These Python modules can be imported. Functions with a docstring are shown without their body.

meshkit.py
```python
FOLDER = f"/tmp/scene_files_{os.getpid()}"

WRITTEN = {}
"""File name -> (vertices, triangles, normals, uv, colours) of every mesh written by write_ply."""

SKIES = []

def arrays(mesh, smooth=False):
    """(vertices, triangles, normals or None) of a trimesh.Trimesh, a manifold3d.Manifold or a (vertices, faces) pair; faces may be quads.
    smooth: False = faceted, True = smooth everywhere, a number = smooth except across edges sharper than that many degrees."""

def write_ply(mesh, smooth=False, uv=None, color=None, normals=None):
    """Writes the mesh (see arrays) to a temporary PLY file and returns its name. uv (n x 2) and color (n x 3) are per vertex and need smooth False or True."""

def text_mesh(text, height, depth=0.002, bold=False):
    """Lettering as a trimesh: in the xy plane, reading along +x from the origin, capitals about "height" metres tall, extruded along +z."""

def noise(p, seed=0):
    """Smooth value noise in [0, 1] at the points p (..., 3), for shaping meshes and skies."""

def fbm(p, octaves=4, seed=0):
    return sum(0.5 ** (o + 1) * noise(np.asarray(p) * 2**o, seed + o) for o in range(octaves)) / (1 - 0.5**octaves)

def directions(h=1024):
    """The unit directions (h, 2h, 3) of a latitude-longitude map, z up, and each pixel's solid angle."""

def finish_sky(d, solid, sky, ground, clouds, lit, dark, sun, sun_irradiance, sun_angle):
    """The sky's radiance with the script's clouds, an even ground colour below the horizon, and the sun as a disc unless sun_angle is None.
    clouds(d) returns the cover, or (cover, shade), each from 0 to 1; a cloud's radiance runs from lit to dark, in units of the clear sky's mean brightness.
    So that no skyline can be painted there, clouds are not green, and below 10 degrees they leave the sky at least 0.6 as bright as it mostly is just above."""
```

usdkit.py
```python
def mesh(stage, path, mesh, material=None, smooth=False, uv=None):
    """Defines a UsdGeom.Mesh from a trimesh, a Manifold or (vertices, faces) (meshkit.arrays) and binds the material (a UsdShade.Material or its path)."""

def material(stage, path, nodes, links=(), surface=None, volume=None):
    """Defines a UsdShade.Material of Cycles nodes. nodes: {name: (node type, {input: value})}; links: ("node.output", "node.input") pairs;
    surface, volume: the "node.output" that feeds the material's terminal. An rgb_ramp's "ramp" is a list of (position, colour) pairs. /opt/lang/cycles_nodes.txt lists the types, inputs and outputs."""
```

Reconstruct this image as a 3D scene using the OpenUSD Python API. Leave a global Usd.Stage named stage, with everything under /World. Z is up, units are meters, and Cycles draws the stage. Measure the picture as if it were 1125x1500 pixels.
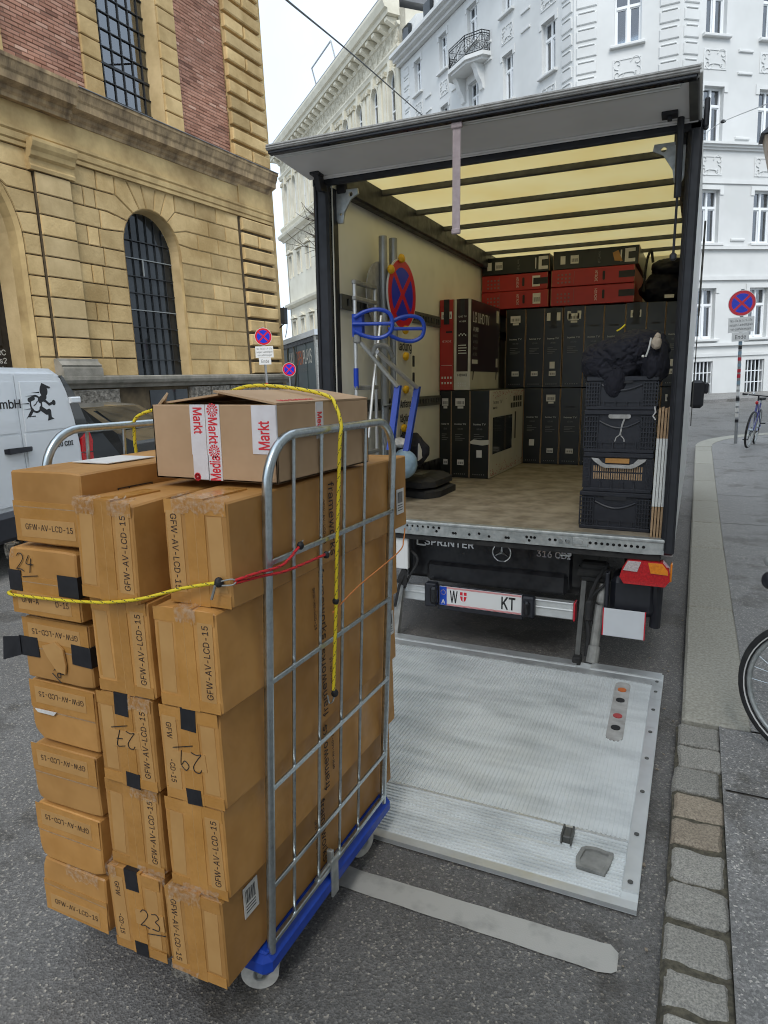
import math, random
import numpy as np, trimesh, usdkit, meshkit, manifold3d
from pxr import Usd, UsdGeom, UsdLux, UsdShade, Gf, Sdf, Vt
from shapely.geometry import Polygon, Point, box as sbox, LineString, MultiPolygon
from shapely.ops import unary_union
from shapely import affinity

PI = math.pi
stage = Usd.Stage.CreateInMemory()
UsdGeom.SetStageUpAxis(stage, 'Z')
UsdGeom.SetStageMetersPerUnit(stage, 1.0)
UsdGeom.Xform.Define(stage, '/World')
UsdGeom.Scope.Define(stage, '/World/Looks')

# ------------------------------------------------------------------ camera
def cam_axes(yaw, pitch, roll):
    y, p, r = (math.radians(a) for a in (yaw, pitch, roll))
    fw = np.array([math.sin(y) * math.cos(p), math.cos(y) * math.cos(p), math.sin(p)])
    rt = np.array([math.cos(y), -math.sin(y), 0]); u = np.cross(rt, fw)
    c, s = math.cos(r), math.sin(r)
    return c * rt + s * u, -s * rt + c * u, fw
CAM = np.array([0.0, 0.0, 1.65])
rt, u_, fw = cam_axes(-24.692, -10.847, -0.7436)
cam = UsdGeom.Camera.Define(stage, '/World/camera')
cam.AddTransformOp().Set(Gf.Matrix4d(*[float(v) for row in (list(rt) + [0], list(u_) + [0], list(-fw) + [0], list(CAM) + [1]) for v in row]))
cam.CreateHorizontalApertureAttr(36.0)
cam.CreateFocalLengthAttr(989.37 / 1125 * 36)
cam.CreateClippingRangeAttr(Gf.Vec2f(0.05, 2000))
cam.CreateExposureAttr(0.70)

# ------------------------------------------------------------------ sky and soft sun (overcast)
EL, AZ = math.radians(46), math.radians(158)          # AZ = atan2(x, y) of the direction towards the sun
sky = UsdLux.DomeLight.Define(stage, '/World/sky')
skym = usdkit.material(stage, '/World/Looks/sky_material', {
    'sky': ('sky_texture', {'sky_type': 'single_scattering', 'sun_disc': False, 'sun_elevation': EL, 'sun_rotation': AZ}),
    'tc': ('texture_coordinate', {}),
    'n': ('noise_texture', {'scale': 2.2, 'detail': 5.0, 'roughness': 0.55}),
    'r': ('rgb_ramp', {'ramp': [(0.3, (12.2, 14.9, 18.2)), (0.7, (15.6, 17.4, 19.4))]}),
    'm': ('mix', {'fac': 0.86}),
    'bg': ('background_shader', {'strength': 0.052}),
}, [('tc.generated', 'n.vector'), ('n.fac', 'r.fac'), ('sky.color', 'm.color1'), ('r.color', 'm.color2'), ('m.color', 'bg.color')], surface='bg.background')
UsdShade.MaterialBindingAPI.Apply(sky.GetPrim()).Bind(skym)
sky.GetPrim().SetCustomDataByKey('kind', 'structure')
sun = UsdLux.DistantLight.Define(stage, '/World/sun')
sun.CreateNormalizeAttr(True)
sun.CreateIntensityAttr(0.4); sun.CreateAngleAttr(30.0); sun.CreateColorAttr(Gf.Vec3f(1.0, 0.97, 0.93))
sd = np.array([math.sin(AZ) * math.cos(EL), math.cos(AZ) * math.cos(EL), math.sin(EL)])
xa = np.cross([0, 0, 1.0], sd); xa /= np.linalg.norm(xa); ya = np.cross(sd, xa)
sun.AddTransformOp().Set(Gf.Matrix4d(*[float(v) for row in (list(xa) + [0], list(ya) + [0], list(sd) + [0], [0, 0, 20, 1]) for v in row]))

# ------------------------------------------------------------------ materials
MATS = {}
def mat(name, col, col2=None, scale=6.0, detail=5.0, rough=0.6, rough2=None, metal=0.0, bump=0.0, bscale=60.0, bdist=0.002, spec=0.5, ior=1.5, stretch=(1, 1, 1), ramp=(0.35, 0.65), coat=0.0, rand=0.0, sheen=0.0, bdetail=4.0):
    nodes = {'p': ('principled_bsdf', {'base_color': col, 'roughness': rough, 'metallic': metal, 'ior': ior, 'specular_ior_level': spec, 'coat_weight': coat, 'sheen_weight': sheen})}
    links = []
    if col2 is not None or bump or rough2 is not None:
        nodes['g'] = ('geometry', {}); nodes['mp'] = ('mapping', {'scale': stretch})
        links.append(('g.position', 'mp.vector'))
    if col2 is not None:
        nodes['n'] = ('noise_texture', {'scale': scale, 'detail': detail, 'roughness': 0.6})
        nodes['r'] = ('rgb_ramp', {'ramp': [(ramp[0], col), (ramp[1], col2)]})
        links += [('mp.vector', 'n.vector'), ('n.fac', 'r.fac')]
        last = 'r.color'
        if rand:
            nodes['oi'] = ('object_info', {}); nodes['rm'] = ('map_range', {'to_min': 1 - rand, 'to_max': 1 + rand * .6}); nodes['mm'] = ('hsv', {})
            links += [('oi.random', 'rm.value'), ('rm.result', 'mm.value'), (last, 'mm.color')]; last = 'mm.color'
        links.append((last, 'p.base_color'))
    if rough2 is not None:
        nodes['n3'] = ('noise_texture', {'scale': scale * 2.3, 'detail': 4.0}); nodes['r3'] = ('map_range', {'from_min': .35, 'from_max': .65, 'to_min': rough, 'to_max': rough2})
        links += [('mp.vector', 'n3.vector'), ('n3.fac', 'r3.value'), ('r3.result', 'p.roughness')]
    if bump:
        nodes['n2'] = ('noise_texture', {'scale': bscale, 'detail': bdetail}); nodes['b'] = ('bump', {'strength': bump, 'distance': bdist})
        links += [('mp.vector', 'n2.vector'), ('n2.fac', 'b.height'), ('b.normal', 'p.normal')]
    MATS[name] = usdkit.material(stage, '/World/Looks/' + name, nodes, links, surface='p.BSDF')
    return MATS[name]

def asphalt(name, base, base2, speck, bump=0.6, big=1.2):
    MATS[name] = usdkit.material(stage, '/World/Looks/' + name, {
        'g': ('geometry', {}),
        'n': ('noise_texture', {'scale': big, 'detail': 6.0, 'roughness': 0.65}), 'r': ('rgb_ramp', {'ramp': [(0.34, base), (0.66, base2)]}),
        'v': ('voronoi_texture', {'scale': 165.0, 'randomness': 1.0}), 'sc': ('separate_color', {}),
        'vr': ('rgb_ramp', {'ramp': [(0.0, (0.62,) * 3), (0.62, (0.95,) * 3), (0.92, (1.22,) * 3), (0.985, speck), (1.0, speck)]}),
        'fn': ('noise_texture', {'scale': 420.0, 'detail': 3.0}), 'fr': ('rgb_ramp', {'ramp': [(0.3, (0.68,) * 3), (0.7, (1.28,) * 3)]}),
        'm': ('mix', {'mix_type': 'multiply', 'fac': 1.0}), 'm2': ('mix', {'mix_type': 'multiply', 'fac': 0.85}), 'm3': ('mix', {'mix_type': 'multiply', 'fac': 1.0}),
        'sn': ('noise_texture', {'scale': 1.7, 'detail': 9.0, 'roughness': 0.7}), 'sr': ('rgb_ramp', {'ramp': [(0.40, (0.62, 0.60, 0.57)), (0.47, (1.0,) * 3), (0.60, (1.0,) * 3), (0.72, (1.14, 1.13, 1.11))]}),
        'b': ('bump', {'strength': bump, 'distance': 0.004}), 'rr': ('map_range', {'from_min': 0.3, 'from_max': 0.7, 'to_min': 0.42, 'to_max': 0.72}),
        'p': ('principled_bsdf', {'roughness': 0.7, 'specular_ior_level': 0.45}),
    }, [('g.position', 'n.vector'), ('g.position', 'v.vector'), ('g.position', 'fn.vector'), ('n.fac', 'r.fac'), ('v.color', 'sc.color'), ('sc.r', 'vr.fac'), ('fn.fac', 'fr.fac'),
        ('r.color', 'm.color1'), ('vr.color', 'm.color2'), ('m.color', 'm2.color1'), ('fr.color', 'm2.color2'), ('g.position', 'sn.vector'), ('sn.fac', 'sr.fac'), ('m2.color', 'm3.color1'), ('sr.color', 'm3.color2'), ('m3.color', 'p.base_color'),
        ('v.distance', 'b.height'), ('b.normal', 'p.normal'), ('n.fac', 'rr.value'), ('rr.result', 'p.roughness')], surface='p.BSDF')

asphalt('asphalt_road', (0.112, 0.105, 0.096), (0.212, 0.203, 0.190), (2.3, 2.2, 2.0), big=0.4)
asphalt('asphalt_walk', (0.195, 0.188, 0.178), (0.285, 0.276, 0.262), (2.4, 2.3, 2.2), bump=0.35)
mat('road_paint', (0.44, 0.425, 0.385), (0.29, 0.28, 0.255), scale=9, detail=9, rough=0.65, bump=0.35, bscale=220, ramp=(0.5, 0.72))
mat('granite_grey', (0.185, 0.178, 0.158), (0.44, 0.415, 0.36), scale=170, detail=8, rough=0.75, bump=0.7, bscale=90, bdist=0.004, rand=0.22)
mat('granite_warm', (0.20, 0.16, 0.118), (0.42, 0.35, 0.26), scale=150, detail=8, rough=0.78, bump=0.7, bscale=90, bdist=0.004, rand=0.15)
mat('granite_kerb', (0.27, 0.255, 0.21), (0.43, 0.41, 0.345), scale=70, detail=8, rough=0.8, bump=0.4, bscale=160, bdist=0.003, rand=0.1)
mat('joint_dirt', (0.07, 0.064, 0.055), (0.14, 0.125, 0.105), scale=40, rough=0.95, bump=0.6, bscale=150)
mat('moss', (0.055, 0.050, 0.036), (0.13, 0.115, 0.08), scale=60, rough=0.95, bump=0.8, bscale=150)
mat('cardboard', (0.40, 0.188, 0.043), (0.53, 0.270, 0.078), scale=4.5, detail=8, rough=0.42, rough2=0.7, bump=0.3, bscale=30, bdist=0.004, rand=0.25)
mat('cardboard_pink', (0.40, 0.255, 0.14), (0.47, 0.31, 0.18), scale=6, detail=6, rough=0.75, bump=0.2, bscale=40, bdist=0.002)
mat('cardboard_edge', (0.30, 0.19, 0.10), (0.42, 0.28, 0.16), scale=60, rough=0.85)
mat('packing_tape', (0.42, 0.195, 0.040), (0.51, 0.255, 0.068), scale=9, rough=0.14, rough2=0.34, bump=0.45, bscale=38, bdist=0.004, ramp=(0.3, 0.7), rand=0.12)
mat('tape_patch', (0.47, 0.25, 0.080), (0.52, 0.29, 0.10), scale=10, rough=0.4, bump=0.15, bscale=60)
mat('black_tape', (0.007, 0.007, 0.009), (0.013, 0.013, 0.016), scale=30, rough=0.5, bump=0.3, bscale=90)
mat('ink', (0.035, 0.018, 0.012), rough=0.7)
mat('ink_black', (0.012, 0.012, 0.014), rough=0.6)
mat('red_ink', (0.62, 0.02, 0.03), rough=0.4)
mat('white_tape', (0.70, 0.68, 0.69), (0.62, 0.58, 0.58), scale=12, rough=0.28, bump=0.25, bscale=50)
mat('paper_label', (0.70, 0.68, 0.64), (0.62, 0.60, 0.57), scale=15, rough=0.6)
mat('zinc', (0.50, 0.555, 0.575), (0.56, 0.61, 0.63), scale=9, detail=4, rough=0.24, rough2=0.34, metal=1.0)
mat('zinc_dull', (0.34, 0.36, 0.35), (0.52, 0.53, 0.51), scale=22, detail=8, rough=0.42, rough2=0.62, metal=0.7, bump=0.15, bscale=80)
mat('alu', (0.60, 0.61, 0.60), (0.72, 0.73, 0.72), scale=5, detail=8, rough=0.36, rough2=0.5, metal=0.75)
mat('alu_plate', (0.52, 0.545, 0.54), (0.74, 0.765, 0.755), scale=3.0, detail=11, rough=0.4, rough2=0.62, metal=0.3, bump=0.08, bscale=60, ramp=(0.28, 0.58), stretch=(1.0, 3.5, 1.0))
mat('plastic_blue', (0.006, 0.045, 0.36), (0.010, 0.060, 0.42), scale=8, rough=0.36, rough2=0.5, bump=0.1, bscale=120)
mat('plastic_white', (0.62, 0.60, 0.55), (0.45, 0.43, 0.39), scale=30, rough=0.5)
mat('rubber', (0.013, 0.013, 0.014), (0.03, 0.029, 0.028), scale=20, rough=0.8, bump=0.2, bscale=100)
mat('black_paint', (0.006, 0.006, 0.008), (0.012, 0.012, 0.014), scale=6, rough=0.22, rough2=0.4)
mat('black_steel', (0.010, 0.011, 0.014), (0.020, 0.021, 0.026), scale=8, rough=0.42, rough2=0.6)
mat('black_plastic', (0.010, 0.011, 0.016), (0.016, 0.017, 0.023), scale=20, rough=0.45)
mat('dark_grey_steel', (0.06, 0.06, 0.055), (0.10, 0.10, 0.09), scale=12, rough=0.5)
mat('underbody', (0.010, 0.010, 0.010), (0.03, 0.028, 0.026), scale=14, rough=0.8)
mat('flap_grey', (0.66, 0.65, 0.64), (0.74, 0.73, 0.72), scale=2.0, detail=7, rough=0.4, rough2=0.55)
mat('grp_cream', (0.76, 0.745, 0.65), (0.82, 0.805, 0.72), scale=1.6, detail=7, rough=0.28, rough2=0.45)
mat('grp_white', (0.70, 0.70, 0.68), (0.60, 0.60, 0.57), scale=2.0, detail=7, rough=0.35)
mat('plywood', (0.185, 0.15, 0.105), (0.34, 0.29, 0.215), scale=7, detail=9, rough=0.62, rough2=0.8, bump=0.15, bscale=180, ramp=(0.36, 0.64))
mat('steel_blue', (0.01, 0.05, 0.42), rough=0.35, spec=0.5)
mat('tv_black', (0.010, 0.012, 0.011), (0.016, 0.018, 0.017), scale=5, rough=0.33)
mat('tv_maroon', (0.020, 0.006, 0.010), (0.028, 0.010, 0.014), scale=5, rough=0.3)
mat('tv_red', (0.42, 0.022, 0.018), (0.36, 0.018, 0.016), scale=6, rough=0.42)
mat('tv_white', (0.60, 0.575, 0.50), (0.54, 0.52, 0.44), scale=6, rough=0.5)
mat('print_white', (0.62, 0.62, 0.58), rough=0.5)
mat('print_grey', (0.16, 0.16, 0.15), rough=0.5)
mat('cloth_black', (0.007, 0.007, 0.012), (0.012, 0.012, 0.020), scale=30, rough=0.85, bump=0.15, bscale=300)
mat('cloth_cream', (0.48, 0.40, 0.31), (0.40, 0.33, 0.25), scale=20, rough=0.9)
mat('cloth_blue', (0.20, 0.30, 0.38), (0.26, 0.36, 0.44), scale=20, rough=0.9)
mat('plate_white', (0.72, 0.72, 0.70), rough=0.3)
mat('eu_blue', (0.01, 0.07, 0.50), rough=0.35)
mat('sign_blue', (0.008, 0.035, 0.55), rough=0.3)
mat('sign_red', (0.62, 0.012, 0.03), rough=0.3)
mat('yellow', (0.75, 0.42, 0.01), rough=0.45)
mat('lamp_red', (0.60, 0.008, 0.012), (0.36, 0.003, 0.006), scale=90, rough=0.08, coat=0.6)
mat('lamp_amber', (0.85, 0.28, 0.01), (0.7, 0.2, 0.01), scale=90, rough=0.08, coat=0.6)
mat('lamp_clear', (0.62, 0.55, 0.53), (0.40, 0.33, 0.32), scale=110, rough=0.1, coat=0.6)
mat('reflector_white', (0.66, 0.68, 0.70), (0.60, 0.62, 0.64), scale=4, rough=0.4)
mat('van_white', (0.76, 0.79, 0.82), (0.73, 0.76, 0.79), scale=1.5, rough=0.18, coat=0.5)
mat('car_dark', (0.014, 0.016, 0.017), rough=0.15, coat=0.7)
mat('car_glass', (0.010, 0.014, 0.016), rough=0.04, spec=0.8)
mat('container_green', (0.030, 0.050, 0.052), (0.040, 0.062, 0.064), scale=1.2, rough=0.45)
mat('container_white', (0.55, 0.60, 0.66), rough=0.5)
mat('sandstone', (0.40, 0.268, 0.108), (0.64, 0.465, 0.225), scale=1.1, detail=10, rough=0.85, bump=0.5, bscale=20, bdist=0.016, rand=0.2, bdetail=8)
mat('sandstone_smooth', (0.34, 0.23, 0.098), (0.60, 0.44, 0.205), scale=1.3, detail=9, rough=0.85, bump=0.25, bscale=30, bdist=0.008)
mat('sandstone_pale', (0.45, 0.325, 0.155), (0.62, 0.465, 0.245), scale=1.7, detail=9, rough=0.85, bump=0.3, bscale=26, bdist=0.01, rand=0.10)
mat('stone_weathered', (0.15, 0.105, 0.06), (0.46, 0.33, 0.18), scale=1.5, detail=9, rough=0.9, bump=0.4, bscale=20, bdist=0.015, stretch=(2.5, 2.5, 0.8))
mat('stone_joint', (0.055, 0.04, 0.024), (0.12, 0.09, 0.05), scale=3, rough=0.95)
mat('stone_grey', (0.17, 0.16, 0.13), (0.30, 0.28, 0.24), scale=3, detail=9, rough=0.9, bump=0.4, bscale=40, bdist=0.01)
mat('rubble_grey', (0.085, 0.078, 0.065), (0.27, 0.25, 0.215), scale=11, detail=7, rough=0.95, bump=1.0, bscale=16, bdist=0.06, rand=0.12)
mat('window_dark', (0.010, 0.012, 0.013), (0.035, 0.04, 0.043), scale=0.8, rough=0.06, spec=0.3)
mat('iron_dark', (0.012, 0.014, 0.016), rough=0.5)
mat('iron_light', (0.26, 0.28, 0.28), rough=0.5)
mat('door_wood', (0.010, 0.009, 0.009), (0.022, 0.018, 0.016), scale=8, rough=0.5)
mat('plaster_white', (0.53, 0.54, 0.53), (0.62, 0.63, 0.62), scale=0.35, detail=7, rough=0.85, bump=0.05, bscale=40)
mat('plaster_trim', (0.565, 0.575, 0.565), (0.63, 0.64, 0.63), scale=0.9, rough=0.85)
mat('plaster_cream', (0.58, 0.55, 0.45), (0.68, 0.655, 0.55), scale=0.5, detail=7, rough=0.85)
mat('cream_trim', (0.57, 0.535, 0.43), (0.68, 0.645, 0.53), scale=1.2, detail=8, rough=0.85)
mat('cream_ornament', (0.36, 0.325, 0.235), (0.66, 0.62, 0.50), scale=3.2, detail=8, rough=0.9, bump=1.0, bscale=6, bdist=0.12)
mat('window_white', (0.74, 0.76, 0.77), rough=0.4)
mat('pole_grey', (0.30, 0.31, 0.31), (0.38, 0.39, 0.39), scale=8, rough=0.4, metal=0.6)
mat('roof_tin', (0.12, 0.125, 0.13), (0.18, 0.185, 0.19), scale=1.0, rough=0.5)
mat('bark', (0.05, 0.042, 0.035), (0.10, 0.085, 0.07), scale=12, rough=0.95)
mat('far_wall', (0.52, 0.54, 0.55), (0.60, 0.62, 0.62), scale=0.5, rough=0.9)
mat('curtain', (0.50, 0.46, 0.38), (0.40, 0.36, 0.29), scale=5, rough=0.9, stretch=(8, 8, 0.5))
mat('bike_blue', (0.05, 0.05, 0.22), rough=0.25, coat=0.4)
mat('sticker_red', (0.5, 0.02, 0.04), rough=0.5)
mat('rope_yellow', (0.72, 0.56, 0.02), rough=0.6)
mat('rope_red', (0.60, 0.015, 0.02), rough=0.6)
mat('rope_orange', (0.62, 0.22, 0.06), rough=0.7)
mat('facade_plain', (0.60, 0.58, 0.53), (0.68, 0.66, 0.60), scale=0.6, rough=0.9)

# glass panes: mirror-like coat over see-through
MATS['pane_glass'] = usdkit.material(stage, '/World/Looks/pane_glass', {
    't': ('transparent_bsdf', {'color': (0.80, 0.86, 0.88)}), 'g': ('glossy_bsdf', {'color': (0.95, 0.97, 1.0), 'roughness': 0.02}),
    'f': ('fresnel', {'IOR': 2.6}), 'm': ('mix_closure', {})}, [('f.fac', 'm.fac'), ('t.BSDF', 'm.closure1'), ('g.BSDF', 'm.closure2')], surface='m.closure')
# sun-yellowed translucent roof skin
MATS['roof_skin'] = usdkit.material(stage, '/World/Looks/roof_skin', {
    'g': ('geometry', {}), 'n': ('noise_texture', {'scale': 2.5, 'detail': 6.0}), 'r': ('rgb_ramp', {'ramp': [(0.3, (0.93, 0.81, 0.50)), (0.7, (0.97, 0.89, 0.62))]}),
    't': ('translucent_bsdf', {}), 'd': ('diffuse_bsdf', {'color': (0.70, 0.61, 0.40)}), 'm': ('mix_closure', {'fac': 0.25})},
    [('g.position', 'n.vector'), ('n.fac', 'r.fac'), ('r.color', 't.color'), ('t.BSDF', 'm.closure1'), ('d.BSDF', 'm.closure2')], surface='m.closure')
# brick wall: colour of each brick comes from a primvar of the mesh
MATS['brick_red'] = usdkit.material(stage, '/World/Looks/brick_red', {
    'a': ('attribute', {'attribute': 'tone'}), 'r': ('rgb_ramp', {'ramp': [(0.0, (0.22, 0.105, 0.070)), (0.35, (0.36, 0.18, 0.12)), (0.75, (0.46, 0.25, 0.175)), (1.0, (0.56, 0.36, 0.27))]}),
    'g': ('geometry', {}), 'n': ('noise_texture', {'scale': 0.9, 'detail': 6.0}), 'nr': ('rgb_ramp', {'ramp': [(0.3, (0.72, 0.70, 0.70)), (0.7, (1.12, 1.1, 1.08))]}), 'm': ('mix', {'mix_type': 'multiply', 'fac': 1.0}),
    'n2': ('noise_texture', {'scale': 60.0, 'detail': 4.0}), 'b': ('bump', {'strength': 0.5, 'distance': 0.005}), 'p': ('principled_bsdf', {'roughness': 0.88})},
    [('a.fac', 'r.fac'), ('g.position', 'n.vector'), ('n.fac', 'nr.fac'), ('r.color', 'm.color1'), ('nr.color', 'm.color2'), ('m.color', 'p.base_color'), ('g.position', 'n2.vector'), ('n2.fac', 'b.height'), ('b.normal', 'p.normal')], surface='p.BSDF')
mat('mortar', (0.12, 0.085, 0.065), (0.20, 0.15, 0.12), scale=8, rough=0.95)

# ------------------------------------------------------------------ mesh helpers
class MB:
    """Collects pieces that become one mesh."""
    def __init__(self): self.v, self.f, self.n, self.tone = [], [], 0, []
    def add(self, v, f, tone=None):
        v = np.asarray(v, float); f = np.asarray(f, int)
        if f.ndim == 2 and f.shape[1] == 4: f = np.vstack([f[:, [0, 1, 2]], f[:, [0, 2, 3]]])
        self.v.append(v); self.f.append(f + self.n); self.n += len(v)
        if tone is not None: self.tone.append(np.full(len(v), tone))
        return self
    def tm(self, t): return self.add(t.vertices, t.faces)
    def mesh(self): return trimesh.Trimesh(np.vstack(self.v), np.vstack(self.f), process=False)
    def fix(self):
        m = self.mesh(); m.fix_normals(); return m

BOXF = np.array([[0, 2, 3, 1], [4, 5, 7, 6], [0, 1, 5, 4], [2, 6, 7, 3], [0, 4, 6, 2], [1, 3, 7, 5]])
BOXF = np.vstack([BOXF[:, [0, 1, 2]], BOXF[:, [0, 2, 3]]])
def box(x0, x1, y0, y1, z0, z1):
    v = np.array([[x, y, z] for x in (x0, x1) for y in (y0, y1) for z in (z0, z1)], float)
    return v, BOXF
def bevel(x0, x1, y0, y1, z0, z1, b):
    p = []
    for x, sx in ((x0, 1), (x1, -1)):
        for y, sy in ((y0, 1), (y1, -1)):
            for z, sz in ((z0, 1), (z1, -1)):
                p += [[x, y + sy * b, z + sz * b], [x + sx * b, y, z + sz * b], [x + sx * b, y + sy * b, z]]
    return hull(p)
def hull(p):
    m = manifold3d.Manifold.hull_points(np.asarray(p, np.float64)).to_mesh()
    return np.array(m.vert_properties[:, :3], float), np.array(m.tri_verts)
def xf(vf, R=None, t=(0, 0, 0)):
    v, f = vf
    v = np.asarray(v, float)
    if R is not None: v = v @ np.asarray(R, float).T
    return v + np.asarray(t, float), f
def rotz(a): c, s = math.cos(a), math.sin(a); return np.array([[c, -s, 0], [s, c, 0], [0, 0, 1]])
def roty(a): c, s = math.cos(a), math.sin(a); return np.array([[c, 0, s], [0, 1, 0], [-s, 0, c]])
def rotx(a): c, s = math.cos(a), math.sin(a); return np.array([[1, 0, 0], [0, c, -s], [0, s, c]])
def tube(path, r, sides=10, closed=False, caps=True):
    p = np.asarray(path, float); n = len(p)
    r = np.broadcast_to(r, (n,))
    if closed: t = np.roll(p, -1, 0) - np.roll(p, 1, 0)
    else: t = np.gradient(p, axis=0)
    t /= np.linalg.norm(t, axis=1, keepdims=True) + 1e-12
    a = np.zeros_like(p)
    a0 = np.cross(t[0], [0, 0, 1.0] if abs(t[0][2]) < .9 else [1.0, 0, 0]); a0 /= np.linalg.norm(a0)
    for i in range(n):
        a0 = a0 - t[i] * (a0 @ t[i]); a0 /= np.linalg.norm(a0) + 1e-12; a[i] = a0
    b = np.cross(t, a); ang = np.arange(sides) * 2 * PI / sides
    v = p[:, None] + r[:, None, None] * (np.cos(ang)[None, :, None] * a[:, None] + np.sin(ang)[None, :, None] * b[:, None])
    v = v.reshape(-1, 3); f = []
    m = n if closed else n - 1
    for i in range(m):
        k = (i + 1) % n
        for j in range(sides):
            l = (j + 1) % sides
            f += [[i * sides + j, i * sides + l, k * sides + l], [i * sides + j, k * sides + l, k * sides + j]]
    if caps and not closed:
        v = np.vstack([v, p[0], p[-1]]); c0, c1 = len(v) - 2, len(v) - 1
        for j in range(sides):
            l = (j + 1) % sides
            f += [[c0, l, j], [c1, (n - 1) * sides + j, (n - 1) * sides + l]]
    return v, np.array(f)
def cyl(a, b, r, sides=12): return tube([a, b], r, sides)
def arc(c, u, v, r, a0, a1, n=10):
    c, u, v = (np.asarray(x, float) for x in (c, u, v))
    return [c + r * (math.cos(t) * u + math.sin(t) * v) for t in np.linspace(a0, a1, n)]
def spline(pts, n=8):
    p = np.asarray(pts, float); p = np.vstack([2 * p[0] - p[1], p, 2 * p[-1] - p[-2]]); out = []
    for i in range(1, len(p) - 2):
        for t in np.linspace(0, 1, n, endpoint=False):
            out.append(.5 * ((2 * p[i]) + (-p[i - 1] + p[i + 1]) * t + (2 * p[i - 1] - 5 * p[i] + 4 * p[i + 1] - p[i + 2]) * t * t + (-p[i - 1] + 3 * p[i] - 3 * p[i + 1] + p[i + 2]) * t ** 3))
    return np.array(out + [p[-2]])
def prism(poly, O, U, V, d0, d1, N=None):
    """A shapely polygon (a along U, b along V) extruded from d0 to d1 along N."""
    O, U, V = (np.asarray(x, float) for x in (O, U, V))
    N = np.cross(U, V) if N is None else np.asarray(N, float)
    vs, fs, n = [], [], 0
    for g in (poly.geoms if hasattr(poly, 'geoms') else [poly]):
        if g.is_empty or g.area < 1e-9: continue
        m = trimesh.creation.extrude_polygon(g, 1.0, engine='earcut')
        q = m.vertices
        vs.append(O + q[:, :1] * U + q[:, 1:2] * V + (d0 + q[:, 2:] * (d1 - d0)) * N); fs.append(m.faces + n); n += len(q)
    v, f = np.vstack(vs), np.vstack(fs)
    if (np.dot(np.cross(U, V), N) < 0) != (d1 < d0): f = f[:, ::-1]
    return v, f
TEXTS = {}
def text(s, h, O, U, V, center=True, depth=0.0006, bold=False, squeeze=1.0, width=None):
    key = (s, bold)
    if key not in TEXTS:
        TEXTS[key] = meshkit.text_mesh(s, 0.1, 0.01, bold=bold)
    m = TEXTS[key]; q = np.array(m.vertices) * [h / .1 * squeeze, h / .1, depth / .01]
    w = q[:, 0].max()
    if width: q[:, 0] *= width / w; w = width
    if center: q[:, 0] -= w / 2; q[:, 1] -= h / 2
    U, V = np.asarray(U, float), np.asarray(V, float); N = np.cross(U, V)
    return np.asarray(O, float) + q[:, :1] * U + q[:, 1:2] * V + q[:, 2:] * N, np.array(m.faces)

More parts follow.
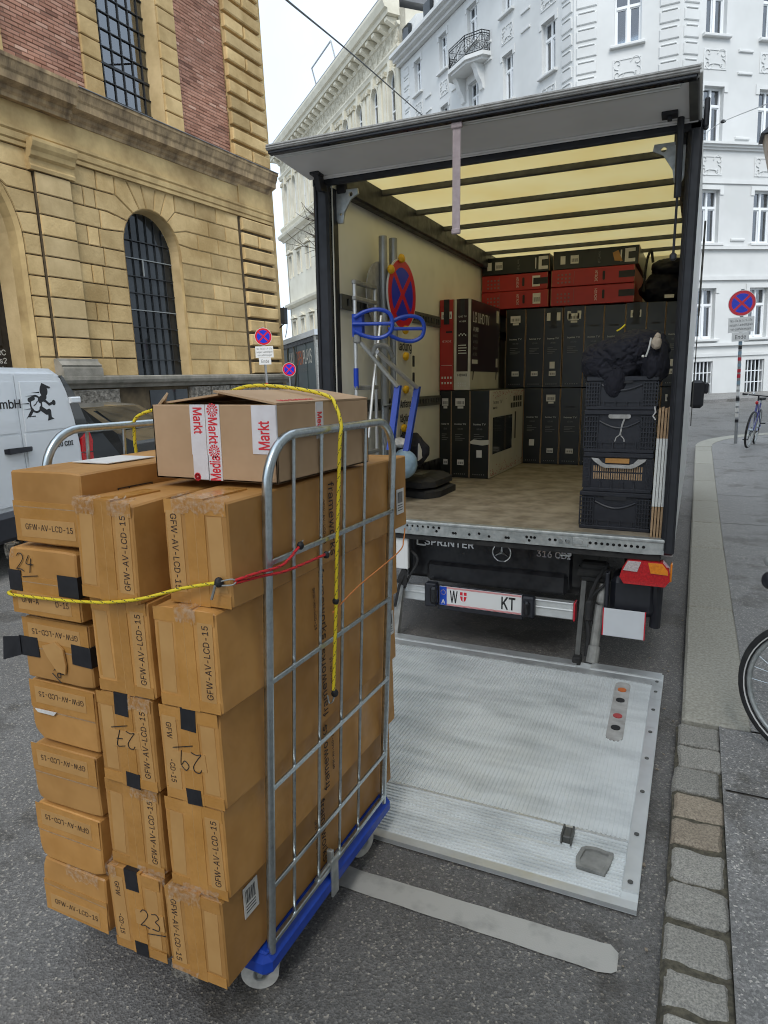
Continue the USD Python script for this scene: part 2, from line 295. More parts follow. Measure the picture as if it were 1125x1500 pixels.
# ------------------------------------------------------------------ scene tree helpers
USED = {}
def numbered(parent, name):
    k = parent + '/' + name; n = USED.get(k, -1) + 1; USED[k] = n
    return k if n == 0 else f'{k}_{n:03d}'
ORIGIN = {}
def thing(name, label, cat, loc=(0, 0, 0), group=None, kind=None):
    path = numbered('/World', name); x = UsdGeom.Xform.Define(stage, path)
    x.AddTranslateOp().Set(Gf.Vec3d(*map(float, loc))); ORIGIN[path] = np.asarray(loc, float)
    p = x.GetPrim(); p.SetCustomDataByKey('label', label); p.SetCustomDataByKey('category', cat)
    if group: p.SetCustomDataByKey('group', group)
    if kind: p.SetCustomDataByKey('kind', kind)
    return path
def part(parent, name, m, material, smooth=False, label=None, kind=None):
    """One mesh, given in world coordinates, under its parent."""
    path = numbered(parent, name); org = ORIGIN[parent]
    tone = None
    if isinstance(m, MB):
        tone = np.concatenate(m.tone) if m.tone else None; m = m.mesh()
    elif isinstance(m, tuple): m = trimesh.Trimesh(m[0], m[1], process=False)
    m = trimesh.Trimesh(np.array(m.vertices) - org, np.array(m.faces), process=False)
    g = usdkit.mesh(stage, path, m, MATS[material], smooth=smooth)
    if tone is not None:
        UsdGeom.PrimvarsAPI(g).CreatePrimvar('tone', Sdf.ValueTypeNames.FloatArray, 'vertex').Set(Vt.FloatArray.FromNumpy(tone.astype(np.float32)))
    ORIGIN[path] = org
    if label: g.GetPrim().SetCustomDataByKey('label', label)
    if kind: g.GetPrim().SetCustomDataByKey('kind', kind)
    return path
def struct(name, m, material, smooth=False, kind='structure', label=None, cat=None):
    ORIGIN['/World'] = np.zeros(3)
    p = part('/World', name, m, material, smooth); q = stage.GetPrimAtPath(p); q.SetCustomDataByKey('kind', kind)
    if label: q.SetCustomDataByKey('label', label)
    if cat: q.SetCustomDataByKey('category', cat)
    return p

# ================================================================== THE SETTING
rng = np.random.default_rng(7); R_ = random.Random(5)
UP = np.array([-.0332, -.0101, 1.0]); UP /= np.linalg.norm(UP)
def gz(x, y):
    """Street level: flat by the truck, rising towards the far corner."""
    t = np.maximum(0, np.asarray(y, float) - 6.5)
    return .036 * t * t / (t + 1.5) * (t < 40) + (.036 * 1600 / 41.5) * (t >= 40)
def sheet(poly, dz, step, skirt=0.0):
    """A paved area following the street level, cut from a polygon."""
    x0, y0, x1, y1 = poly.bounds; mb = MB()
    xs = [x0, x1] if x1 - x0 < 30 else list(np.linspace(x0, x1, 5))
    ys = np.arange(y0, y1 + step, step)
    for a, b in zip(ys[:-1], ys[1:]):
        for c, d in zip(xs[:-1], xs[1:]):
            q = poly.intersection(sbox(c, a, d, b))
            for g in (q.geoms if hasattr(q, 'geoms') else [q]):
                if g.geom_type != 'Polygon' or g.area < 1e-7: continue
                v, f = trimesh.creation.triangulate_polygon(g, engine='earcut')
                mb.add(np.c_[v, gz(v[:, 0], v[:, 1]) + dz], f)
    if skirt:
        for g in (poly.geoms if hasattr(poly, 'geoms') else [poly]):
            c = np.array(g.segmentize(1.0).exterior.coords); zt = gz(c[:, 0], c[:, 1]) + dz; n = len(c)
            v = np.vstack([np.c_[c, zt], np.c_[c, zt - skirt]])
            mb.add(v, [[i, i + 1, n + i + 1, n + i] for i in range(n - 1)])
    m = mb.mesh(); m.merge_vertices(); return m
def sthing(name):
    path = numbered('/World', name); UsdGeom.Xform.Define(stage, path); ORIGIN[path] = np.zeros(3)
    stage.GetPrimAtPath(path).SetCustomDataByKey('kind', 'structure'); return path

struct('road', sheet(sbox(-120, -60, 120, 160), 0, 2.0), 'asphalt_road')
# right pavement with its rounded corner
def kerb_line(off, y1=14.6, R=3.2):
    pts = [(0.035 + off, 3.2), (0.035 + off, y1)]
    c = np.array([0.035 + R, y1])
    for a in np.linspace(0, math.radians(52), 12)[1:]:
        pts.append(tuple(c + (R - off) * np.array([-math.cos(a), math.sin(a)])))
    e = np.array(pts[-1]); d = np.array([math.sin(math.radians(52)), math.cos(math.radians(52))])
    pts.append(tuple(e + d * 14)); return pts
inner = kerb_line(.285)
walk_poly = Polygon([(.190, -30), (.190, 3.2)] + inner + [(25, inner[-1][1]), (25, -30)])
joints = [sbox(.2, 2.66, 9, 2.675), sbox(.2, 3.19, 9, 3.205), sbox(.2, 7.95, 9, 7.965), sbox(.2, 9.6, 9, 9.615), sbox(.2, 11.8, 9, 11.815), sbox(1.75, 3.2, 1.765, 15)]
wp = walk_poly.difference(unary_union(joints))
pav = sthing('pavement')
for g in sorted(wp.geoms, key=lambda q: q.centroid.y):
    part(pav, 'asphalt_panel', sheet(g, .098, 1.0), 'asphalt_walk')
part(pav, 'joint_bed', sheet(walk_poly, .090, 1.0), 'joint_dirt')
# kerb: long granite stones, then small setts towards the camera
kerb = sthing('kerb')
def stone(x0, x1, y0, y1, z0, z1, seed, b=.014, amp=.010, n=3):
    m = trimesh.Trimesh(*bevel(x0, x1, y0, y1, z0, z1, b)); 
    for _ in range(n): m = m.subdivide()
    v = np.array(m.vertices); q = v * 16 + seed * 7.3
    v += (np.stack([meshkit.fbm(q + k * 31, 3, seed + k) for k in range(3)], 1) - .5) * 2 * amp * [1, 1, .8]
    return v, m.faces
ye = [3.19, 2.985, 2.80, 2.62, 2.45, 2.285, 2.10, 1.92, 1.755, 1.61, 1.44, 1.26, 1.09, .9]
for i, (a, b) in enumerate(zip(ye[:-1], ye[1:])):
    j = R_.uniform(-.008, .008)
    part(kerb, 'sett', stone(.022 + j, .186 + j + R_.uniform(-.006, .008), b + .013, a - .009, -.08, .088 + R_.uniform(-.006, .006), i + 1, b=.011), 'granite_warm' if i in (3, 4) else 'granite_grey', smooth=50)
part(kerb, 'moss_bed', xf(stone(.016, .204, .9, 3.19, -.1, .074, 77, amp=.012, n=4)), 'moss', smooth=True)
yl = [3.20, 4.95, 6.80, 7.92, 9.14, 10.63, 12.3, 14.0, 14.6]
for a, b in zip(yl[:-1], yl[1:]):
    v, f = trimesh.Trimesh(*bevel(.035, .322, a + .006, b - .006, -.12, .102, .012)).subdivide().subdivide().subdivide().vertices, None
    m = trimesh.Trimesh(*bevel(.035, .322, a + .006, b - .006, -.12, .102, .012)).subdivide().subdivide()
    v = np.array(m.vertices); v[:, 2] += gz(0, v[:, 1]); v += (meshkit.fbm(v * 9 + a, 3)[:, None] - .5) * .008
    part(kerb, 'kerb_stone', (v, m.faces), 'granite_kerb', smooth=30)
ko, ki = kerb_line(0.0), kerb_line(.287)
cuts = list(range(1, len(ko) - 1, 2)) + [len(ko) - 1]
for a, b in zip(cuts[:-1], cuts[1:]):
    part(kerb, 'kerb_stone', sheet(Polygon(ko[a:b + 1] + ki[a:b + 1][::-1]), .104, 1.0, skirt=.2), 'granite_kerb')
# worn white marking across the parking bay
line = Polygon([(-1.02, 1.828), (-1.02, 1.728)] + [(-1.0 + .05 * i, 1.7285 + .0012 * math.sin(i * 1.7)) for i in range(1, 18)] + [(-.112, 1.738), (-.098, 1.752), (-.100, 1.818), (-.125, 1.842)] + [(-.15 - .06 * i, 1.838 - .0012 * i + .0012 * math.sin(i * 2.3)) for i in range(14)])
struct('road_marking', sheet(line, .004, 5.0), 'road_paint')
# litter and leaf bits in the gutter
mb = MB()
for i in range(80):
    x = -.08 + R_.gauss(0, .07) if R_.random() < .8 else R_.uniform(-1.2, 0); y = R_.uniform(1.0, 9)
    if -1.0 < x < -.06 and 1.9 < y < 3.7: continue
    s = R_.uniform(.003, .009) * (1.4 if R_.random() < .1 else 1)
    mb.add(*xf(box(-s, s, -s * .6, s * .6, 0, .002), rotz(R_.uniform(0, 3)) @ rotx(R_.uniform(-.15, .15)), (min(x, .012), y, .004 + float(gz(0, y)))))
struct('gutter_litter', mb.mesh(), 'granite_warm', kind='stuff', label='pale flecks of litter and leaf bits along the gutter by the kerb', cat='litter')

# ================================================================== facades
class Facade:
    def __init__(self, P0, heading, flip=False):
        a = math.radians(heading); t = np.array([math.sin(a), math.cos(a), 0]); t -= UP * (t @ UP)
        self.t = t / np.linalg.norm(t); self.n = np.cross(self.t, UP) * (-1 if flip else 1); self.P = np.asarray(P0, float)
    def at(self, s, h, d=0.0): return self.P + s * self.t + h * UP + d * self.n
    def poly(self, p, d0, d1): return prism(p, self.P, self.t, UP, d0, d1, self.n)
    def rect(self, s0, s1, h0, h1, d0, d1): return self.poly(sbox(min(s0, s1), min(h0, h1), max(s0, s1), max(h0, h1)), d0, d1)
    def slab(self, s0, s1, h0, h1, d0, d1, b):
        """A block with chamfered front edges."""
        p = [self.at(s, h, d0) for s in (s0, s1) for h in (h0, h1)] + [self.at(s, h, d1 - b) for s in (s0, s1) for h in (h0, h1)] + [self.at(s, h, d1) for s in (s0 + b, s1 - b) for h in (h0 + b, h1 - b)]
        return hull(p)
    def profile(self, pts, s0, s1):
        """A moulding: (d, h) outline run from s0 to s1."""
        m = trimesh.creation.extrude_polygon(Polygon(pts), 1.0, engine='earcut'); q = m.vertices
        v = self.P + (s0 + q[:, 2:] * (s1 - s0)) * self.t + q[:, 1:2] * UP + q[:, :1] * self.n
        mm = trimesh.Trimesh(v, m.faces, process=False); mm.fix_normals(); return mm.vertices, mm.faces
    def text(self, s, h, x, hh, d, **k): return text(s, h, self.at(x, hh, d), self.t, UP, **k)
def arch_poly(s0, s1, h0, spring, n=24):
    c, r = (s0 + s1) / 2, (s1 - s0) / 2
    return Polygon([(s0, h0), (s1, h0)] + [(c + r * math.cos(a), spring + r * math.sin(a)) for a in np.linspace(0, PI, n)])

# ------------------------------------------------------------------ sandstone and brick palace on the left
LB = Facade((-10.994, 17.002, -.194), 1.7)
lb = thing('sandstone_building', 'monumental ochre sandstone and red brick building with arched windows across the street', 'building', LB.at(0, -.6))
COURSE = [6.20 - .371 * i for i in range(12)]          # 6.20 ... 2.12
win = arch_poly(-5.41, -3.70, 2.12, 4.86); door = arch_poly(-11.40, -7.82, -.6, 4.55)
wall = Polygon([(-26, -1.2), (0, -1.2), (0, 13), (-26, 13)]).difference(win).difference(door).difference(sbox(-5.55, -3.79, 7.55, 11.9))
part(lb, 'wall', LB.poly(wall, -.7, -.03), 'stone_joint')
part(lb, 'return_wall', prism(sbox(-14, -1.2, 0, 13), LB.at(0, 0, -.03), LB.n, UP, -.3, 0, -LB.t), 'sandstone_smooth')
part(lb, 'roof', LB.rect(-26, .5, 12.9, 13.3, -6, .6), 'roof_tin')
J = .011
def block(poly, mname='sandstone', d=.0, d0=-.03):
    q = poly.buffer(-J, join_style=2)
    for g in (q.geoms if hasattr(q, 'geoms') else [q]):
        if g.is_empty or g.area < .004: continue
        f2 = g.buffer(-.012, join_style=2)
        mb = MB(); mb.add(*LB.poly(g, d0, d - .010))
        if not f2.is_empty and f2.geom_type == 'Polygon': mb.add(*LB.poly(f2, d - .011, d))
        part(lb, 'ashlar_block', mb, mname)
def courses(c, hspr, r, side, s_end, bends, fan, start):
    """Blocks on one side of an arch; joints radiate from the arch and turn into the courses."""
    ang = [math.radians(a) for a in (54, 36, 18)]
    def on_arc(a, rr=r): return (c + side * rr * math.cos(a), hspr + rr * math.sin(a))
    def hit(a, h): return (c + side * (h - hspr) / math.tan(a), h)
    lines = COURSE[1:4]
    def bend(i):
        a, h = ang[i], lines[i]; rr = bends[i]
        return (c + side * rr, h)
    def corner_arc(a0, a1): return [on_arc(a) for a in np.linspace(a0, a1, 5)]
    polys = []
    for i in range(3):
        top_h = COURSE[i]
        if i == 0: upper = [on_arc(ang[0])] + [bend(0)]; top = None
    return ang, on_arc, bend, corner_arc
def arch_side(c, spring, r, side, ends, bends, kmax):
    ang, on_arc, bend, corner_arc = courses(c, spring, r, side, ends, bends, None, None)
    out = []
    # block 0 sits above joint 0 and beside the fan: a plain rectangle from the vertical joint outwards
    x_v = c + side * bends[0]
    out.append((0, sbox(*sorted([x_v, ends]), *[0, 0][:0]) if False else Polygon([(x_v, COURSE[1]), (ends, COURSE[1]), (ends, COURSE[0]), (x_v, COURSE[0])])))
    for i in range(3):
        up_b, up_a = bend(i), ang[i]
        if i < 2:
            lo_b, lo_a = bend(i + 1), ang[i + 1]
            pts = [(ends, COURSE[i + 1]), up_b, on_arc(up_a)] + corner_arc(up_a, lo_a)[1:] + [lo_b, (ends, COURSE[i + 2])]
        else:
            h = COURSE[4]; a2 = math.asin(max(-.99, min(.99, (h - spring) / r))) if h > spring else 0.0
            low = [on_arc(a) for a in np.linspace(up_a, a2, 5)][1:] + ([(c + side * r, h)] if h <= spring else [])
            pts = [(ends, COURSE[3]), up_b, on_arc(up_a)] + low + [(ends, h)]
        out.append((i + 1, Polygon(pts).buffer(0)))
    for i in range(4, kmax):
        x_in = c + side * r
        out.append((i, Polygon([(x_in, COURSE[i + 1]), (ends, COURSE[i + 1]), (ends, COURSE[i]), (x_in, COURSE[i])]).buffer(0)))
    return out
def split(poly, xs, mname='sandstone', d=0.0):
    x0, _, x1, _ = poly.bounds; cut = [x0 - 1] + sorted(x for x in xs if x0 + .12 < x < x1 - .12) + [x1 + 1]
    for a, b in zip(cut[:-1], cut[1:]):
        q = poly.intersection(sbox(a, -5, b, 20))
        for g in (q.geoms if hasattr(q, 'geoms') else [q]):
            if g.geom_type == 'Polygon' and g.area > .01: block(g, mname, d)
wc, wsp, wr = -4.555, 4.86, .855
for i, p in arch_side(wc, wsp, wr, 1, -1.42, [.80, 1.10, 1.26], 11): split(p, [-2.62, -1.98] if i % 2 else [-2.30, -3.06])
for i, p in arch_side(wc, wsp, wr, -1, -6.66, [.95, 1.22, 1.34], 11): split(p, [-6.34, -5.75 - .3] if i % 2 else [-5.98])
fa = [math.radians(a) for a in (126, 111, 97, 83, 69, 54)]
tops = [-.95, -.62, -.21, .22, .56, .80]
for k in range(5):
    arcp = [(wc + wr * math.cos(a), wsp + wr * math.sin(a)) for a in np.linspace(fa[k + 1], fa[k], 5)]
    left = [(wc + tops[k], COURSE[1])] if k == 0 else []; right = [(wc + tops[5], COURSE[1])] if k == 4 else []
    block(Polygon(arcp + left + [(wc + tops[k], 6.20), (wc + tops[k + 1], 6.20)] + right).buffer(0))
dc, dsp, dr = -9.61, 4.50, 1.80
for i, p in arch_side(dc, dsp, dr, 1, -7.45, [1.15, 1.60, 2.02], 11): split(p, [])
# pilaster between door and window
for i in range(1, 11): block(sbox(-7.45, COURSE[i + 1], -6.66, COURSE[i]), 'sandstone_pale' if i % 3 else 'sandstone', d=.07)
pil = MB().add(*LB.rect(-7.44, -6.67, 2.2, 6.2, -.03, .045)); part(lb, 'pilaster_core', pil, 'stone_joint')
part(lb, 'pilaster_capital', MB().add(*LB.profile([(0, 5.84), (.10, 5.84), (.11, 5.90), (.08, 5.94), (.08, 6.04), (.14, 6.08), (.16, 6.16), (.21, 6.22), (.24, 6.30), (.24, 6.36), (0, 6.36)], -7.54, -6.57)), 'sandstone_smooth')
part(lb, 'pilaster_base', MB().add(*LB.profile([(0, 2.10), (.24, 2.10), (.24, 2.27), (.20, 2.29), (.22, 2.33), (.17, 2.37), (.13, 2.41), (.12, 2.46), (0, 2.46)], -7.52, -6.58)), 'stone_grey')
# rusticated corner: deep joints, alternating halves
for i in range(11):
    h1, h0 = COURSE[i], COURSE[i + 1]
    for a, b in ([(-1.36, 0)] if i % 2 == 0 else [(-1.36, -.66), (-.66, 0)]):
        part(lb, 'corner_block', LB.slab(a + .025, b + (-.025 if b < 0 else .03), h0 + .038, h1 - .038, -.05, .085, .028), 'sandstone')
part(lb, 'corner_core', LB.rect(-1.36, .0, 2.1, 6.2, -.05, .0), 'stone_joint')
for i in range(14):
    h1, h0 = 7.70 + .371 * (i + 1) - .1, 7.70 + .371 * i - .1
    for a, b in ([(-1.50, 0)] if i % 2 else [(-1.50, -.70), (-.70, 0)]):
        part(lb, 'corner_block', LB.slab(a + .03, b + (-.03 if b < 0 else .03), h0 + .042, h1 - .045, -.05, .13, .026), 'sandstone')
    part(lb, 'corner_core', LB.rect(-1.48, -.0, h0, h1, -.05, .02), 'sandstone_smooth') if i == 0 else None
part(lb, 'corner_core', LB.rect(-1.47, -.0, 7.98, 12.9, -.05, .02), 'sandstone_smooth')
# window surrounds on the brick storey
for i in range(13):
    h0 = 7.63 + .355 * i
    part(lb, 'surround_block', LB.slab(-3.76, -3.20, h0 + .012, h0 + .343, -.05, .045, .018), 'sandstone')
    part(lb, 'surround_block', LB.slab(-5.98, -5.50, h0 + .012, h0 + .343, -.05, .045, .018), 'sandstone')
    part(lb, 'surround_block', LB.slab(-8.3, -7.72, h0 + .012, h0 + .343, -.05, .045, .018), 'sandstone')
part(lb, 'window_reveal', hull([LB.at(s, h, d) for s, d in ((-3.785, .0), (-3.76, .0), (-3.76, -.36), (-3.84, -.36)) for h in (7.55, 11.9)]), 'sandstone_pale')
part(lb, 'window_reveal', LB.rect(-5.60, -5.54, 7.55, 11.9, -.36, .0), 'sandstone_pale')
# brick fields: every brick has its own edges and tone
bf = MB(); bl, bh = .258, .0735
for s0, s1 in ((-3.20, -1.48), (-7.72, -5.98), (-26, -8.3)):
    if s0 < -20: s0 = -9.4
    for r in range(70):
        h0 = 7.58 + r * bh; off = (r % 2) * bl / 2
        s = s0 - off; 
        while s < s1:
            a, b = max(s + .006, s0), min(s + (bl if (r % 2) else bl) - .006, s1)
            if b - a > .03:
                d1 = R_.uniform(-.006, .006); bf.add(*LB.slab(a, b, h0 + .007, h0 + bh - .007, -.03, d1, .004), tone=min(1, max(0, R_.gauss(.5, .22))))
            s += bl
part(lb, 'brick_field', bf, 'brick_red', kind='stuff')
part(lb, 'mortar_bed', MB().add(*LB.rect(-3.20, -1.48, 7.5, 12.8, -.04, -.012)).add(*LB.rect(-7.72, -5.98, 7.5, 12.8, -.04, -.012)).add(*LB.rect(-26, -8.3, 7.5, 12.8, -.04, -.012)), 'mortar')
# mouldings: string course, frieze, cornice (stepping out over the pilaster), ledge, plinth
def moulding(name, pts, m, s0=-26, s1=.0, ret=True):
    mb = MB().add(*LB.profile(pts, s0, s1 + max(p[0] for p in pts) * ret)); part(lb, name, mb, m)
moulding('string_course', [(-.02, 6.20), (.05, 6.20), (.055, 6.26), (.035, 6.28), (.07, 6.30), (.08, 6.40), (.055, 6.42), (.09, 6.45), (.09, 6.50), (-.02, 6.52)], 'sandstone_smooth')
part(lb, 'frieze', MB().add(*LB.rect(-26, .02, 6.52, 6.98, -.05, .02)).add(*LB.rect(-1.36, .05, 6.52, 6.98, .0, .05)), 'sandstone_smooth')
corn = [(-.02, 6.92), (.04, 6.92), (.05, 6.98), (.10, 7.02), (.11, 7.08), (.25, 7.14), (.26, 7.26), (.29, 7.30), (.33, 7.42), (.35, 7.44), (.35, 7.50), (-.02, 7.60)]
moulding('cornice', corn, 'stone_weathered', s1=-.27)
part(lb, 'cornice_break', MB().add(*LB.profile([(d + (.10 if d > 0 else 0), h) for d, h in corn], -26, -6.55)), 'stone_weathered')
part(lb, 'cornice_flashing', LB.poly(sbox(-26, 7.50, .09, 7.516), 0.2, .37), 'roof_tin')
moulding('window_ledge', [(-.02, 1.88), (.10, 1.88), (.12, 1.94), (.22, 1.98), (.25, 2.04), (.25, 2.10), (.20, 2.125), (-.02, 2.135)], 'stone_grey')
part(lb, 'plinth_core', MB().add(*LB.rect(-26, .04, -1.2, 1.9, -.05, .04)), 'stone_joint')
for i, (h0, h1) in enumerate(((1.27, 1.86), (.66, 1.25), (.02, .64), (-.6, 0))):
    s = -9.2 - (i % 2) * .4
    while s < -.1:
        w = R_.choice((.75, .95, 1.2)); b = min(s + w, 0)
        m = trimesh.Trimesh(*LB.slab(s + .012, b - .012 + (.06 if b == 0 else 0), h0 + .01, h1 - .01, 0, .13, .02)).subdivide().subdivide().subdivide()
        v = np.array(m.vertices); k = ((v - LB.P) @ LB.n > .07)[:, None]
        v += k * LB.n * (meshkit.fbm(v * 12, 3)[:, None] - .5) * .07
        if not (s < -4.0 and b > -5.2 and i == 0): part(lb, 'plinth_stone', (v, m.faces), 'rubble_grey')
        s += w
part(lb, 'cellar_window', LB.rect(-5.2, -4.0, 1.3, 1.8, .02, .06), 'window_dark')
# arched window: splayed stone frame, dark glazing, iron bars
def arch_ring(c, spring, r0, r1, h0, d0, d1, n=24):
    mb = MB(); A = [(c - 1 * r0, h0)] + [(c + r0 * math.cos(a), spring + r0 * math.sin(a)) for a in np.linspace(PI, 0, n)] + [(c + r0, h0)]
    B = [(c - 1 * r1, h0)] + [(c + r1 * math.cos(a), spring + r1 * math.sin(a)) for a in np.linspace(PI, 0, n)] + [(c + r1, h0)]
    v = np.array([LB.at(*p, d0) for p in A] + [LB.at(*p, d1) for p in B]); k = len(A)
    return mb.add(v, [[i, i + 1, k + i + 1, k + i] for i in range(k - 1)])
part(lb, 'window_frame', arch_ring(wc, wsp, .862, .845, 2.12, .0, -.06), 'sandstone_smooth')
part(lb, 'window_frame', arch_ring(wc, wsp, .845, .81, 2.12, -.06, -.28), 'sandstone_pale')
w1 = part(lb, 'arched_window', LB.poly(arch_poly(wc - .84, wc + .84, 2.12, wsp), -.36, -.32), 'window_dark')
for x in np.linspace(-.81, .81, 8)[1:-1]:
    top = wsp + math.sqrt(.81 ** 2 - x * x); part(w1, 'glazing_bar', LB.rect(wc + x - .008, wc + x + .008, 2.12, top, -.31, -.285), 'iron_dark')
for k, h in enumerate((2.49, 2.86, 3.21, 3.58, 3.95, 4.31, 4.69)):
    part(w1, 'cross_bar', LB.rect(wc - .81, wc + .81, h - .009, h + .009, -.305, -.27), 'iron_light' if k in (3, 6) else 'iron_dark')
part(w1, 'cross_bar', LB.rect(wc - .77, wc + .77, 5.06, 5.08, -.305, -.27), 'iron_dark')
part(w1, 'casement', LB.rect(wc - .12, wc - .095, 4.33, 4.68, -.30, -.26), 'iron_light')
w2 = part(lb, 'tall_window', LB.rect(-5.56, -3.80, 7.55, 11.9, -.37, -.34), 'pane_glass')
part(w2, 'curtain', LB.rect(-5.56, -4.05, 7.55, 11.9, -.44, -.42), 'plaster_white'); part(lb, 'room_back', LB.rect(-7, -2, 7.3, 12.5, -2.3, -2.2), 'far_wall')
for x in (-5.41, -5.13, -4.845, -4.562, -4.282, -4.0): part(w2, 'glazing_bar', LB.rect(x - .014, x + .014, 7.55, 11.9, -.34, -.315), 'iron_dark')
for k in range(13): part(w2, 'cross_bar', LB.rect(-5.56, -3.84, 7.88 + .335 * k - (.022 if k == 2 else .010), 7.88 + .335 * k + (.022 if k == 2 else .009), -.338, -.305), 'iron_dark')
# portal
part(lb, 'portal_frame', arch_ring(dc, dsp, 1.79, 1.72, -.6, .0, -.06), 'sandstone_smooth')
part(lb, 'portal_frame', arch_ring(dc, dsp, 1.72, 1.72, -.6, -.06, -.30), 'sandstone_smooth')
part(lb, 'portal_frame', arch_ring(dc, dsp, 1.72, 1.66, -.6, -.30, -.62), 'sandstone_pale')
dd = part(lb, 'portal_door', LB.poly(arch_poly(dc - 1.70, dc + 1.70, -.6, dsp), -.70, -.62), 'door_wood')
for a, b, c, d in ((-9.55, -8.95, 2.7, 4.0), (-8.85, -8.45, 2.7, 4.0), (-8.85, -8.45, 1.0, 2.5), (-9.55, -8.95, 1.0, 2.5)): part(dd, 'door_panel', LB.slab(a + .35, b + .35, c, d, -.63, -.58, .03), 'door_wood')
for k, w in enumerate(('ARC', 'ms2', 'octo')):
    part(dd, 'graffiti', text(w, .10, LB.at(-8.22, 2.60 - .15 * k, -.575), LB.t, UP), 'print_white')

# ------------------------------------------------------------------ white corner building
K = 1.25
def sc(h): return 1.65 + K * (h - 1.65)
P0 = (-5.055, 31.403, .148); P1 = (-.998, 31.593, .285)
CH, WR, WL = Facade(P0, 87.3), Facade(P1, 51.2), Facade(P0, -48.35, True)
wb = thing('white_building', 'white stucco corner apartment house with balcony, sills and quoins beyond the truck', 'building', CH.at(2, 0, 0))
ROWS = [(sc(.80), sc(1.95)), (sc(2.70), sc(4.35)), (sc(5.78), sc(7.45)), (sc(8.88), sc(10.52)), (sc(12.0), sc(13.65)), (sc(15.03), sc(16.45))]
TOPH = sc(16.8)
def win_parts(F, s0, s1, h0, h1, row, curtain=0):
    w = s1 - s0; fr = MB(); t = .065
    fr.add(*F.poly(sbox(s0, h0, s1, h1).difference(sbox(s0 + t, h0 + t, s1 - t, h1 - t)), -.30, -.20))
    hm = h0 + (h1 - h0) * .68
    fr.add(*F.rect(s0 + t, s1 - t, hm - .05, hm + .05, -.30, -.18)); m = (s0 + s1) / 2
    fr.add(*F.rect(m - .055, m + .055, h0 + t, hm - .05, -.30, -.17)).add(*F.rect(m - .04, m + .04, hm + .05, h1 - t, -.30, -.19))
    for a, b in ((s0 + t, m - .055), (m + .055, s1 - t)):
        fr.add(*F.poly(sbox(a, h0 + t, b, hm - .05).difference(sbox(a + .045, h0 + t + .06, b - .045, hm - .09)), -.27, -.22))
    p = part(wb, 'window', fr, 'window_white')
    part(p, 'pane', F.rect(s0 + t, s1 - t, h0 + t, h1 - t, -.262, -.255), 'pane_glass')
    if curtain: 
        part(p, 'curtain', F.rect(s0 + t, s0 + t + w * (.18 + .1 * (curtain % 3)), h0, h1, -.42, -.40), 'curtain'); part(p, 'curtain', F.rect(s1 - t - w * .2, s1 - t, h0, h1, -.42, -.40), 'curtain')
    part(p, 'sill', F.slab(s0 - .16, s1 + .16, h0 - .12, h0 - .01, -.1, .17, .02), 'plaster_trim')
def basement_window(F, s0, s1, h0, h1):
    p = part(wb, 'basement_window', F.rect(s0, s1, h0, h1, -.30, -.28), 'window_dark'); g = MB()
    for k in range(6): x = s0 + (s1 - s0) * k / 5; g.add(*F.rect(x - .018, x + .018, h0, h1, -.12, -.08))
    for k in range(4): y = h0 + (h1 - h0) * k / 3; g.add(*F.rect(s0, s1, y - .018, y + .018, -.125, -.085))
    part(p, 'grille', g, 'window_white')
def panel(F, s0, s1, h0, h1, seed):
    """A stucco panel: raised frame, corner scrolls and a rosette."""
    g = MB(); g.add(*F.poly(sbox(s0, h0, s1, h1).difference(sbox(s0 + .06, h0 + .06, s1 - .06, h1 - .06)), -.01, .025))
    for cs, ch, a in ((s0 + .2, h0 + .18, 0), (s1 - .2, h0 + .18, 1.5), (s0 + .2, h1 - .18, -1.5), (s1 - .2, h1 - .18, 3.1)):
        pts = [F.at(cs + (.03 + .022 * k) * math.cos(a + k * .7), ch + (.03 + .022 * k) * math.sin(a + k * .7), .02) for k in range(10)]
        g.add(*tube(pts, .018, 5))
    c = ((s0 + s1) / 2, (h0 + h1) / 2)
    g.add(*tube([F.at(c[0] + (s1 - s0) * .3 * math.cos(k / 8 * PI), h0 + .12 + .1 * math.sin(k / 8 * PI), .02) for k in range(9)], .02, 5))
    part(wb, 'stucco_panel', g, 'plaster_trim')
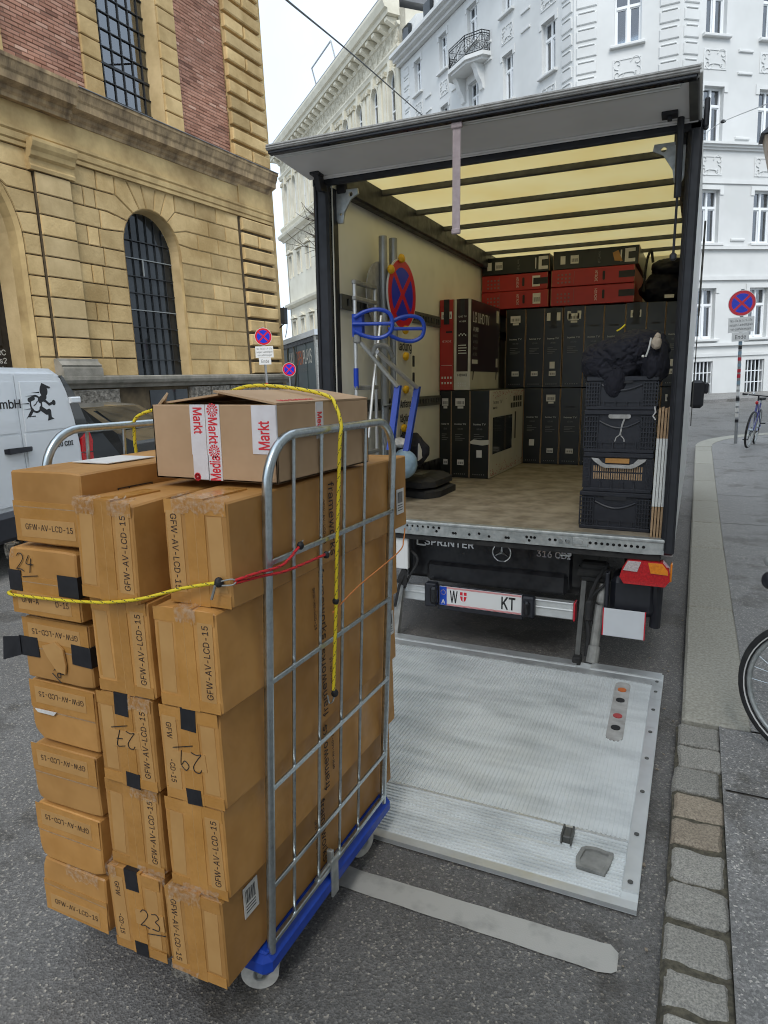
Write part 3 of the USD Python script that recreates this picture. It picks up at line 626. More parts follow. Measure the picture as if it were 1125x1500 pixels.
def facade(F, s_end, cols, extra=(), s_start=0.0):
    holes = []
    for (s0, s1, rows) in cols:
        for r in rows: holes.append(sbox(s0, ROWS[r][0], s1, ROWS[r][1]))
    holes += list(extra)
    wallp = sbox(s_start, -1.5, s_end, TOPH).difference(unary_union(holes))
    part(wb, 'wall', F.poly(wallp, -.5, 0), 'plaster_white')
    part(wb, 'room_dark', F.rect(s_start + .3, s_end - .3, -1, TOPH - .3, -2.2, -2.1), 'window_dark')
    for a, b, pr in ((sc(16.82), sc(17.25), .75), (sc(8.64), sc(8.84), .28), (sc(7.63), sc(7.76), .06), (sc(5.58), sc(5.68), .14), (sc(4.60), sc(4.72), .10), (sc(2.45), sc(2.55), .13), (sc(2.10), sc(2.2), .06), (-1.0, sc(.62), .08)):
        k = 3 if pr > .2 else 1
        ov = pr if F is WR else 0
        for j in range(k): part(wb, 'cornice' if pr > .2 else 'band', F.rect(s_start - (pr * (j + 1) / k) * .4, s_end, a + (b - a) * j / k, a + (b - a) * (j + 1) / k + .0, -.01, pr * (j + 1) / k), 'plaster_trim')
    i = 0
    for (s0, s1, rows) in cols:
        for r in rows:
            i += 1
            if r == 0: basement_window(F, s0, s1, *ROWS[0])
            else:
                win_parts(F, s0, s1, *ROWS[r], r, curtain=(i * 7) % 4)
                h1 = ROWS[r][1]
                hood = MB().add(*F.poly(sbox(s0 - .17, h1 - .2, s1 + .17, h1 + .16).difference(sbox(s0, h1 - 1, s1, h1)), -.005, .035))
                part(wb, 'window_hood', hood, 'plaster_trim')
            if r in (4, 5) or (r == 3): panel(F, s0 - .05, s1 + .05, ROWS[r][0] - 1.25, ROWS[r][0] - .5, i)
def q_slabs(F, s0, s1, h0, h1):
    h = h0
    while h < h1:
        part(wb, 'quoin', F.slab(s0, s1, h, h + .40, -.01, .055, .03), 'plaster_white')
        part(wb, 'quoin_shelf', F.slab(s0 + .08, s1 - .08, h + .40, h + .46, -.01, .085, .02), 'plaster_trim')
        h += .605
facade(CH, 4.063, [(1.26 * K, 2.07 * K, (1, 2, 3, 4, 5))])
facade(WR, 14.0, [(.86 * K, 1.62 * K, (0, 1, 2, 3, 4, 5)), (2.96 * K, 3.74 * K, (0, 1, 2, 3, 4, 5)), (5.06 * K, 5.84 * K, (0, 1, 2, 3, 4, 5)), (7.16 * K, 7.94 * K, (0, 1, 2, 3, 4, 5))])
WLC = [(.96 * K, 1.70 * K, (3, 4, 5)), (3.44 * K, 4.12 * K, (3, 4, 5)), (5.86 * K, 6.62 * K, (3, 4, 5)), (8.32 * K, 9.0 * K, (3, 4, 5)), (10.76 * K, 11.44 * K, (3, 4, 5))]
facade(WL, 16.15, WLC)
for F, a, b in ((CH, .08 * K, .72 * K), (CH, 2.60 * K, 3.18 * K), (WR, .06 * K, .60 * K), (WL, .06 * K, .60 * K), (WL, 12.0 * K, 12.55 * K)):
    q_slabs(F, a, b, sc(8.95), sc(16.6))
for F, xs in ((WR, (2.0, 4.1, 6.2)), (WL, (2.25, 4.75, 7.35, 9.75))):
    for x in xs:
        for h in (sc(11.55), sc(10.9), sc(8.98), sc(14.5), sc(13.9), sc(5.85)):
            if F is WL and h < sc(8): continue
            part(wb, 'stucco_shelf', F.slab(x * K + .12, x * K + .80, h, h + .10, -.01, .07, .02), 'plaster_trim')
foot = [WL.at(16.15, 0), CH.at(0, 0), WR.at(0, 0), WR.at(14, 0), WR.at(14, 0, -9), WL.at(16.15, 0, -9)]
rp = Polygon([(p[0], p[1]) for p in foot]).buffer(0)
part(wb, 'roof', hull([np.array([p[0], p[1], 0]) + UP * (sc(17.25)) for p in foot] + [np.array([p[0] * .5 + .5 * rp.centroid.x, p[1] * .5 + .5 * rp.centroid.y, 0]) + UP * sc(20.5) for p in foot]), 'roof_tin')
for s in (10.2, 12.4, 7.6):
    part(wb, 'dormer', hull([WL.at(s * K + a, sc(17.25) + h, d) for a in (-.7, .7) for h, d in ((0, -.1), (1.9, -.5), (2.4, -2.5), (0, -2.5))]), 'plaster_white')
    part(wb, 'dormer_window', WL.poly(sbox(s * K - .4, sc(17.25) + .3, s * K + .4, sc(17.25) + 1.5), -.35, -.10), 'window_dark')
# balcony with canted front, wrought iron rail and two consoles
bo = [(6.20, 0), (6.20, .45), (7.0, .95), (8.6, .95), (9.40, .45), (9.40, 0)]
def bal(off): return [(7.8 + (s - 7.8) * (1 + off), d * (1 + off)) for s, d in bo]
bh0 = 17.05
def plan(pts, h0, h1):
    return hull([WL.at(s, h, d) for s, d in pts for h in (h0, h1)])
part(wb, 'balcony_slab', MB().add(*plan(bal(.04), bh0 + .12, bh0 + .30)).add(*plan(bal(-.08), bh0, bh0 + .13)), 'plaster_trim')
for s in (6.75, 8.55):
    prof = Polygon([(0, 15.9), (.10, 15.95), (.16, 16.2), (.34, 16.5), (.46, 16.85), (.62, 17.06), (0, 17.06)])
    m = trimesh.creation.extrude_polygon(prof, .34, engine='earcut'); q = m.vertices
    part(wb, 'balcony_console', (WL.P + (s + q[:, 2:]) * WL.t + q[:, 1:2] * UP + q[:, :1] * WL.n, m.faces), 'plaster_trim')
rail = MB(); rb = bal(-.02); rh0, rh1 = bh0 + .36, bh0 + 1.22
for h in (rh0, rh1, rh1 - .12): rail.add(*tube([WL.at(s, h, d) for s, d in rb], .022, 6))
for (sa, da), (sb, db) in zip(rb[:-1], rb[1:]):
    n = max(2, int(math.hypot(sb - sa, db - da) / .13))
    for k in range(n + 1):
        t = k / n; s, d = sa + (sb - sa) * t, da + (db - da) * t
        rail.add(*cyl(WL.at(s, rh0, d), WL.at(s, rh1, d), .022 if k in (0, n) else .010, 5))
    rail.add(*cyl(WL.at(sa, rh0, da), WL.at(sb, rh1 - .12, db), .014, 5)); rail.add(*cyl(WL.at(sb, rh0, db), WL.at(sa, rh1 - .12, da), .014, 5))
    for k in range(6):
        t = (k + .5) / 6; c = WL.at(sa + (sb - sa) * t, (rh0 + rh1) / 2 - .06 + .16 * (-1) ** k, da + (db - da) * t); u = (WL.at(sb, 0, db) - WL.at(sa, 0, da)); u /= np.linalg.norm(u)
        rail.add(*tube(arc(c, u, UP, .13, 0, 2 * PI, 12), .012, 4))
part(wb, 'balcony_railing', rail, 'iron_dark')

# ------------------------------------------------------------------ cream palace further along the side street
cb = thing('cream_building', 'cream palace with heavy bracketed cornice and tall arched windows behind the truck', 'building', WL.at(30, 0, 0))
CC = [17.4 + 2.71 * k for k in range(10)]; holes = []
for c in CC: holes += [arch_poly(c - .56, c + .56, 17.5, 20.4), sbox(c - .5, 12.4, c + .5, 14.35), sbox(c - .5, 6.2, c + .5, 8.3)]
part(cb, 'wall', WL.poly(sbox(16.2, -2, 43.2, 24).difference(unary_union(holes)), -.5, .0), 'plaster_cream')
part(cb, 'end_wall', prism(sbox(-11, -2, 0, 24), WL.at(43.2, 0, 0), WL.n, UP, -.4, 0, WL.t), 'plaster_cream')
part(cb, 'end_wall', prism(sbox(-11, 17, 0, 24), WL.at(16.2, 0, 0), WL.n, UP, 0, .4, WL.t), 'plaster_cream')
part(cb, 'roof', WL.rect(16.0, 44, 24.3, 24.8, -11, .75), 'roof_tin'); part(cb, 'room_dark', WL.rect(16.6, 43, 0, 23, -2, -1.9), 'window_dark')
def mould(name, pts, m='cream_trim'): part(cb, name, WL.profile(pts, 16.0, 43.2 + max(p[0] for p in pts)), m)
mould('crown_cornice', [(-.02, 23.45), (.1, 23.45), (.75, 23.5), (.78, 23.75), (.95, 23.8), (1.1, 24.15), (1.1, 24.3), (-.02, 24.35)])
part(cb, 'frieze', WL.rect(16.2, 43.2, 21.95, 23.0, -.02, .05), 'cream_ornament')
mould('frieze_moulding', [(-.02, 21.55), (.12, 21.58), (.18, 21.75), (.24, 21.8), (.24, 21.9), (-.02, 21.95)])
mould('frieze_cap', [(-.02, 22.95), (.12, 22.98), (.2, 23.1), (.2, 23.15), (-.02, 23.2)])
mould('sill_cornice', [(-.02, 16.75), (.2, 16.8), (.3, 17.0), (.36, 17.05), (.36, 17.2), (-.02, 17.25)])
mould('main_cornice', [(-.02, 15.95), (.12, 15.95), (.2, 16.1), (.55, 16.25), (.62, 16.45), (.62, 16.52), (-.02, 16.6)])
part(cb, 'ornament_band', WL.rect(16.2, 43.2, 14.9, 15.9, -.02, .04), 'cream_ornament')
mould('lower_cornice', [(-.02, 9.6), (.1, 9.6), (.4, 9.8), (.45, 10.0), (-.02, 10.1)])
mould('base_cornice', [(-.02, 5.0), (.1, 5.0), (.4, 5.2), (.45, 5.4), (-.02, 5.5)])
k = 0; s = 16.5
while s < 43.4:
    part(cb, 'modillion', hull([WL.at(s + a, h, d) for a in (-.19, .19) for h, d in ((23.44, .0), (23.44, .70), (23.26, .70), (22.98, .12), (22.98, 0))]), 'cream_trim'); s += 1.02
for i, c in enumerate(CC):
    for (h0, spring, arched) in ((17.5, 20.4, True), (12.4, 14.35, False), (6.2, 8.3, False)):
        top = spring + (.56 if arched else 0); g = MB(); r = .56 if arched else .5
        op = arch_poly(c - r, c + r, h0, spring, 14) if arched else sbox(c - r, h0, c + r, top)
        g.add(*WL.poly(op.difference(op.buffer(-.07)), -.3, -.2)).add(*WL.rect(c - .04, c + .04, h0, top - .05, -.3, -.2))
        for h in ((18.75, 20.0) if arched else ((h0 + top) / 2 + .3,)): g.add(*WL.rect(c - r, c + r, h - .04, h + .04, -.3, -.19))
        p = part(cb, 'window', g, 'window_white'); part(p, 'pane', WL.poly(op, -.262, -.255), 'pane_glass')
        su = op.buffer(.16).difference(op).intersection(sbox(c - 2, h0, c + 2, top + 1)); part(p, 'surround', WL.poly(su, -.01, .10), 'cream_trim')
        if arched:
            part(p, 'keystone', hull([WL.at(c + a * k, h, d) for a in (-1, 1) for k, h in ((.12, 20.9), (.2, 21.5)) for d in (0, .2)]), 'cream_trim')
        else: part(p, 'pediment', hull([WL.at(c + a, h, d) for a, h in ((-.85, top + .25), (.85, top + .25), (0, top + .62)) for d in (0, .28)]), 'cream_trim')
    for side in (-1, 1):
        part(cb, 'pilaster', WL.rect(c + side * 1.0 - .2, c + side * 1.0 + .2, 17.25, 20.9, -.01, .12), 'cream_trim'); part(cb, 'capital', WL.rect(c + side * 1.0 - .28, c + side * 1.0 + .28, 20.9, 21.2, -.01, .22), 'cream_ornament')
rail = MB()
rail.add(*tube([WL.at(29.8, 24.6, .55), WL.at(29.8, 26.0, .9), WL.at(25.4, 26.0, .9), WL.at(25.4, 24.6, .55)], .06, 5)); part(cb, 'roof_rail', rail, 'pole_grey')

# ------------------------------------------------------------------ plain house closing the side street, building line beside the camera
fb = thing('far_house', 'pale hazy grey house closing the side street at far left', 'building', WL.at(62, 0, 6))
FH = Facade(WL.at(66, 0, 30) * [1, 1, 1], 41.65)
fholes = [sbox(s, h, s + 1.0, h + 1.9) for s in np.arange(1.2, 44, 3.0) for h in (1, 5, 9, 13)]
FH = Facade(WL.at(66, 0, 26), 41.65 + 180)
part(fb, 'wall', FH.poly(sbox(0, -3, 46, 17.5).difference(unary_union(fholes)), -.4, 0), 'far_wall'); part(fb, 'roof', FH.rect(-.3, 46, 17.5, 18.2, -8, .5), 'plaster_trim')
part(fb, 'side_wall', FH.rect(0, 46, -3, 17.5, -1.4, -1.3), 'window_dark')
for q in fholes:
    s, h, s1, h1 = q.bounds; p = part(fb, 'window', FH.poly(q.difference(q.buffer(-.08)).union(sbox(s + .46, h, s + .54, h1)), -.25, -.15), 'window_white'); part(p, 'pane', FH.poly(q, -.22, -.21), 'pane_glass')
    part(p, 'sill', FH.rect(s - .15, s1 + .15, h - .15, h, -.1, .15), 'plaster_trim')
rbld = thing('pavement_side_house', 'plain plastered house front along the right pavement beside the camera', 'building', (3.3, 2, 0))
part(rbld, 'wall', box(3.3, 12, -24, 14.6, -.5, 16.5), 'facade_plain')
for y in np.arange(-22, 14, 3.2):
    for z in (1.0, 5.0, 9.0, 13.0): part(rbld, 'window', box(3.27, 3.4, y, y + 1.2, z, z + 2.2), 'window_dark')
bbld = thing('street_end_house', 'plain plastered house front closing the street behind the camera', 'building', (-4, -80, 0))
part(bbld, 'wall', box(-30, 14, -88, -80, -.5, 15), 'facade_plain')
for x in np.arange(-28, 12, 3.2):
    for z in (1.0, 5.0, 9.0): part(bbld, 'window', box(x, x + 1.2, -80.1, -79.97, z, z + 2.2), 'window_dark')
# pavement in front of the white house
fp = rp.buffer(3.2, join_style=2).difference(rp)
struct('far_pavement', sheet(fp, .11, 1.5, skirt=.2), 'asphalt_walk')

# ================================================================== THE BOX TRUCK
mat('cab_silver', (0.42, 0.44, 0.45), (0.48, 0.50, 0.51), scale=2, rough=0.25, coat=0.4)
mat('strap_pink', (0.36, 0.29, 0.29), (0.44, 0.36, 0.36), scale=30, rough=0.8)
mat('lip_grey', (0.30, 0.29, 0.27), (0.44, 0.43, 0.41), scale=20, detail=8, rough=0.8, bump=0.3, bscale=60)
mat('chrome', (0.75, 0.77, 0.78), rough=0.18, metal=0.9)
mat('arm_grey', (0.20, 0.20, 0.185), (0.33, 0.325, 0.30), scale=14, rough=0.55, metal=0.2)
mat('button_red', (0.42, 0.06, 0.06), rough=0.6); mat('button_orange', (0.55, 0.14, 0.03), rough=0.6)
XL, XR, YR, YF, FZ = -2.06, -.118, 3.75, 7.95, .815
EX, EY, EZ = np.eye(3)
tk = thing('box_truck', 'box truck parked at the kerb with open rear and tail lift lowered to the road', 'truck', (-1.1, 3.75, 0))
part(tk, 'cargo_floor', MB().add(*box(XL, XR, 3.79, YF, .77, FZ)), 'plywood')
part(tk, 'side_wall', MB().add(*box(-2.15, XL, 3.80, YF, .72, 2.93)), 'grp_cream', label='left inner wall of the cargo box')
part(tk, 'side_wall', MB().add(*box(XR, -.062, 3.80, YF, .72, 2.93)), 'grp_white', label='right wall of the cargo box')
part(tk, 'front_wall', box(XL, XR, YF - .05, YF + .03, .77, 2.93), 'grp_cream')
part(tk, 'kick_board', box(XL, XL + .014, 3.9, YF - .05, FZ, .985), 'black_paint')
part(tk, 'roof_skin', box(-2.15, -.062, 3.80, YF, 2.900, 2.906), 'roof_skin')
for y in (4.37, 4.97, 5.575, 6.175, 6.80, 7.4):
    part(tk, 'roof_bow', MB().add(*box(-2.0, -.17, y - .020, y + .020, 2.868, 2.874)).add(*box(-2.0, -.17, y - .020, y - .015, 2.873, 2.899)).add(*box(-2.0, -.17, y + .015, y + .020, 2.873, 2.899)), 'dark_grey_steel')
part(tk, 'roof_rail', bevel(XL + .001, -1.985, 3.84, YF - .05, 2.76, 2.915, .012), 'black_steel')
part(tk, 'roof_rail', bevel(-.185, XR - .001, 3.84, YF - .05, 2.76, 2.915, .012), 'black_steel')
for z0, z1 in ((2.105, 2.195), (1.455, 1.535)):
    rail = sbox(3.86, z0, YF - .06, z1); y = 3.93
    holes = []
    while y < 7.8: holes.append(sbox(y, z0 + .022, y + .032, z1 - .022)); y += .062
    part(tk, 'lashing_rail', prism(rail.difference(unary_union(holes)), (XL, 0, 0), EY, EZ, .004, .016), 'dark_grey_steel')
    part(tk, 'lashing_rail', prism(rail, (XL, 0, 0), EY, EZ, .001, .003), 'black_paint')
part(tk, 'rear_post', MB().add(*bevel(-2.168, -2.066, YR, 3.80, .735, 2.83, .014)).add(*bevel(-2.12, -2.058, 3.80, 3.87, .80, 2.80, .008)).add(*bevel(-2.150, -2.135, YR - .012, YR + .01, .76, 2.80, .004)), 'black_steel')
part(tk, 'rear_post', MB().add(*bevel(-.122, -.056, YR, 3.80, .735, 2.84, .012)).add(*bevel(-.118, -.1, 3.80, 3.86, .80, 2.80, .004)).add(*bevel(-.108, -.098, YR - .01, YR + .01, .76, 2.80, .004)), 'black_steel')
part(tk, 'rear_header', MB().add(*bevel(-2.168, -.056, YR, 3.785, 2.797, 2.845, .008)).add(*box(-2.1, -.1, 3.785, 3.80, 2.82, 2.905)), 'black_steel')
for s, x in ((1, XL), (-1, XR - .012)):
    g = Polygon([(0, 2.785), (s * .145, 2.785), (s * .15, 2.755), (s * .10, 2.73), (s * .055, 2.66), (s * .045, 2.60), (s * .01, 2.60), (0, 2.62)]).difference(Point(s * .10, 2.757).buffer(.013)).difference(Point(s * .03, 2.65).buffer(.007))
    part(tk, 'corner_bracket', prism(g, (x, 3.86, 0), EX, EZ, .0, .014), 'zinc_dull')
# raised rear flap
fa_ = np.array([0, -.44, .037]); fa_ /= np.linalg.norm(fa_); fn_ = np.array([0, .037, .44]); fn_ /= np.linalg.norm(fn_); FH0 = np.array([0, YR + .005, 2.838])
def flapbox(x0, x1, a0, a1, b0, b1, bv=.002):
    v, f = bevel(x0, x1, a0, a1, b0, b1, bv); return FH0 + v[:, :1] * EX + v[:, 1:2] * fa_ + v[:, 2:] * fn_, f[:, ::-1]
fl = part(tk, 'rear_flap', flapbox(-2.185, -.075, .0, .425, 0, .026), 'flap_grey', label='raised grey upper flap of the rear opening')
part(fl, 'outer_lip', MB().add(*flapbox(-2.19, -.072, .425, .452, .004, .034)).add(*flapbox(-2.19, -.072, .432, .458, .010, .016)).add(*flapbox(-2.19, -.072, .432, .457, .022, .027)), 'lip_grey')
part(fl, 'rubber_seal', MB().add(*flapbox(-2.185, -.085, .405, .440, -.012, .006, .004)), 'black_paint')
part(fl, 'edge_rail', MB().add(*flapbox(-2.15, -.15, .362, .403, -.012, .0, .004)).add(*flapbox(-2.15, -.15, .375, .385, -.016, -.01, .002)), 'alu')
part(fl, 'hinge_rail', MB().add(*flapbox(-2.12, -.08, .004, .04, -.010, .0, .003)).add(*flapbox(-2.12, -.08, .018, .026, -.016, -.008, .003)), 'flap_grey')
part(fl, 'side_trim', flapbox(-.118, -.08, .0, .405, -.012, .0), 'dark_grey_steel')
part(fl, 'side_edge', flapbox(-.078, -.066, .0, .455, -.004, .036), 'grp_white')
part(fl, 'hinge', MB().add(*flapbox(-2.12, -2.06, .05, .115, -.014, 0)).add(*hull([FH0 + np.array([x, 0, 0]) + a * fa_ + b * fn_ for x in (-2.1, -2.07) for a, b in ((.05, 0), (.115, 0), (.06, -.09), (-.01, -.075))])), 'black_steel')
part(fl, 'hinge', MB().add(*flapbox(-.235, -.165, .09, .15, -.016, 0)).add(*flapbox(-.21, -.19, .10, .13, -.03, -.01)), 'black_steel')
part(fl, 'pull_strap', MB().add(*bevel(-1.148, -1.108, 3.338, 3.342, 2.36, 2.85, .001)).add(*bevel(-1.15, -1.106, 3.330, 3.350, 2.36, 2.385, .004)).add(*bevel(-1.155, -1.10, 3.33, 3.35, 2.835, 2.862, .004)), 'strap_pink')
part(tk, 'gas_strut', MB().add(*cyl((-.155, 3.70, 2.86), (-.150, 3.72, 2.50), .016)).add(*cyl((-.150, 3.72, 2.50), (-.152, 3.735, 2.24), .006)).add(*bevel(-.168, -.136, 3.72, 3.75, 2.215, 2.25, .008)), 'black_steel')
part(tk, 'marker_lamp', bevel(-.06, -.035, 3.74, 3.80, 2.80, 2.93, .008), 'black_steel')
# sill with punched holes
sill = sbox(-2.15, .735, -.105, .808).difference(Polygon([(-.19, .735), (-.14, .705), (-.105, .70), (-.1, .74)]))
hl = [Point(-1.60 + .034 * i, .787).buffer(.0075) for i in range(1, 7)] + [Point(x, z).buffer(.0085) for x, z in ((-1.395, .787), (-1.36, .787), (-1.375, .765), (-1.27, .762), (-1.255, .762), (-1.17, .762), (-1.11, .772), (-1.05, .760), (-.95, .762), (-.935, .762), (-.83, .776), (-.805, .776), (-.815, .757), (-.785, .776))] + [Point(x, .772).buffer(.0085) for x in np.arange(-.70, -.58, .031)] + [Point(x, .772).buffer(.0085) for x in np.arange(-.48, -.2, .0305)]
part(tk, 'rear_sill', MB().add(*prism(sill.difference(unary_union(hl)), (0, YR, 0), EX, EZ, 0, .005)).add(*bevel(-2.15, -.10, 3.738, 3.795, .800, .820, .006)), 'zinc_dull')
part(tk, 'sill_backing', box(-2.1, -.12, 3.757, 3.79, .70, .80), 'underbody')
part(tk, 'sill_plate', MB().add(*bevel(-.575, -.49, 3.741, 3.749, .748, .800, .003)).add(*cyl((-.532, 3.742, .775), (-.532, 3.732, .775), .014, 6)), 'zinc_dull')
for x in (-.60, -.64, -1.50, -1.55): part(tk, 'sill_bolt', cyl((x, 3.748, .772), (x, 3.738, .772), .012, 6), 'zinc')
# under the sill
part(tk, 'chassis', MB().add(*box(-2.1, -.12, 3.96, YF, .70, .768)).add(*box(-1.75, -1.6, 3.95, 9, .45, .70)).add(*box(-.62, -.55, 3.95, 9, .45, .70)).add(*box(-1.6, -.6, 5.0, 5.3, .30, .62)).add(*box(-1.66, -.56, 3.98, 4.02, .40, .72)), 'underbody')
cv = part(tk, 'lift_cover', MB().add(*bevel(-1.62, -.60, 3.93, 3.97, .42, .70, .015)).add(*bevel(-1.50, -.62, 3.90, 3.95, .40, .53, .02)), 'black_paint')
part(cv, 'lettering', text('SPRINTER', .046, (-1.36, 3.927, .655), EX, EZ, width=.33, bold=True, depth=.003), 'chrome')
part(cv, 'lettering', text('316 CDI', .038, (-.71, 3.927, .640), EX, EZ, width=.20, bold=True, depth=.003), 'chrome')
star = MB().add(*tube(arc((-1.02, 3.925, .625), EX, EZ, .056, 0, 2 * PI, 33)[:-1], .0045, 6, closed=True))
for k in range(3):
    a = PI / 2 + k * 2 * PI / 3; c = np.array([-1.02, 3.924, .625]); u = math.cos(a) * EX + math.sin(a) * EZ; w = np.cross(u, EY)
    star.add(*hull([c + u * .055, c + w * .008, c - w * .008, c - u * .006, c - EY * .007]))
part(cv, 'star_emblem', star, 'chrome')
part(tk, 'side_bracket', MB().add(*bevel(-1.655, -1.575, 3.77, 3.80, .50, .735, .004)), 'plate_white')
part(tk, 'bracket_wire', MB().add(*cyl((-1.545, 3.86, .74), (-1.545, 3.86, .645), .005, 6)).add(*cyl((-1.545, 3.86, .645), (-1.49, 3.86, .645), .005, 6)).add(*cyl((-.60, 3.86, .74), (-.60, 3.86, .66), .005, 6)).add(*cyl((-.60, 3.86, .66), (-.66, 3.86, .66), .005, 6)), 'plate_white')
part(tk, 'hose', MB().add(*tube(spline([(-1.62, 3.80, .58), (-1.60, 3.78, .48), (-1.63, 3.77, .40), (-1.66, 3.76, .25)]), .009, 6)).add(*tube(spline([(-1.60, 3.84, .62), (-1.52, 3.80, .56), (-1.58, 3.80, .44), (-1.62, 3.82, .36)]), .008, 6)).add(*hull(np.array([-1.60, 3.80, .50]) + rng.normal(0, 1, (14, 3)) * [.03, .02, .05])), 'rubber')
ub = part(tk, 'underrun_bar', MB().add(*bevel(-1.68, -.570, 3.865, 3.93, .272, .372, .006)).add(*bevel(-1.68, -.572, 3.858, 3.87, .325, .335, .003)).add(*bevel(-1.68, -.572, 3.855, 3.872, .368, .378, .003)), 'alu')
part(ub, 'end_cap', bevel(-.571, -.562, 3.86, 3.93, .268, .380, .002), 'sign_red')
ph = part(tk, 'plate_holder', MB().add(*bevel(-1.475, -1.40, 3.80, 3.86, .265, .415, .006)).add(*bevel(-.868, -.79, 3.82, 3.87, .265, .395, .01)).add(*bevel(-1.405, -.862, 3.851, 3.864, .238, .40, .004)), 'black_plastic')
part(ph, 'plate_lamp', MB().add(*bevel(-1.435, -1.385, 3.775, 3.81, .29, .40, .014)), 'black_paint'); part(ph, 'plate_lamp', bevel(-.852, -.815, 3.80, 3.83, .28, .37, .012), 'black_paint')
lp = part(tk, 'number_plate', bevel(-1.391, -.871, 3.846, 3.850, .270, .393, .001), 'plate_white')
fr = sbox(-1.391, .270, -.871, .393)
part(lp, 'red_line', prism(sbox(-1.388, .273, -.874, .390).difference(sbox(-1.388, .2755, -.874, .3875)).union(sbox(-1.388, .279, -.874, .281)).union(sbox(-1.388, .382, -.874, .384)).difference(sbox(-1.389, .2, -1.345, .5)), (0, 3.8458, 0), EX, EZ, 0, .0012, -EY), 'sign_red')
part(lp, 'blue_field', prism(sbox(-1.389, .272, -1.343, .391), (0, 3.8458, 0), EX, EZ, 0, .0012, -EY), 'eu_blue')
part(lp, 'lettering', text('A', .026, (-1.366, 3.8445, .295), EX, EZ, bold=True), 'plate_white')
for k in range(12):
    a = k * PI / 6; part(lp, 'star', prism(Point(-1.366 + .015 * math.cos(a), .355 + .015 * math.sin(a)).buffer(.0022, 3), (0, 3.8445, 0), EX, EZ, 0, .0005, -EY), 'yellow')
part(lp, 'lettering', text('W', .075, (-1.298, 3.8458, .332), EX, EZ, bold=True, width=.052), 'ink_black')
part(lp, 'lettering', text('KT', .075, (-.955, 3.8458, .332), EX, EZ, bold=True, width=.092), 'ink_black')
sh = Polygon([(-.021, .03), (.021, .03), (.021, .0), (.014, -.022), (0, -.034), (-.014, -.022), (-.021, 0)])
part(lp, 'shield', prism(affinity.translate(sh, -1.235, .338), (0, 3.8458, 0), EX, EZ, 0, .001, -EY), 'sign_red')
part(lp, 'shield_cross', prism(affinity.translate(sbox(-.0035, -.033, .0035, .03).union(sbox(-.021, .003, .021, .010)), -1.235, .338), (0, 3.8446, 0), EX, EZ, 0, .0006, -EY), 'plate_white')
# lights, mudguard, arms
def trap(pts, x0, z0, d0, d1): return prism(affinity.translate(Polygon(pts), x0, z0), (0, 3.752, 0), EX, EZ, d0, d1, -EY)
tl = part(tk, 'tail_light', trap(Polygon([(.0, .03), (.02, 0), (.22, 0), (.24, .03), (.235, .085), (.205, .120), (.035, .120), (.012, .08)]).buffer(.006).exterior.coords, -.312, .572, -.05, .018), 'lamp_red')
part(tl, 'reversing_lens', trap([(.010, .070), (.033, .1225), (.100, .1225), (.082, .066)], -.312, .572, .018, .024), 'lamp_clear')
part(tl, 'indicator_lens', trap([(.15, .065), (.135, .121), (.205, .121), (.233, .085), (.236, .062)], -.312, .572, .018, .024), 'lamp_amber')
part(tk, 'side_marker', bevel(-.068, -.058, 3.76, 3.80, .59, .69, .002), 'lamp_amber')
part(tk, 'mudguard_box', MB().add(*bevel(-.37, -.13, 3.80, 4.05, .36, .575, .03)).add(*bevel(-.395, -.375, 3.78, 3.83, .40, .60, .004)).add(*cyl((-.125, 3.82, .60), (-.13, 3.86, .30), .03, 10)), 'black_plastic')
rp_ = part(tk, 'reflector_plate', bevel(-.392, -.178, 3.752, 3.762, .250, .408, .002), 'reflector_white'); part(rp_, 'red_edge', MB().add(*bevel(-.397, -.391, 3.751, 3.765, .250, .408, .001)).add(*bevel(-.179, -.173, 3.751, 3.765, .250, .408, .001)), 'sign_red')
arm = MB()
arm.add(*hull([np.array([x, y, z]) for x in (-.538, -.512) for y, z in ((3.93, .56), (3.90, .50), (3.74, .06), (3.79, .06))]))
part(tk, 'lift_arm', arm, 'dark_grey_steel'); part(tk, 'lift_arm', hull([np.array([x, y, z]) for x in (-1.68, -1.64) for y, z in ((3.93, .56), (3.90, .50), (3.74, .06), (3.79, .06))]), 'arm_grey')
part(tk, 'lift_cylinder', MB().add(*tube([(-.415, 3.90, .50), (-.420, 3.86, .40), (-.425, 3.855, .39)], [.022, .028, .018], 12)).add(*cyl((-.425, 3.855, .39), (-.44, 3.80, .14), .026, 12)).add(*cyl((-.44, 3.80, .16), (-.445, 3.77, .07), .034, 12)), 'arm_grey')
part(tk, 'lift_hose', MB().add(*tube(spline([(-.40, 3.92, .62), (-.46, 3.86, .50), (-.49, 3.84, .35), (-.475, 3.80, .22), (-.48, 3.78, .10)]), .011, 8)).add(*tube(spline([(-.38, 3.92, .60), (-.40, 3.86, .52), (-.475, 3.85, .42), (-.46, 3.82, .28)]), .008, 8)).add(*bevel(-.50, -.46, 3.80, 3.86, .30, .42, .01)), 'rubber')
part(tk, 'lift_pivot', MB().add(*cyl((-.56, 3.92, .56), (-.38, 3.92, .56), .035, 12)).add(*bevel(-.55, -.40, 3.90, 3.98, .50, .62, .012)), 'underbody')
part(tk, 'lift_lug', bevel(-.545, -.50, 3.71, 3.79, .06, .11, .006), 'underbody')
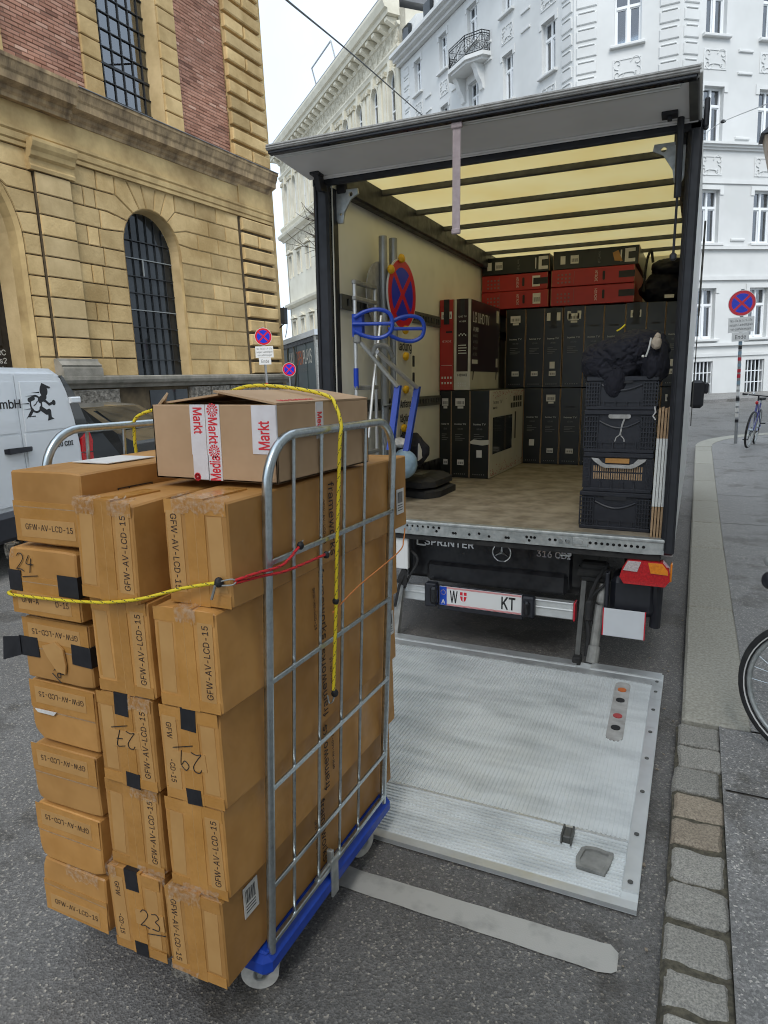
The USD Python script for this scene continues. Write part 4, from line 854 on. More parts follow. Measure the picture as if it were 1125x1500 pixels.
# tail lift platform lying on the road
PX0, PX1, PY0, PY1 = -2.09, -.064, 1.985, 3.755
def pz(y): return .022 + (y - PY0) * .028
def plat(x0, x1, y0, y1, t0, t1):
    return hull([np.array([x, y, pz(y) + t]) for x in (x0, x1) for y in (y0, y1) for t in (t0, t1)])
lift = part(tk, 'lift_platform', MB().add(*hull([np.array([x, y, z]) for x in (PX0, PX1) for y, z in ((PY0, .006), (PY0, pz(PY0) - .004), (PY1, .02), (PY1, pz(PY1) - .004))])), 'alu_plate')
part(lift, 'main_deck', plat(PX0, -.118, 2.305, 3.60, -.004, .0), 'alu_plate')
rb_ = MB(); x = PX0 + .01
while x < -.125: rb_.add(*plat(x, x + .007, 2.31, 3.595, .0, .0035)); x += .0165
part(lift, 'deck_rib', rb_, 'alu_plate', kind='stuff')
rb_ = MB(); y = 2.03
while y < 2.29:
    if abs(y - 2.195) > .008: rb_.add(*plat(PX0, -.118, y, y + .008, -.0005, .004))
    y += .0175
part(lift, 'ramp_rib', rb_, 'alu_plate', kind='stuff')
part(lift, 'ramp_deck', plat(PX0, -.118, 2.02, 2.19, -.004, -.0005), 'alu_plate'); part(lift, 'ramp_deck', plat(PX0, -.302, 2.199, 2.295, -.004, -.0005), 'alu_plate'); part(lift, 'ramp_deck', plat(-.298, -.118, 2.199, 2.295, -.004, -.0005), 'alu_plate')
part(lift, 'tread_bar', plat(PX0, -.118, 2.295, 2.304, -.004, .005), 'alu'); part(lift, 'nose_bar', MB().add(*plat(PX0, PX1, 1.983, 2.018, -.012, .003)), 'alu')
part(lift, 'hinge_strip', plat(PX0, -.075, 3.605, 3.665, -.004, .003), 'alu'); part(lift, 'hinge_strip', plat(PX0, -.52, 3.685, 3.752, -.004, .006), 'alu'); part(lift, 'hinge_strip', plat(-.44, -.072, 3.685, 3.752, -.004, .006), 'alu')
part(lift, 'edge_strip', plat(-.115, PX1 - .002, 2.06, 3.655, -.004, .004), 'alu')
for y in (2.10, 2.35, 2.62, 2.87, 3.10, 3.32, 3.52, 3.64): part(lift, 'rivet', MB().add(*cyl((-.093, y, pz(y) + .003), (-.093, y, pz(y) + .007), .009, 10)), 'dark_grey_steel')
cp = LineString([(-.253, 3.53), (-.240, 3.0)]).buffer(.037)
def onp(poly, t0, t1):
    v, f = prism(poly, (0, 0, 0), EX, EY, t0, t1); v = v.copy(); v[:, 2] += pz(v[:, 1]); return v, f
cpp = part(lift, 'control_plate', onp(cp, -.001, .0055), 'lip_grey')
for y, m in ((3.472, 'button_orange'), (3.355, 'rubber'), (3.19, 'button_red'), (3.075, 'rubber')): part(cpp, 'foot_button', onp(Point(-.2535 + (3.53 - y) * .0245, y).buffer(.021), .0055, .0095), m)
part(lift, 'buckle', MB().add(*xf(bevel(-.015, .015, -.03, .03, 0, .03, .004), None, (-.318, 2.235, pz(2.235)))).add(*xf(bevel(-.02, -.013, -.035, .035, 0, .035, .002), None, (-.318, 2.235, pz(2.235)))).add(*xf(bevel(.013, .02, -.035, .035, 0, .035, .002), None, (-.318, 2.235, pz(2.235)))), 'dark_grey_steel')
dsh = Polygon([(-.262, 2.105), (-.178, 2.098), (-.168, 2.14), (-.162, 2.20)] + [(-.215 + .05 * math.cos(a), 2.175 + .032 * math.sin(a)) for a in np.linspace(.9, 2.6, 6)] + [(-.268, 2.14)]).buffer(.006)
part(lift, 'handle_recess', onp(dsh.difference(dsh.buffer(-.014)), .0, .014), 'arm_grey'); part(lift, 'handle_recess', onp(dsh.buffer(-.013), -.002, .0055), 'arm_grey')
# wheels and cab
def wheel(par, c, r, w, axis=EX):
    u, v = (EY, EZ) if axis is EX else (EX, EZ)
    prof = [(r * .62, -w / 2), (r * .9, -w / 2), (r * .985, -w * .36), (r, -w * .2), (r, w * .2), (r * .985, w * .36), (r * .9, w / 2), (r * .62, w / 2)]
    m = trimesh.creation.revolve(np.array([(a, b) for a, b in prof] + [prof[0]]), sections=40); q = m.vertices
    A = np.asarray(axis, float); t = np.asarray(c) + q[:, :1] * u + q[:, 1:2] * v + q[:, 2:] * A
    mm = trimesh.Trimesh(t, m.faces, process=False); mm.fix_normals()
    p = part(par, 'wheel', mm, 'rubber', smooth=35)
    rim = MB().add(*cyl(np.asarray(c) - A * w * .36, np.asarray(c) + A * w * .36, r * .63, 28)).add(*cyl(np.asarray(c) - A * w * .44, np.asarray(c) + A * w * .44, r * .2, 16))
    part(p, 'rim', rim, 'zinc_dull', smooth=35); return p
for x in (-1.86, -.36): wheel(tk, (x, 6.1, .33), .34, .21)
for x in (-1.86, -.28): wheel(tk, (x, 9.15, .42), .34, .2)
cabp = Polygon([(8.02, .42), (8.72, .42)] + [(9.15 + .43 * math.cos(a), .44 + .43 * math.sin(a)) for a in np.linspace(PI, 0, 12)] + [(9.75, .42), (10.0, .55), (10.05, 1.05), (9.75, 1.35), (9.15, 2.22), (8.9, 2.38), (8.02, 2.42)])
cab = part(tk, 'cab', MB().add(*prism(cabp, (-.14, 0, 0), EY, EZ, -1.92, .0)), 'cab_silver')
part(cab, 'side_window', prism(Polygon([(8.35, 1.42), (9.5, 1.40), (9.05, 2.08), (8.35, 2.12)]), (-.14, 0, 0), EY, EZ, -.01, .006), 'car_glass'); part(cab, 'sill_trim', box(-.14, -.11, 8.05, 8.7, .42, .62), 'black_plastic')
part(tk, 'wing_mirror', MB().add(*bevel(-.085, .075, 9.24, 9.36, 1.29, 1.63, .035)).add(*bevel(.07, .125, 9.50, 9.60, 1.46, 1.60, .02)).add(*box(-.14, -.05, 9.30, 9.36, 1.40, 1.50)), 'black_plastic')
part(tk, 'aerial_rod', MB().add(*cyl((-.03, 5.6, 2.75), (-.03, 5.6, 2.1), .008, 6)).add(*cyl((-.03, 5.6, 2.1), (-.03, 5.62, 1.3), .004, 6)), 'dark_grey_steel')

# ================================================================== INSIDE THE TRUCK
def tvbox(name, label, group, x0, x1, y0, y1, z0, z1, m, edge='cardboard_edge', cat='TV box', b=.003):
    t = thing(name, label, cat, ((x0 + x1) / 2, (y0 + y1) / 2, z0), group)
    part(t, 'carton', bevel(x0 + .002, x1 - .002, y0, y1, z0 + .001, z1 - .001, b), m)
    e = MB()
    for x in (x0 + .0015, x1 - .0055): e.add(*box(x, x + .004, y0 - .0012, y0 + .002, z0 + .004, z1 - .004))
    part(t, 'carton_edge', e, edge); return t
def lab(t, x, z, w, h, y, m='paper_label', bars=True, name='sticker'):
    p = part(t, name, box(x - w / 2, x + w / 2, y - .0016, y + .0005, z - h / 2, z + h / 2), m)
    if bars:
        g = MB(); k = 0; xx = x - w * .38
        while xx < x + w * .36:
            ww = w * (.02 + .04 * ((k * 7) % 3) / 2); g.add(*box(xx, xx + ww, y - .0024, y - .0014, z - h * .3, z + h * .12)); xx += ww + w * .05; k += 1
        part(p, 'barcode', g, 'ink_black')
def tv_print(t, x0, x1, z0, z1, y, k, lines=True):
    """Small print, brand line and stickers on the narrow end of an upright TV carton."""
    c, w, h = (x0 + x1) / 2, x1 - x0, z1 - z0
    part(t, 'print', text('home TV', h * .020, (c, y, z0 + h * .62), EX, EZ, width=w * .62, depth=.001), 'print_white')
    part(t, 'print', text('LED UHD', h * .018, (c, y, z0 + h * .565), EX, EZ, width=w * .28, depth=.001), 'print_grey')
    if k % 4 != 3: lab(t, c + w * .02, z0 + h * .115 + .05, w * .36, h * .062, y)
    if k % 3 == 0: lab(t, c, z0 + h * .285, w * .28, h * .085, y, bars=False)
    if k % 3 == 1: lab(t, c - w * .02, z0 + h * .87, w * .5, h * .085, y); lab(t, c, z0 + h * .81, w * .3, h * .025, y, bars=False)
    if k % 4 == 2:
        part(t, 'tape_strip', box(c - w * .16, c + w * .16, y - .002, y + .001, z1 - h * .25, z1 + .001), 'black_tape')
    g = MB()
    for j in range(4): g.add(*box(c - w * .28, c - w * .28 + w * (.28 + .12 * ((j * 5 + k) % 3)), y - .0012, y, z0 + h * (.50 - .022 * j), z0 + h * (.506 - .022 * j)))
    for j in range(6): g.add(*box(c - w * .33 + j * w * .11, c - w * .28 + j * w * .11, y - .0012, y, z0 + h * .04, z0 + h * .052))
    part(t, 'small_print', g, 'print_grey')
    part(t, 'hand_hole', box(c - w * .22, c + w * .22, y - .001, y + .002, z0 + h * .745, z0 + h * .765), 'ink_black')
# near left stack: three black cartons below, a red one and a TV carton on top
YS = 5.66
xs = [-2.058, -1.945, -1.775, -1.600]
lowlab = ['black upright TV carton at the left wall, lowest layer, touching the wall', 'middle black upright TV carton of the three in the lower left stack', 'black upright TV carton with torn white patch and pale picture side, lower left stack']
for i in range(3):
    t = tvbox('tv_carton', lowlab[i], 'TV cartons stacked in the truck', xs[i], xs[i + 1], YS + .01 * (i == 0), YS + 1.22, FZ + .002, 1.575, 'tv_black', edge='cardboard_edge')
    tv_print(t, xs[i], xs[i + 1], FZ, 1.575, YS + .01 * (i == 0), (2, 1, 3)[i] if i else 4)
    if i == 2:
        tear = Polygon([(-1.773, 1.135), (-1.74, 1.155), (-1.68, 1.150), (-1.602, 1.155), (-1.602, 1.115), (-1.66, 1.105), (-1.72, 1.112), (-1.765, 1.118)])
        part(t, 'torn_patch', prism(tear, (0, YS, 0), EX, EZ, 0, .0025, -EY), 'tv_white')
        part(t, 'picture_side', MB().add(*box(-1.6015, -1.598, YS + .004, YS + 1.216, FZ + .005, 1.572)), 'tv_white')
        part(t, 'tv_picture', box(-1.5985, -1.5965, YS + .10, YS + .78, 1.02, 1.34), 'window_dark'); part(t, 'tv_picture', box(-1.5985, -1.5965, YS + .88, YS + .93, 1.10, 1.36), 'ink_black')
        g = MB()
        for j in range(160):
            yy = R_.uniform(.02, 1.2); up_ = R_.random() < .5; zz = (1.56 - abs(R_.gauss(0, .035))) if up_ else (.83 + abs(R_.gauss(0, .035)))
            s = R_.uniform(.004, .011); g.add(*box(-1.5985, -1.5968, YS + yy, YS + yy + s, zz, zz + s))
        part(t, 'red_speckle', g, 'tv_red', kind='stuff')
        part(t, 'print', text('home TV', .03, (-1.597, YS + .25, 1.47), EY, EZ, width=.30), 'print_grey'); part(t, 'print', text('SMART LED', .018, (-1.597, YS + .16, 1.42), EY, EZ, width=.14), 'ink_black')
        g = MB()
        for a in range(5):
            for b in range(2): 
                if a or b == 0: g.add(*box(-1.5985, -1.5968, YS + .72 + a * .09, YS + .785 + a * .09, 1.40 + b * .062, 1.448 + b * .062))
        part(t, 'icon_grid', g, 'ink_black')
t = tvbox('tv_carton', 'bright red upright TV carton on the left stack beside the truck wall', None, -2.055, -1.925, YS, YS + 1.0, 1.577, 2.335, 'tv_red')
part(t, 'tape_strip', box(-2.015, -1.965, YS - .002, YS, 2.13, 2.336), 'black_tape'); lab(t, -1.99, 2.205, .095, .06, YS + .0005)
part(t, 'print', text('HITACHI', .016, (-1.99, YS, 1.99), EX, EZ, width=.085), 'print_white'); part(t, 'hand_hole', box(-1.995, -1.94, YS - .001, YS + .002, 2.06, 2.075), 'ink_black')
g = MB().add(*box(-2.04, -1.94, YS - .001, YS, 1.785, 1.788))
for a in range(4):
    for b in range(2): g.add(*box(-2.035 + a * .026, -2.02 + a * .026, YS - .001, YS, 1.63 + b * .045, 1.648 + b * .045))
part(t, 'small_print', g, 'print_white')
t = tvbox('tv_carton', 'white edged maroon TV carton with large LG UHD TV lettering on its side', None, -1.922, -1.775, YS, YS + .92, 1.577, 2.333, 'tv_white', edge='tv_white')
part(t, 'maroon_panel', box(-1.900, -1.797, YS - .001, YS + .001, 1.735, 2.333), 'tv_maroon'); part(t, 'maroon_panel', box(-1.776, -1.7735, YS + .012, YS + .90, 1.735, 2.330), 'tv_maroon')
part(t, 'tape_strip', box(-1.868, -1.83, YS - .002, YS, 2.20, 2.334), 'black_tape')
part(t, 'lettering', text('HDMI', .020, (-1.848, YS, 1.705), EX, EZ, width=.09, bold=True), 'ink_black')
for zz, s, w in ((2.19, 'UHD TV', .07), (2.15, '4K HDR', .06)): part(t, 'lettering', text(s, .013, (-1.848, YS - .001, zz), EX, EZ, width=w), 'print_white')
g = MB()
for j in range(4): g.add(*box(-1.885, -1.815 + .004 * (j % 2), YS - .002, YS - .0008, 1.95 - j * .022, 1.957 - j * .022))
for a in range(5): g.add(*box(-1.88 + a * .014, -1.871 + a * .014, YS - .002, YS - .0008, 2.03 + .012 * (a % 2), 2.042 + .012 * (a % 2)))
for a in range(4):
    for b in range(2): g.add(*box(-1.885 + a * .02, -1.874 + a * .02, YS - .002, YS - .0008, 1.61 + b * .02, 1.622 + b * .02))
part(t, 'small_print', g, 'print_white')
part(t, 'lettering', text('LG UHD TV', .085, (-1.7735, YS + .30, 2.19), EY, EZ, width=.50), 'print_white')
for j, (s, w) in enumerate((('49UHD', .16), ('webOS', .14), ('4K HDR', .14), ('Smart', .13), ('60 Hz', .12))): part(t, 'lettering', text(s, .026 if j else .036, (-1.7735, YS + .06 + w / 2, 2.09 - .052 * j), EY, EZ, width=w), 'print_white' if j == 0 else 'print_grey')
part(t, 'sticker', box(-1.7745, -1.772, YS + .80, YS + .88, 2.19, 2.30), 'tv_white'); part(t, 'sticker', box(-1.7745, -1.772, YS + .80, YS + .86, 1.78, 1.86), 'paper_label'); part(t, 'sticker', box(-1.7745, -1.772, YS + .04, YS + .2, 1.80, 1.835), 'print_white')
for yy in (.06, .80): part(t, 'tv_foot', hull([np.array([x, YS + yy + d, z]) for x in (-1.7745, -1.7725) for d, z in ((.01, 1.735), (.04, 1.735), (0, 1.67), (.008, 1.66))]), 'ink_black')
# back wall of cartons: nine columns in two layers
bx = [-1.795, -1.597, -1.412, -1.232, -1.030, -.851, -.658, -.473, -.31, -.14]
words = ['leftmost', 'second', 'third', 'fourth', 'fifth', 'sixth', 'seventh', 'eighth', 'rightmost']
for i in range(9):
    for l, (z0, z1) in enumerate(((FZ + .002, 1.577), (1.580, 2.352 - .004 * (i % 3)))):
        yy = 6.90 + R_.uniform(-.012, .015)
        t = tvbox('tv_carton', f'{words[i]} black upright TV carton in the {("lower", "upper")[l]} layer of the back row', 'TV cartons stacked in the truck', bx[i], bx[i + 1], yy, 7.88, z0, z1, 'tv_black')
        tv_print(t, bx[i], bx[i + 1], z0, z1, yy, i + (0, 4)[l] if l else (i + 2))
        if l and i in (2, 3):
            c = (bx[i] + bx[i + 1]) / 2
            for o in (-.048, .048): lab(t, c + o, z1 - .085, .034, .075, yy, bars=False)
def flat(label, x0, x1, z0, z1, m, k):
    yy = 6.885 + R_.uniform(-.01, .01)
    t = tvbox('tv_carton', label, None, x0, x1, yy, 7.88, z0, z1, m); c = (x0 + x1) / 2; w = x1 - x0; zc = (z0 + z1) / 2; h = z1 - z0
    if m == 'tv_red':
        part(t, 'print', text('HITACHI', .024, (x0 + w * .55, yy, zc), -EZ, EX, width=h * .62), 'print_white'); part(t, 'hand_hole', prism(LineString([(x0 + w * .64, zc - .03), (x0 + w * .64, zc + .03)]).buffer(.011), (0, yy, 0), EX, EZ, -.001, .002, -EY), 'ink_black')
        g = MB().add(*box(x0 + w * .28, x0 + w * .283, yy - .0012, yy, z0 + .02, z1 - .02))
        for a in range(4):
            for b in range(3): g.add(*box(x0 + .06 + a * .035, x0 + .075 + a * .035, yy - .0012, yy, z0 + .03 + b * .035, z0 + .045 + b * .035))
        part(t, 'small_print', g, 'print_grey')
        if k in (0, 1): lab(t, x0 + w * .83, zc, .075, .10, yy)
        if k != 1: part(t, 'tape_strip', box(x1 - .14, x1 + .001, yy - .002, yy, zc - .03, zc + .03), 'black_tape')
    else:
        for f, ww, hh in ((.12, .045, .075), (.26, .075, .075)) : lab(t, x0 + w * f, zc, ww, hh, yy, bars=f > .2)
        part(t, 'sticker', prism(sbox(0, 0, .09, .12).difference(sbox(.03, .03, .1, .09)), (x0 + w * .84, yy, zc - .06), EX, EZ, 0, .0016, -EY), 'paper_label'); part(t, 'sticker', box(x0 + w * .79, x0 + w * .805, yy - .0016, yy, zc - .05, zc + .05), 'paper_label')
        part(t, 'print', text('home TV 4K', .02, (x0 + w * .55, yy, zc), -EZ, EX, width=h * .6), 'print_grey')
        if k: part(t, 'torn_patch', hull([np.array([x0 + w * .70 + a, yy - d, zc + b]) for a, b in ((0, .03), (.05, .05), (.09, -.05), (.02, -.04)) for d in (0, .006)]), 'cardboard')
flat('flat red TV carton, lowest of the left pile on the black row', -2.05, -1.378, 2.356, 2.522, 'tv_red', 1)
flat('flat red TV carton with black tape end, middle of the left pile', -2.05, -1.390, 2.525, 2.683, 'tv_red', 0)
flat('flat black TV carton topping the left pile under the roof', -2.05, -1.372, 2.686, 2.850, 'tv_black', 0)
flat('flat red TV carton, lowest of the right pile on the black row', -1.358, -.592, 2.356, 2.528, 'tv_red', 2)
flat('flat red TV carton, middle of the right pile on the black row', -1.354, -.596, 2.531, 2.687, 'tv_red', 3)
flat('flat black TV carton with torn brown patch topping the right pile', -1.345, -.566, 2.690, 2.858, 'tv_black', 1)
def blob(c, r, seed, amp=.28, freq=1.6, sub=4, flatz=None, crease=0.0):
    m = trimesh.creation.icosphere(sub); v = np.array(m.vertices)
    d = meshkit.fbm(v * freq + seed * 9.1, 5, seed) - .5
    if crease:
        e = meshkit.fbm(v * [2.6, 2.6, 1.5] + seed * 4.3, 3, seed + 9) - .5
        d = d - crease * np.exp(-(e / .025) ** 2) + crease * .6 * np.exp(-((e - .06) / .03) ** 2)
    v = v * (1 + amp * 2 * d[:, None]); v = v * np.asarray(r) + np.asarray(c)
    if flatz is not None: v[:, 2] = np.maximum(v[:, 2], flatz)
    return v, m.faces
bl_ = thing('moving_blanket', 'dark folded moving blankets heaped on the back cartons beside the right wall', 'blanket', (-.36, 7.1, 2.36))
part(bl_, 'cloth', MB().add(*blob((-.36, 7.25, 2.50), (.20, .35, .16), 3, flatz=2.357)).add(*blob((-.30, 7.2, 2.66), (.17, .3, .10), 4)), 'cloth_black', smooth=True)
part(bl_, 'strap_loop', MB().add(*tube(spline([(-.52, 6.95, 2.45), (-.50, 6.90, 2.70), (-.47, 6.93, 2.80), (-.45, 6.96, 2.70)]), .012, 6)), 'rubber')
part(bl_, 'tag', box(-.33, -.25, 6.86, 6.863, 2.37, 2.40), 'paper_label')
# folding crates by the tail
def crate(label, x0, x1, z0, z1, style, y0=3.915, dy=.36):
    t = thing('folding_crate', label, 'crate', ((x0 + x1) / 2, y0 + dy / 2, z0), 'black folding crates stacked at the tail')
    w, h = x1 - x0, z1 - z0; body = MB()
    body.add(*box(x0 + .012, x1 - .012, y0 + .014, y0 + .024, z0, z1 - .012)).add(*box(x0 + .012, x0 + .022, y0 + .02, y0 + dy - .01, z0, z1 - .012)).add(*box(x1 - .022, x1 - .012, y0 + .02, y0 + dy - .01, z0, z1 - .012)).add(*box(x0 + .012, x1 - .012, y0 + dy - .02, y0 + dy - .01, z0, z1 - .012)).add(*box(x0 + .012, x1 - .012, y0 + .02, y0 + dy - .012, z0 + .002, z0 + .012))
    part(t, 'wall_panel', body, 'black_plastic')
    rim = MB().add(*bevel(x0, x1, y0, y0 + .03, z1 - .026, z1, .004)).add(*bevel(x0, x0 + .03, y0 + .03, y0 + dy, z1 - .026, z1, .004)).add(*bevel(x1 - .03, x1, y0 + .03, y0 + dy, z1 - .026, z1, .004)).add(*bevel(x0, x1, y0 + dy - .03, y0 + dy, z1 - .026, z1, .004)).add(*bevel(x0 + .003, x1 - .003, y0 + .001, y0 + .02, z0, z0 + .02, .003))
    part(t, 'rim', rim, 'black_plastic')
    a0, a1 = (.03, .20) if style != 'vent' else (.02, .10)
    for side in (0, 1):
        grid = MB()
        for k in range(7):
            z = z0 + .03 + (h - .065) * k / 6; xa, xb = x0 + w * a0 * .3, x0 + w * a1
            if side: xa, xb = x1 - w * a1, x1 - w * a0 * .3
            grid.add(*box(xa, xb, y0 + .002, y0 + .014, z - .003, z + .003))
        for k in range(6):
            f = a0 * .3 + (a1 - a0 * .3) * k / 5; x = x0 + w * f if not side else x1 - w * f
            grid.add(*box(x - .003, x + .003, y0 + .003, y0 + .014, z0 + .02, z1 - .03))
        part(t, 'lattice', grid, 'black_plastic')
    for k in range(4): x = x0 + w * (.26 + .16 * k); part(t, 'foot_rib', box(x - .004, x + .004, y0 + .004, y0 + .014, z0 + .01, z0 + h * .26), 'black_plastic')
    if style == 'vent':
        g = MB()
        for r in range(2):
            for k in range(22): x = x0 + w * (.16 + .68 * k / 21); g.add(*box(x - .0032, x + .0032, y0 + .012, y0 + .0138, z0 + h * (.32 + .20 * r), z0 + h * (.48 + .18 * r)))
        part(t, 'vent_slot', g, 'cardboard_edge')
        lip = Polygon([(.12, .86), (.22, .85), (.28, .74), (.34, .70), (.66, .70), (.72, .74), (.78, .85), (.90, .86), (.88, .80), (.76, .66), (.70, .62), (.32, .62), (.26, .66), (.16, .78)])
        part(t, 'grey_handle', prism(affinity.affine_transform(lip, [w, 0, 0, h, x0, z0]), (0, y0 + .012, 0), EX, EZ, 0, .018, -EY), 'lip_grey')
        part(t, 'paper_inside', box(x0 + w * .32, x0 + w * .66, y0 + .004, y0 + .012, z0 + h * .74, z0 + h * .86), 'cardboard')
    else:
        pts = [np.array([x0 + w * (.22 + .56 * k / 12), y0 + .006, z0 + h * (.74 - .16 * math.sin(PI * k / 12))]) for k in range(13)]
        part(t, 'panel_rib', MB().add(*tube(pts, .006, 6)), 'black_plastic')
        part(t, 'inset_panel', prism(Polygon([(x0 + w * (.22 + .56 * k / 12), z0 + h * (.72 - .16 * math.sin(PI * k / 12))) for k in range(13)] + [(x1 - w * .20, z0 + h * .22), (x0 + w * .20, z0 + h * .22)]), (0, y0 + .014, 0), EX, EZ, 0, .006, -EY), 'black_plastic')
        part(t, 'grip_slot', prism(LineString([(x0 + w * .38, z0 + h * .86), (x0 + w * .62, z0 + h * .86)]).buffer(.013), (0, y0 + .003, 0), EX, EZ, 0, .002, -EY), 'lip_grey' if style == 'worn' else 'ink_black')
        if style == 'worn':
            part(t, 'spilled_glue', MB().add(*tube(spline([(x0 + w * .57, y0 + .005, z0 + h * .80), (x0 + w * .54, y0 + .005, z0 + h * .64), (x0 + w * .52, y0 + .005, z0 + h * .42)]), [.005] * 16 + [.008], 6)).add(*tube(spline([(x0 + w * .52, y0 + .005, z0 + h * .42), (x0 + w * .47, y0 + .005, z0 + h * .36), (x0 + w * .45, y0 + .005, z0 + h * .26)]), .003, 5)).add(*tube(spline([(x0 + w * .52, y0 + .005, z0 + h * .42), (x0 + w * .57, y0 + .005, z0 + h * .33), (x0 + w * .58, y0 + .005, z0 + h * .26)]), .003, 5)), 'lip_grey')
            part(t, 'chain_hook', MB().add(*tube([(x1 - .012, y0 - .004, z1 + .02), (x1 - .006, y0 - .006, z1 - .01), (x1 - .018, y0 - .006, z1 - .03), (x1 - .004, y0 - .006, z1 - .05)], .004, 6)), 'paper_label')
crate('black crate with arched front panel, bottom of the crate stack', -.572, -.186, FZ + .001, 1.031, 'plain')
crate('black crate with grey handle lip and slotted front, second from below', -.560, -.190, 1.033, 1.252, 'vent')
crate('black crate with dried white glue run on its front, third from below', -.566, -.190, 1.254, 1.486, 'worn')
crate('black crate under the heap of dark jackets, top of the crate stack', -.562, -.188, 1.488, 1.668, 'plain')
jk = thing('jacket_heap', 'heap of black jackets draped over the topmost crate', 'clothes', (-.40, 4.1, 1.66))
part(jk, 'cloth', MB().add(*blob((-.44, 4.05, 1.735), (.17, .17, .13), 11, amp=.22, freq=1.5, sub=5, crease=.10)).add(*blob((-.31, 4.08, 1.82), (.15, .16, .10), 12, amp=.25, freq=1.3, sub=5, crease=.10)).add(*blob((-.52, 3.99, 1.74), (.085, .10, .06), 13, amp=.25, freq=1.2, crease=.09)).add(*blob((-.22, 4.0, 1.74), (.075, .12, .13), 14, amp=.25, freq=1.2, crease=.09)).add(*blob((-.41, 3.94, 1.66), (.06, .05, .12), 15, amp=.25, freq=1.2, crease=.09)).add(*blob((-.36, 4.04, 1.78), (.16, .16, .12), 16, amp=.25, freq=1.4, sub=5, crease=.10)), 'cloth_black', smooth=True)
part(jk, 'pale_glove', MB().add(*blob((-.212, 3.88, 1.835), (.026, .03, .032), 21, amp=.2)).add(*blob((-.208, 3.88, 1.865), (.016, .02, .020), 22, amp=.2)), 'cloth_cream', smooth=True)
part(jk, 'drawstring', MB().add(*tube(spline([(-.238, 3.868, 1.86), (-.245, 3.858, 1.81), (-.258, 3.862, 1.765)]), .0045, 6)), 'print_white'); part(jk, 'toggle', blob((-.272, 3.862, 1.768), (.007,) * 3, 5, sub=2), 'print_white')
part(jk, 'green_cord', MB().add(*tube(spline([(-.412, 3.90, 1.905), (-.392, 3.89, 1.915), (-.372, 3.90, 1.935)]), .004, 6)), 'rope_yellow')
# flattened cartons with taped edges leaning on the right post
for k in range(4):
    x = -.1815 + k * .0152
    t = thing('flat_board', ['flattened carton with white taped edge, next to the crates', 'second flattened carton from the crates with white taped edge', 'third flattened carton from the crates with white taped edge', 'flattened carton with white taped edge, next to the right post'][k], 'cardboard sheet', (x, 3.85, FZ))
    z1 = 1.50 + .006 * (k % 2)
    q = [np.array([xx + (.006 if z > 1 else 0), y, z]) for xx in (x, x + .0105) for y in (3.806, 3.905) for z in (FZ + .001, z1)]
    part(t, 'sheet', hull(q), 'cardboard_edge')
    def lean(z): return .006 * (z - FZ) / (z1 - FZ)
    part(t, 'white_tape', hull([np.array([xx + lean(z), y, z]) for xx in (x - .0008, x + .0113) for y in (3.803, 3.904) for z in (.985, 1.345)]), 'print_white')

# along the left wall
def steel_tube(pts, r, sides=10): return tube(pts, r, sides)
hx = -1.95
ht = thing('sack_truck', 'folding aluminium sack truck with long silver legs and blue loop handles on the left wall', 'hand truck', (hx, 4.0, FZ))
for y, x_, z1 in ((3.85, hx, 2.26), (4.14, hx, 2.25)):
    part(ht, 'rail', MB().add(*cyl((x_, y, 1.02), (x_, y, z1), .012)), 'alu', smooth=40)
for z in (2.255, 2.16, 1.62, 1.20): part(ht, 'crossbar', MB().add(*bevel(hx - .014, hx + .014, 3.835, 4.155, z - .014, z + .014, .006)), 'arm_grey')
cu = np.array([.905, .42, 0])
for c0, w_, h_ in ((np.array([-1.935, 3.83, 2.005]), .225, .085), (np.array([-1.80, 4.06, 1.985]), .21, .078)):
    loop = [c0 + cu * w_ * a + EZ * h_ * b for a, b in ((-.04, .45), (.25, .85), (.6, 1.0), (.9, .75), (1.0, .1), (.92, -.65), (.62, -1.0), (.25, -.85), (-.04, -.5))]
    part(ht, 'blue_handle', MB().add(*tube(spline(loop, 6), .0125, 8)), 'plastic_blue', smooth=40)
    part(ht, 'handle_spoke', MB().add(*cyl(c0 - cu * .02, c0 + cu * w_, .011, 8)), 'plastic_blue', smooth=40)
part(ht, 'blue_bracket', hull([np.array([-1.95, 3.83, 2.005]) + cu * a + EZ * b + EY * c for a in (-.01, .05) for b in (-.075, .06) for c in (0, .04)]), 'plastic_blue')
for p0, p1 in (((-1.94, 3.84, 1.93), (-1.80, 4.145, 1.627)), ((-1.84, 3.93, 1.84), (-1.76, 4.40, 1.612))):
    part(ht, 'leg', MB().add(*cyl(p0, p1, .0145)), 'alu', smooth=40)
for p0, p1 in (((-1.80, 4.165, 1.63), (-1.80, 4.024, 1.22)), ((-1.76, 4.41, 1.62), (-1.78, 4.25, 1.19))):
    p0, p1 = np.array(p0), np.array(p1)
    part(ht, 'blue_leg', hull([p + cu * dx + EY * dy for p in (p0, p1) for dx in (-.018, .018) for dy in (-.018, .018)]), 'plastic_blue')
part(ht, 'knuckle', MB().add(*tube(spline([(-1.88, 3.95, 1.83), (-1.85, 3.94, 1.875), (-1.80, 4.0, 1.87), (-1.79, 4.06, 1.81)]), .016, 8)), 'arm_grey')
part(ht, 'knuckle', bevel(-1.96, -1.915, 3.83, 3.87, 1.89, 1.95, .01), 'arm_grey')
part(ht, 'brace', MB().add(*tube([(hx + .03, 4.17, 2.08), (hx + .03, 4.03, 1.62), (hx + .03, 3.95, 1.30)], .011, 8)), 'alu', smooth=40)
part(ht, 'blue_sleeve', MB().add(*cyl((hx, 3.85, 1.62), (hx, 3.85, 1.74), .016)), 'steel_blue')
part(ht, 'wheel', MB().add(*cyl((hx - .03, 4.28, .97), (hx + .03, 4.28, .97), .13, 24)), 'rubber', smooth=35)
